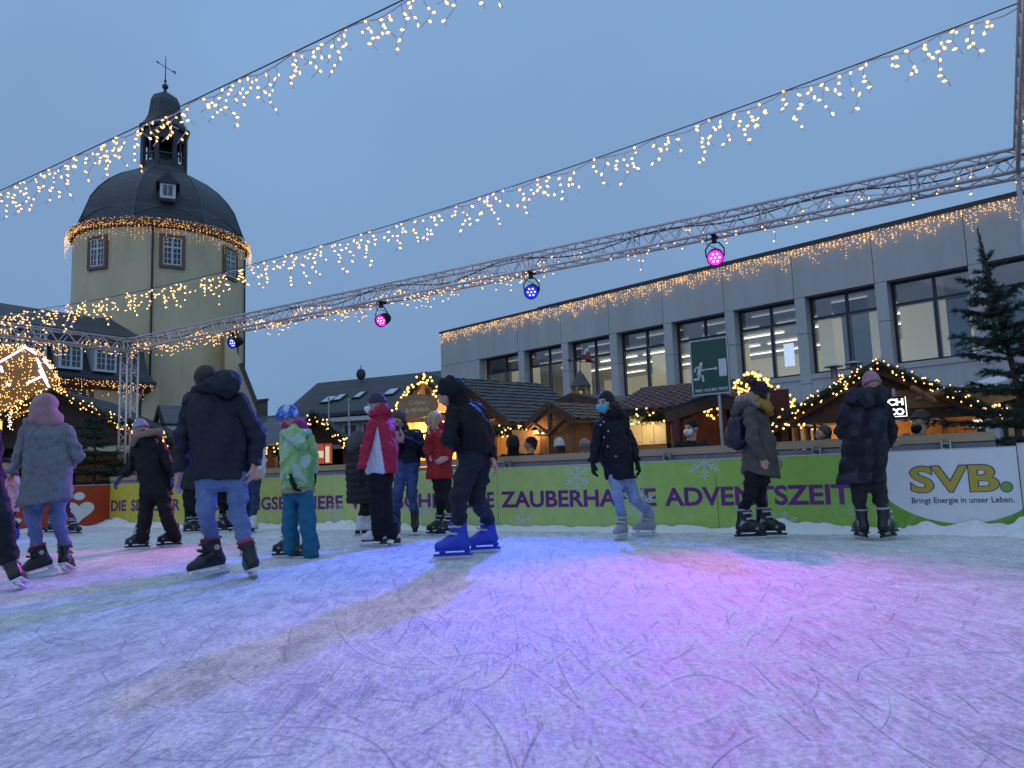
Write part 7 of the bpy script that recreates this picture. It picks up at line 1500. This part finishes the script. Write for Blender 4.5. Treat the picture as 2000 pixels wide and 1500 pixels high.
def dark_stall(label, A, B, zr, Ln, seed, nb, lit=5, roof=None, left=True, right=True, rad=.16, nleaf=1400, wall=None, front=0.0):
    t, G, q = hut('dark_stall', label, A, B, zr, Ln, roof or m_felt, wall or m_darkwood, counter=1.1, lit=lit, over=.2)
    pts = ([q['A'] - q['nn'] * .1] if left else []) + [q['apex'] - q['nn'] * .1] + ([q['B'] - q['nn'] * .1] if right else [])
    garland('lit garland on the ' + label.split(',')[0], pts, rad, nleaf, nb, seed, r=.02, l=.05, outward=-q['nn']); return t, G, q
xw = Vector((1, .12, 0)).normalized()
a_ = P(60, 764, 20.5); e_ = P(60, 880, 20.5); dark_stall('dark stall under the giant light ball, left of the truss column', Vector((a_.x, a_.y, e_.z)) - xw * 2.6, Vector((a_.x, a_.y, e_.z)) + xw * 3.75, a_.z, 4.0, 31, 150, lit=1.2)
garland('second garland of warm bulbs sloping down behind the lavender hat', [P(228, 822, 19.5), P(262, 832, 19.3), P(345, 868, 19.0)], .20, 700, 75, 32, r=.022, l=.05)
bulbs_cloud('fairy_lights', 'thin vertical chain of white bulbs in the dark stall at the far left', lambda rd: P(16 + rd.random() * 10 , 800 + rd.random() * 40, 19.9), 22, .018, .04, loc=P(20, 820, 19.9), seed=12, matb=glow('white_bulb', (1, .92, .75), 2.0, sampled=False))
lw = thing('lit_window', 'narrow yellow lit window of the dark stall at the far left edge', 'window', P(0, 830, 20.2)); b = MB(); b.obox(P(-14, 842, 20.2), (.22, 0, 0), (0, .03, 0), (0, 0, .26)); b.build('pane', glow('yellow_window', (1, .72, .22), 1.0), lw); b = MB(); b.obox(P(-15, 843, 20.25), (.26, 0, 0), (0, .03, 0), (0, 0, .30)); b.build('frame', m_trim, lw)
a_ = P(310, 794, 25); e_ = P(283, 833, 25)
tt, GG, qq = hut('timbered_stall', 'black and white timbered gable in front of the cream tower', Vector((a_.x, a_.y, e_.z)) - HA * .62 + Vector((0, 0, 0)), Vector((a_.x, a_.y, e_.z)) + HA * .62, a_.z, 2.6, m_greyslat, m_white, counter=None, over=.08, bargemat=m_black)
for u, w_ in ((qq['iw'] / 2 - .04, .08), ): MB().obox(GG(u, -.02, qq['wallz'] - .6), qq['ax'] * w_, qq['nn'] * .018, ZV * (a_.z - qq['wallz'] + .45)).build('timber', m_black, tt)
MB().obox(GG(0, -.021, qq['wallz'] - .05), qq['ax'] * qq['iw'], qq['nn'] * .018, ZV * .09).build('timber', m_black, tt)
sa, sb = P(488, 872, 21.0), P(592, 866, 21.0); sb.z = sa.z; t = thing('slatted_stall', 'low stall with grey slatted roof behind the tall man and the child', 'market stall', Vector((sa.x, sa.y, GROUND_Z)), 'market huts round the rink'); dv = (sb - sa); dn = Vector((-dv.y, dv.x, 0)).normalized()
rzv = P(520, 820, 22.6).z - sa.z; b = MB(); b.prism([sa, sb, sb + dn * 1.6 + ZV * rzv, sa + dn * 1.6 + ZV * rzv], ZV * .06); b.build('roof', m_greyslat, t)
b = MB(); b.obox(Vector((sa.x, sa.y, GROUND_Z)) + dn * .5, dv, dn * .06, ZV * (sa.z - GROUND_Z + .1)); b.build('wall', m_woodh, t); b = MB(); b.obox(Vector((sa.x, sa.y, GROUND_Z)) + dn * .1 + dv * .45, dv.normalized() * .08, dn * .08, ZV * (sa.z - GROUND_Z + .05)); b.build('post', m_trim, t)
garland('short garlands of warm bulbs under the slatted roof', [sa - dn * .05 + dv * .15 - ZV * .05, sa + dv * .5 - ZV * .22 - dn * .05, sa + dv * .9 - ZV * .10 - dn * .05], .10, 500, 30, 33, r=.02)
warm_lamp(sa + dv * .4 - dn * .4 - ZV * .3, 6)
a_ = P(614, 810, 19.5); e_ = P(690, 880, 19.5); wv = Vector((1, .1, 0)).normalized(); hwid = (e_.x - a_.x)
t, G, q = dark_stall('dark stall with a red and white lit window, right of the child', Vector((a_.x, a_.y, e_.z)) - wv * hwid, Vector((a_.x, a_.y, e_.z)) + wv * hwid, a_.z, 3.0, 34, 60, lit=0, rad=.15)
wc = P(634, 886, 19.4); b = MB(); b.obox(wc - Vector((.2, 0, .25)), (.40, 0, 0), (0, .03, 0), (0, 0, .50)); wn_ = b.build('window', mat('lit_red_display', (.4, .05, .03), emis=(1, .18, .08), estr=.22), t); b = MB(); b.obox(wc - Vector((.2, .012, .1)), (.17, 0, 0), (0, .01, 0), (0, 0, .17)); b.obox(wc - Vector((-.02, .012, .22)), (.10, 0, 0), (0, .01, 0), (0, 0, .40)); b.build('pane', glow('pale_window', (1, .85, .6), .55), wn_); b = MB()
for x in (-.21, -.005, .19): b.obox(wc + Vector((x, -.02, -.26)), (.02, 0, 0), (0, .006, 0), (0, 0, .52))
b.build('frame', m_trim, wn_)
lt_ = thing('lantern', 'small yellow lantern on the square beside the dark quilted coat', 'lantern', P(687, 886, 18.0)); MB().obox(P(685, 893, 18.0), (.055, 0, 0), (0, .055, 0), (0, 0, .20)).build('glass', glow('lantern_glow', (1, .8, .4), 1.0), lt_); p0 = P(687, 893, 18.0); MB().tube([Vector((p0.x + .03, p0.y + .03, GROUND_Z)), p0], .02, 6).build('post', m_black, lt_)

# ------------------------------------------------------------------ fir trees
def fir(label, base, h, rad, seed, whorl=.22, dens=1.0, rise=.25, droop=.35, start=.12, leader=.35, thick=1.0, group='fir trees by the rink', nl=.045, lean=0.0, tap=.8):
    rd = random.Random(seed); base = Vector(base); t = thing('fir_tree', label, 'fir tree', base, group)
    tip = base + Vector((lean + rd.uniform(-.05, .05), rd.uniform(-.05, .05), h)); tk = MB(); pts = [base + (tip - base) * (i / 8) + Vector((rd.gauss(0, .008), rd.gauss(0, .008), 0)) * (i > 0) for i in range(9)]
    tk.tube(pts, [.055 * h / 3.2 * thick * (1 - .88 * i / 8) for i in range(9)], 8); cr_ = MB(); br_ = MB()
    def needles(p0, p1, n, ln):
        d = (p1 - p0).normalized()
        for _ in range(n):
            f = rd.random(); q = p0 + (p1 - p0) * f; v = Vector((rd.gauss(0, 1), rd.gauss(0, 1), rd.gauss(.25, .8))); v = (v - d * v.dot(d)); v.normalize(); e = q + (v * .8 + d * .75) * ln * rd.uniform(.7, 1.2); s = d.cross(v) * ln * .10
            cr_.add([q - s, q + s, e + s * .4, e - s * .4], [(0, 1, 2, 3)])
    needles(base + (tip - base) * (1 - leader / h), tip, int(60 * dens), nl)
    z = h * start; ph = rd.random() * 6
    while z < h - leader * .6:
        f = z / h; R_ = rad * (1 - f) ** tap * rd.uniform(.85, 1.1) + .10; nb = rd.randint(5, 7); ph += .5
        for k in range(nb):
            if rd.random() < (.06 if tap < 1 or f < .5 else .38): continue
            a = ph + 6.283 * k / nb + rd.uniform(-.25, .25); dirv = Vector((math.cos(a), math.sin(a), 0)); L_ = R_ * rd.uniform(.72, 1.15); o = base + (tip - base) * (z / h + rd.uniform(-.01, .01)); pts = []
            ris = rise * (1 if f > .5 else .35 + f)
            for i in range(6):
                g = i / 5; pts.append(o + dirv * (L_ * g) + ZV * (L_ * (ris * g - droop * g * g * (1 - f * .6) + .10 * g ** 4)))
            br_.tube(pts, [.016 * (1 - .8 * i / 5) * thick * (.5 + R_ / rad) for i in range(6)], 4, cap=False)
            for i in range(1, 6):
                needles(pts[i - 1], pts[i], int(16 * dens * L_ / .5 + 5), nl)
                for sgn in (-1, 1):
                    if L_ < .2: continue
                    sd = dirv.cross(ZV) * sgn; l2 = L_ * .42 * (1 - abs(i / 5 - .45)) * rd.uniform(.6, 1.1); q0 = pts[i]; q1 = q0 + (sd * .75 + dirv * .65).normalized() * l2 + ZV * rd.uniform(-.06, .03)
                    br_.tube([q0, q1], [.005, .002], 3, cap=False); needles(q0, q1, int(38 * dens * l2 / .3 + 4), nl)
        z += whorl * rd.uniform(.75, 1.2) * (1 if f < .7 else .8)
    tk.build('trunk', m_bark, t); br_.build('limb', m_bark, t); tag(cr_.build('crown', m_needle, t), None); return t
bt = P(1990, 900, 9.4); fir('tall sparse fir tree with a bare leader at the right edge of the rink', (bt.x + .34, bt.y, GROUND_Z), P(1950, 447, 9.4).z - GROUND_Z, 1.45, 41, whorl=.21, dens=1.6, lean=-.54, tap=1.25, rise=.40, droop=.32, leader=.6, start=.20, nl=.055)
for i, (px, py, D, lb_, rad) in enumerate([(188, 786, 18.6, 'fir tree with a long bare tip just left of the truss column', .95), (150, 838, 18.9, 'short bushy fir left of the taller fir by the truss column', .8), (226, 872, 18.9, 'low fir standing behind the truss column', .6), (322, 880, 18.6, 'small dark fir behind the person in the fur collar', .5)]):
    p0 = P(px, py, D); fir(lb_, (p0.x, p0.y, GROUND_Z), p0.z - GROUND_Z, rad, 50 + i, whorl=.24, dens=.9, leader=.5, nl=.06)
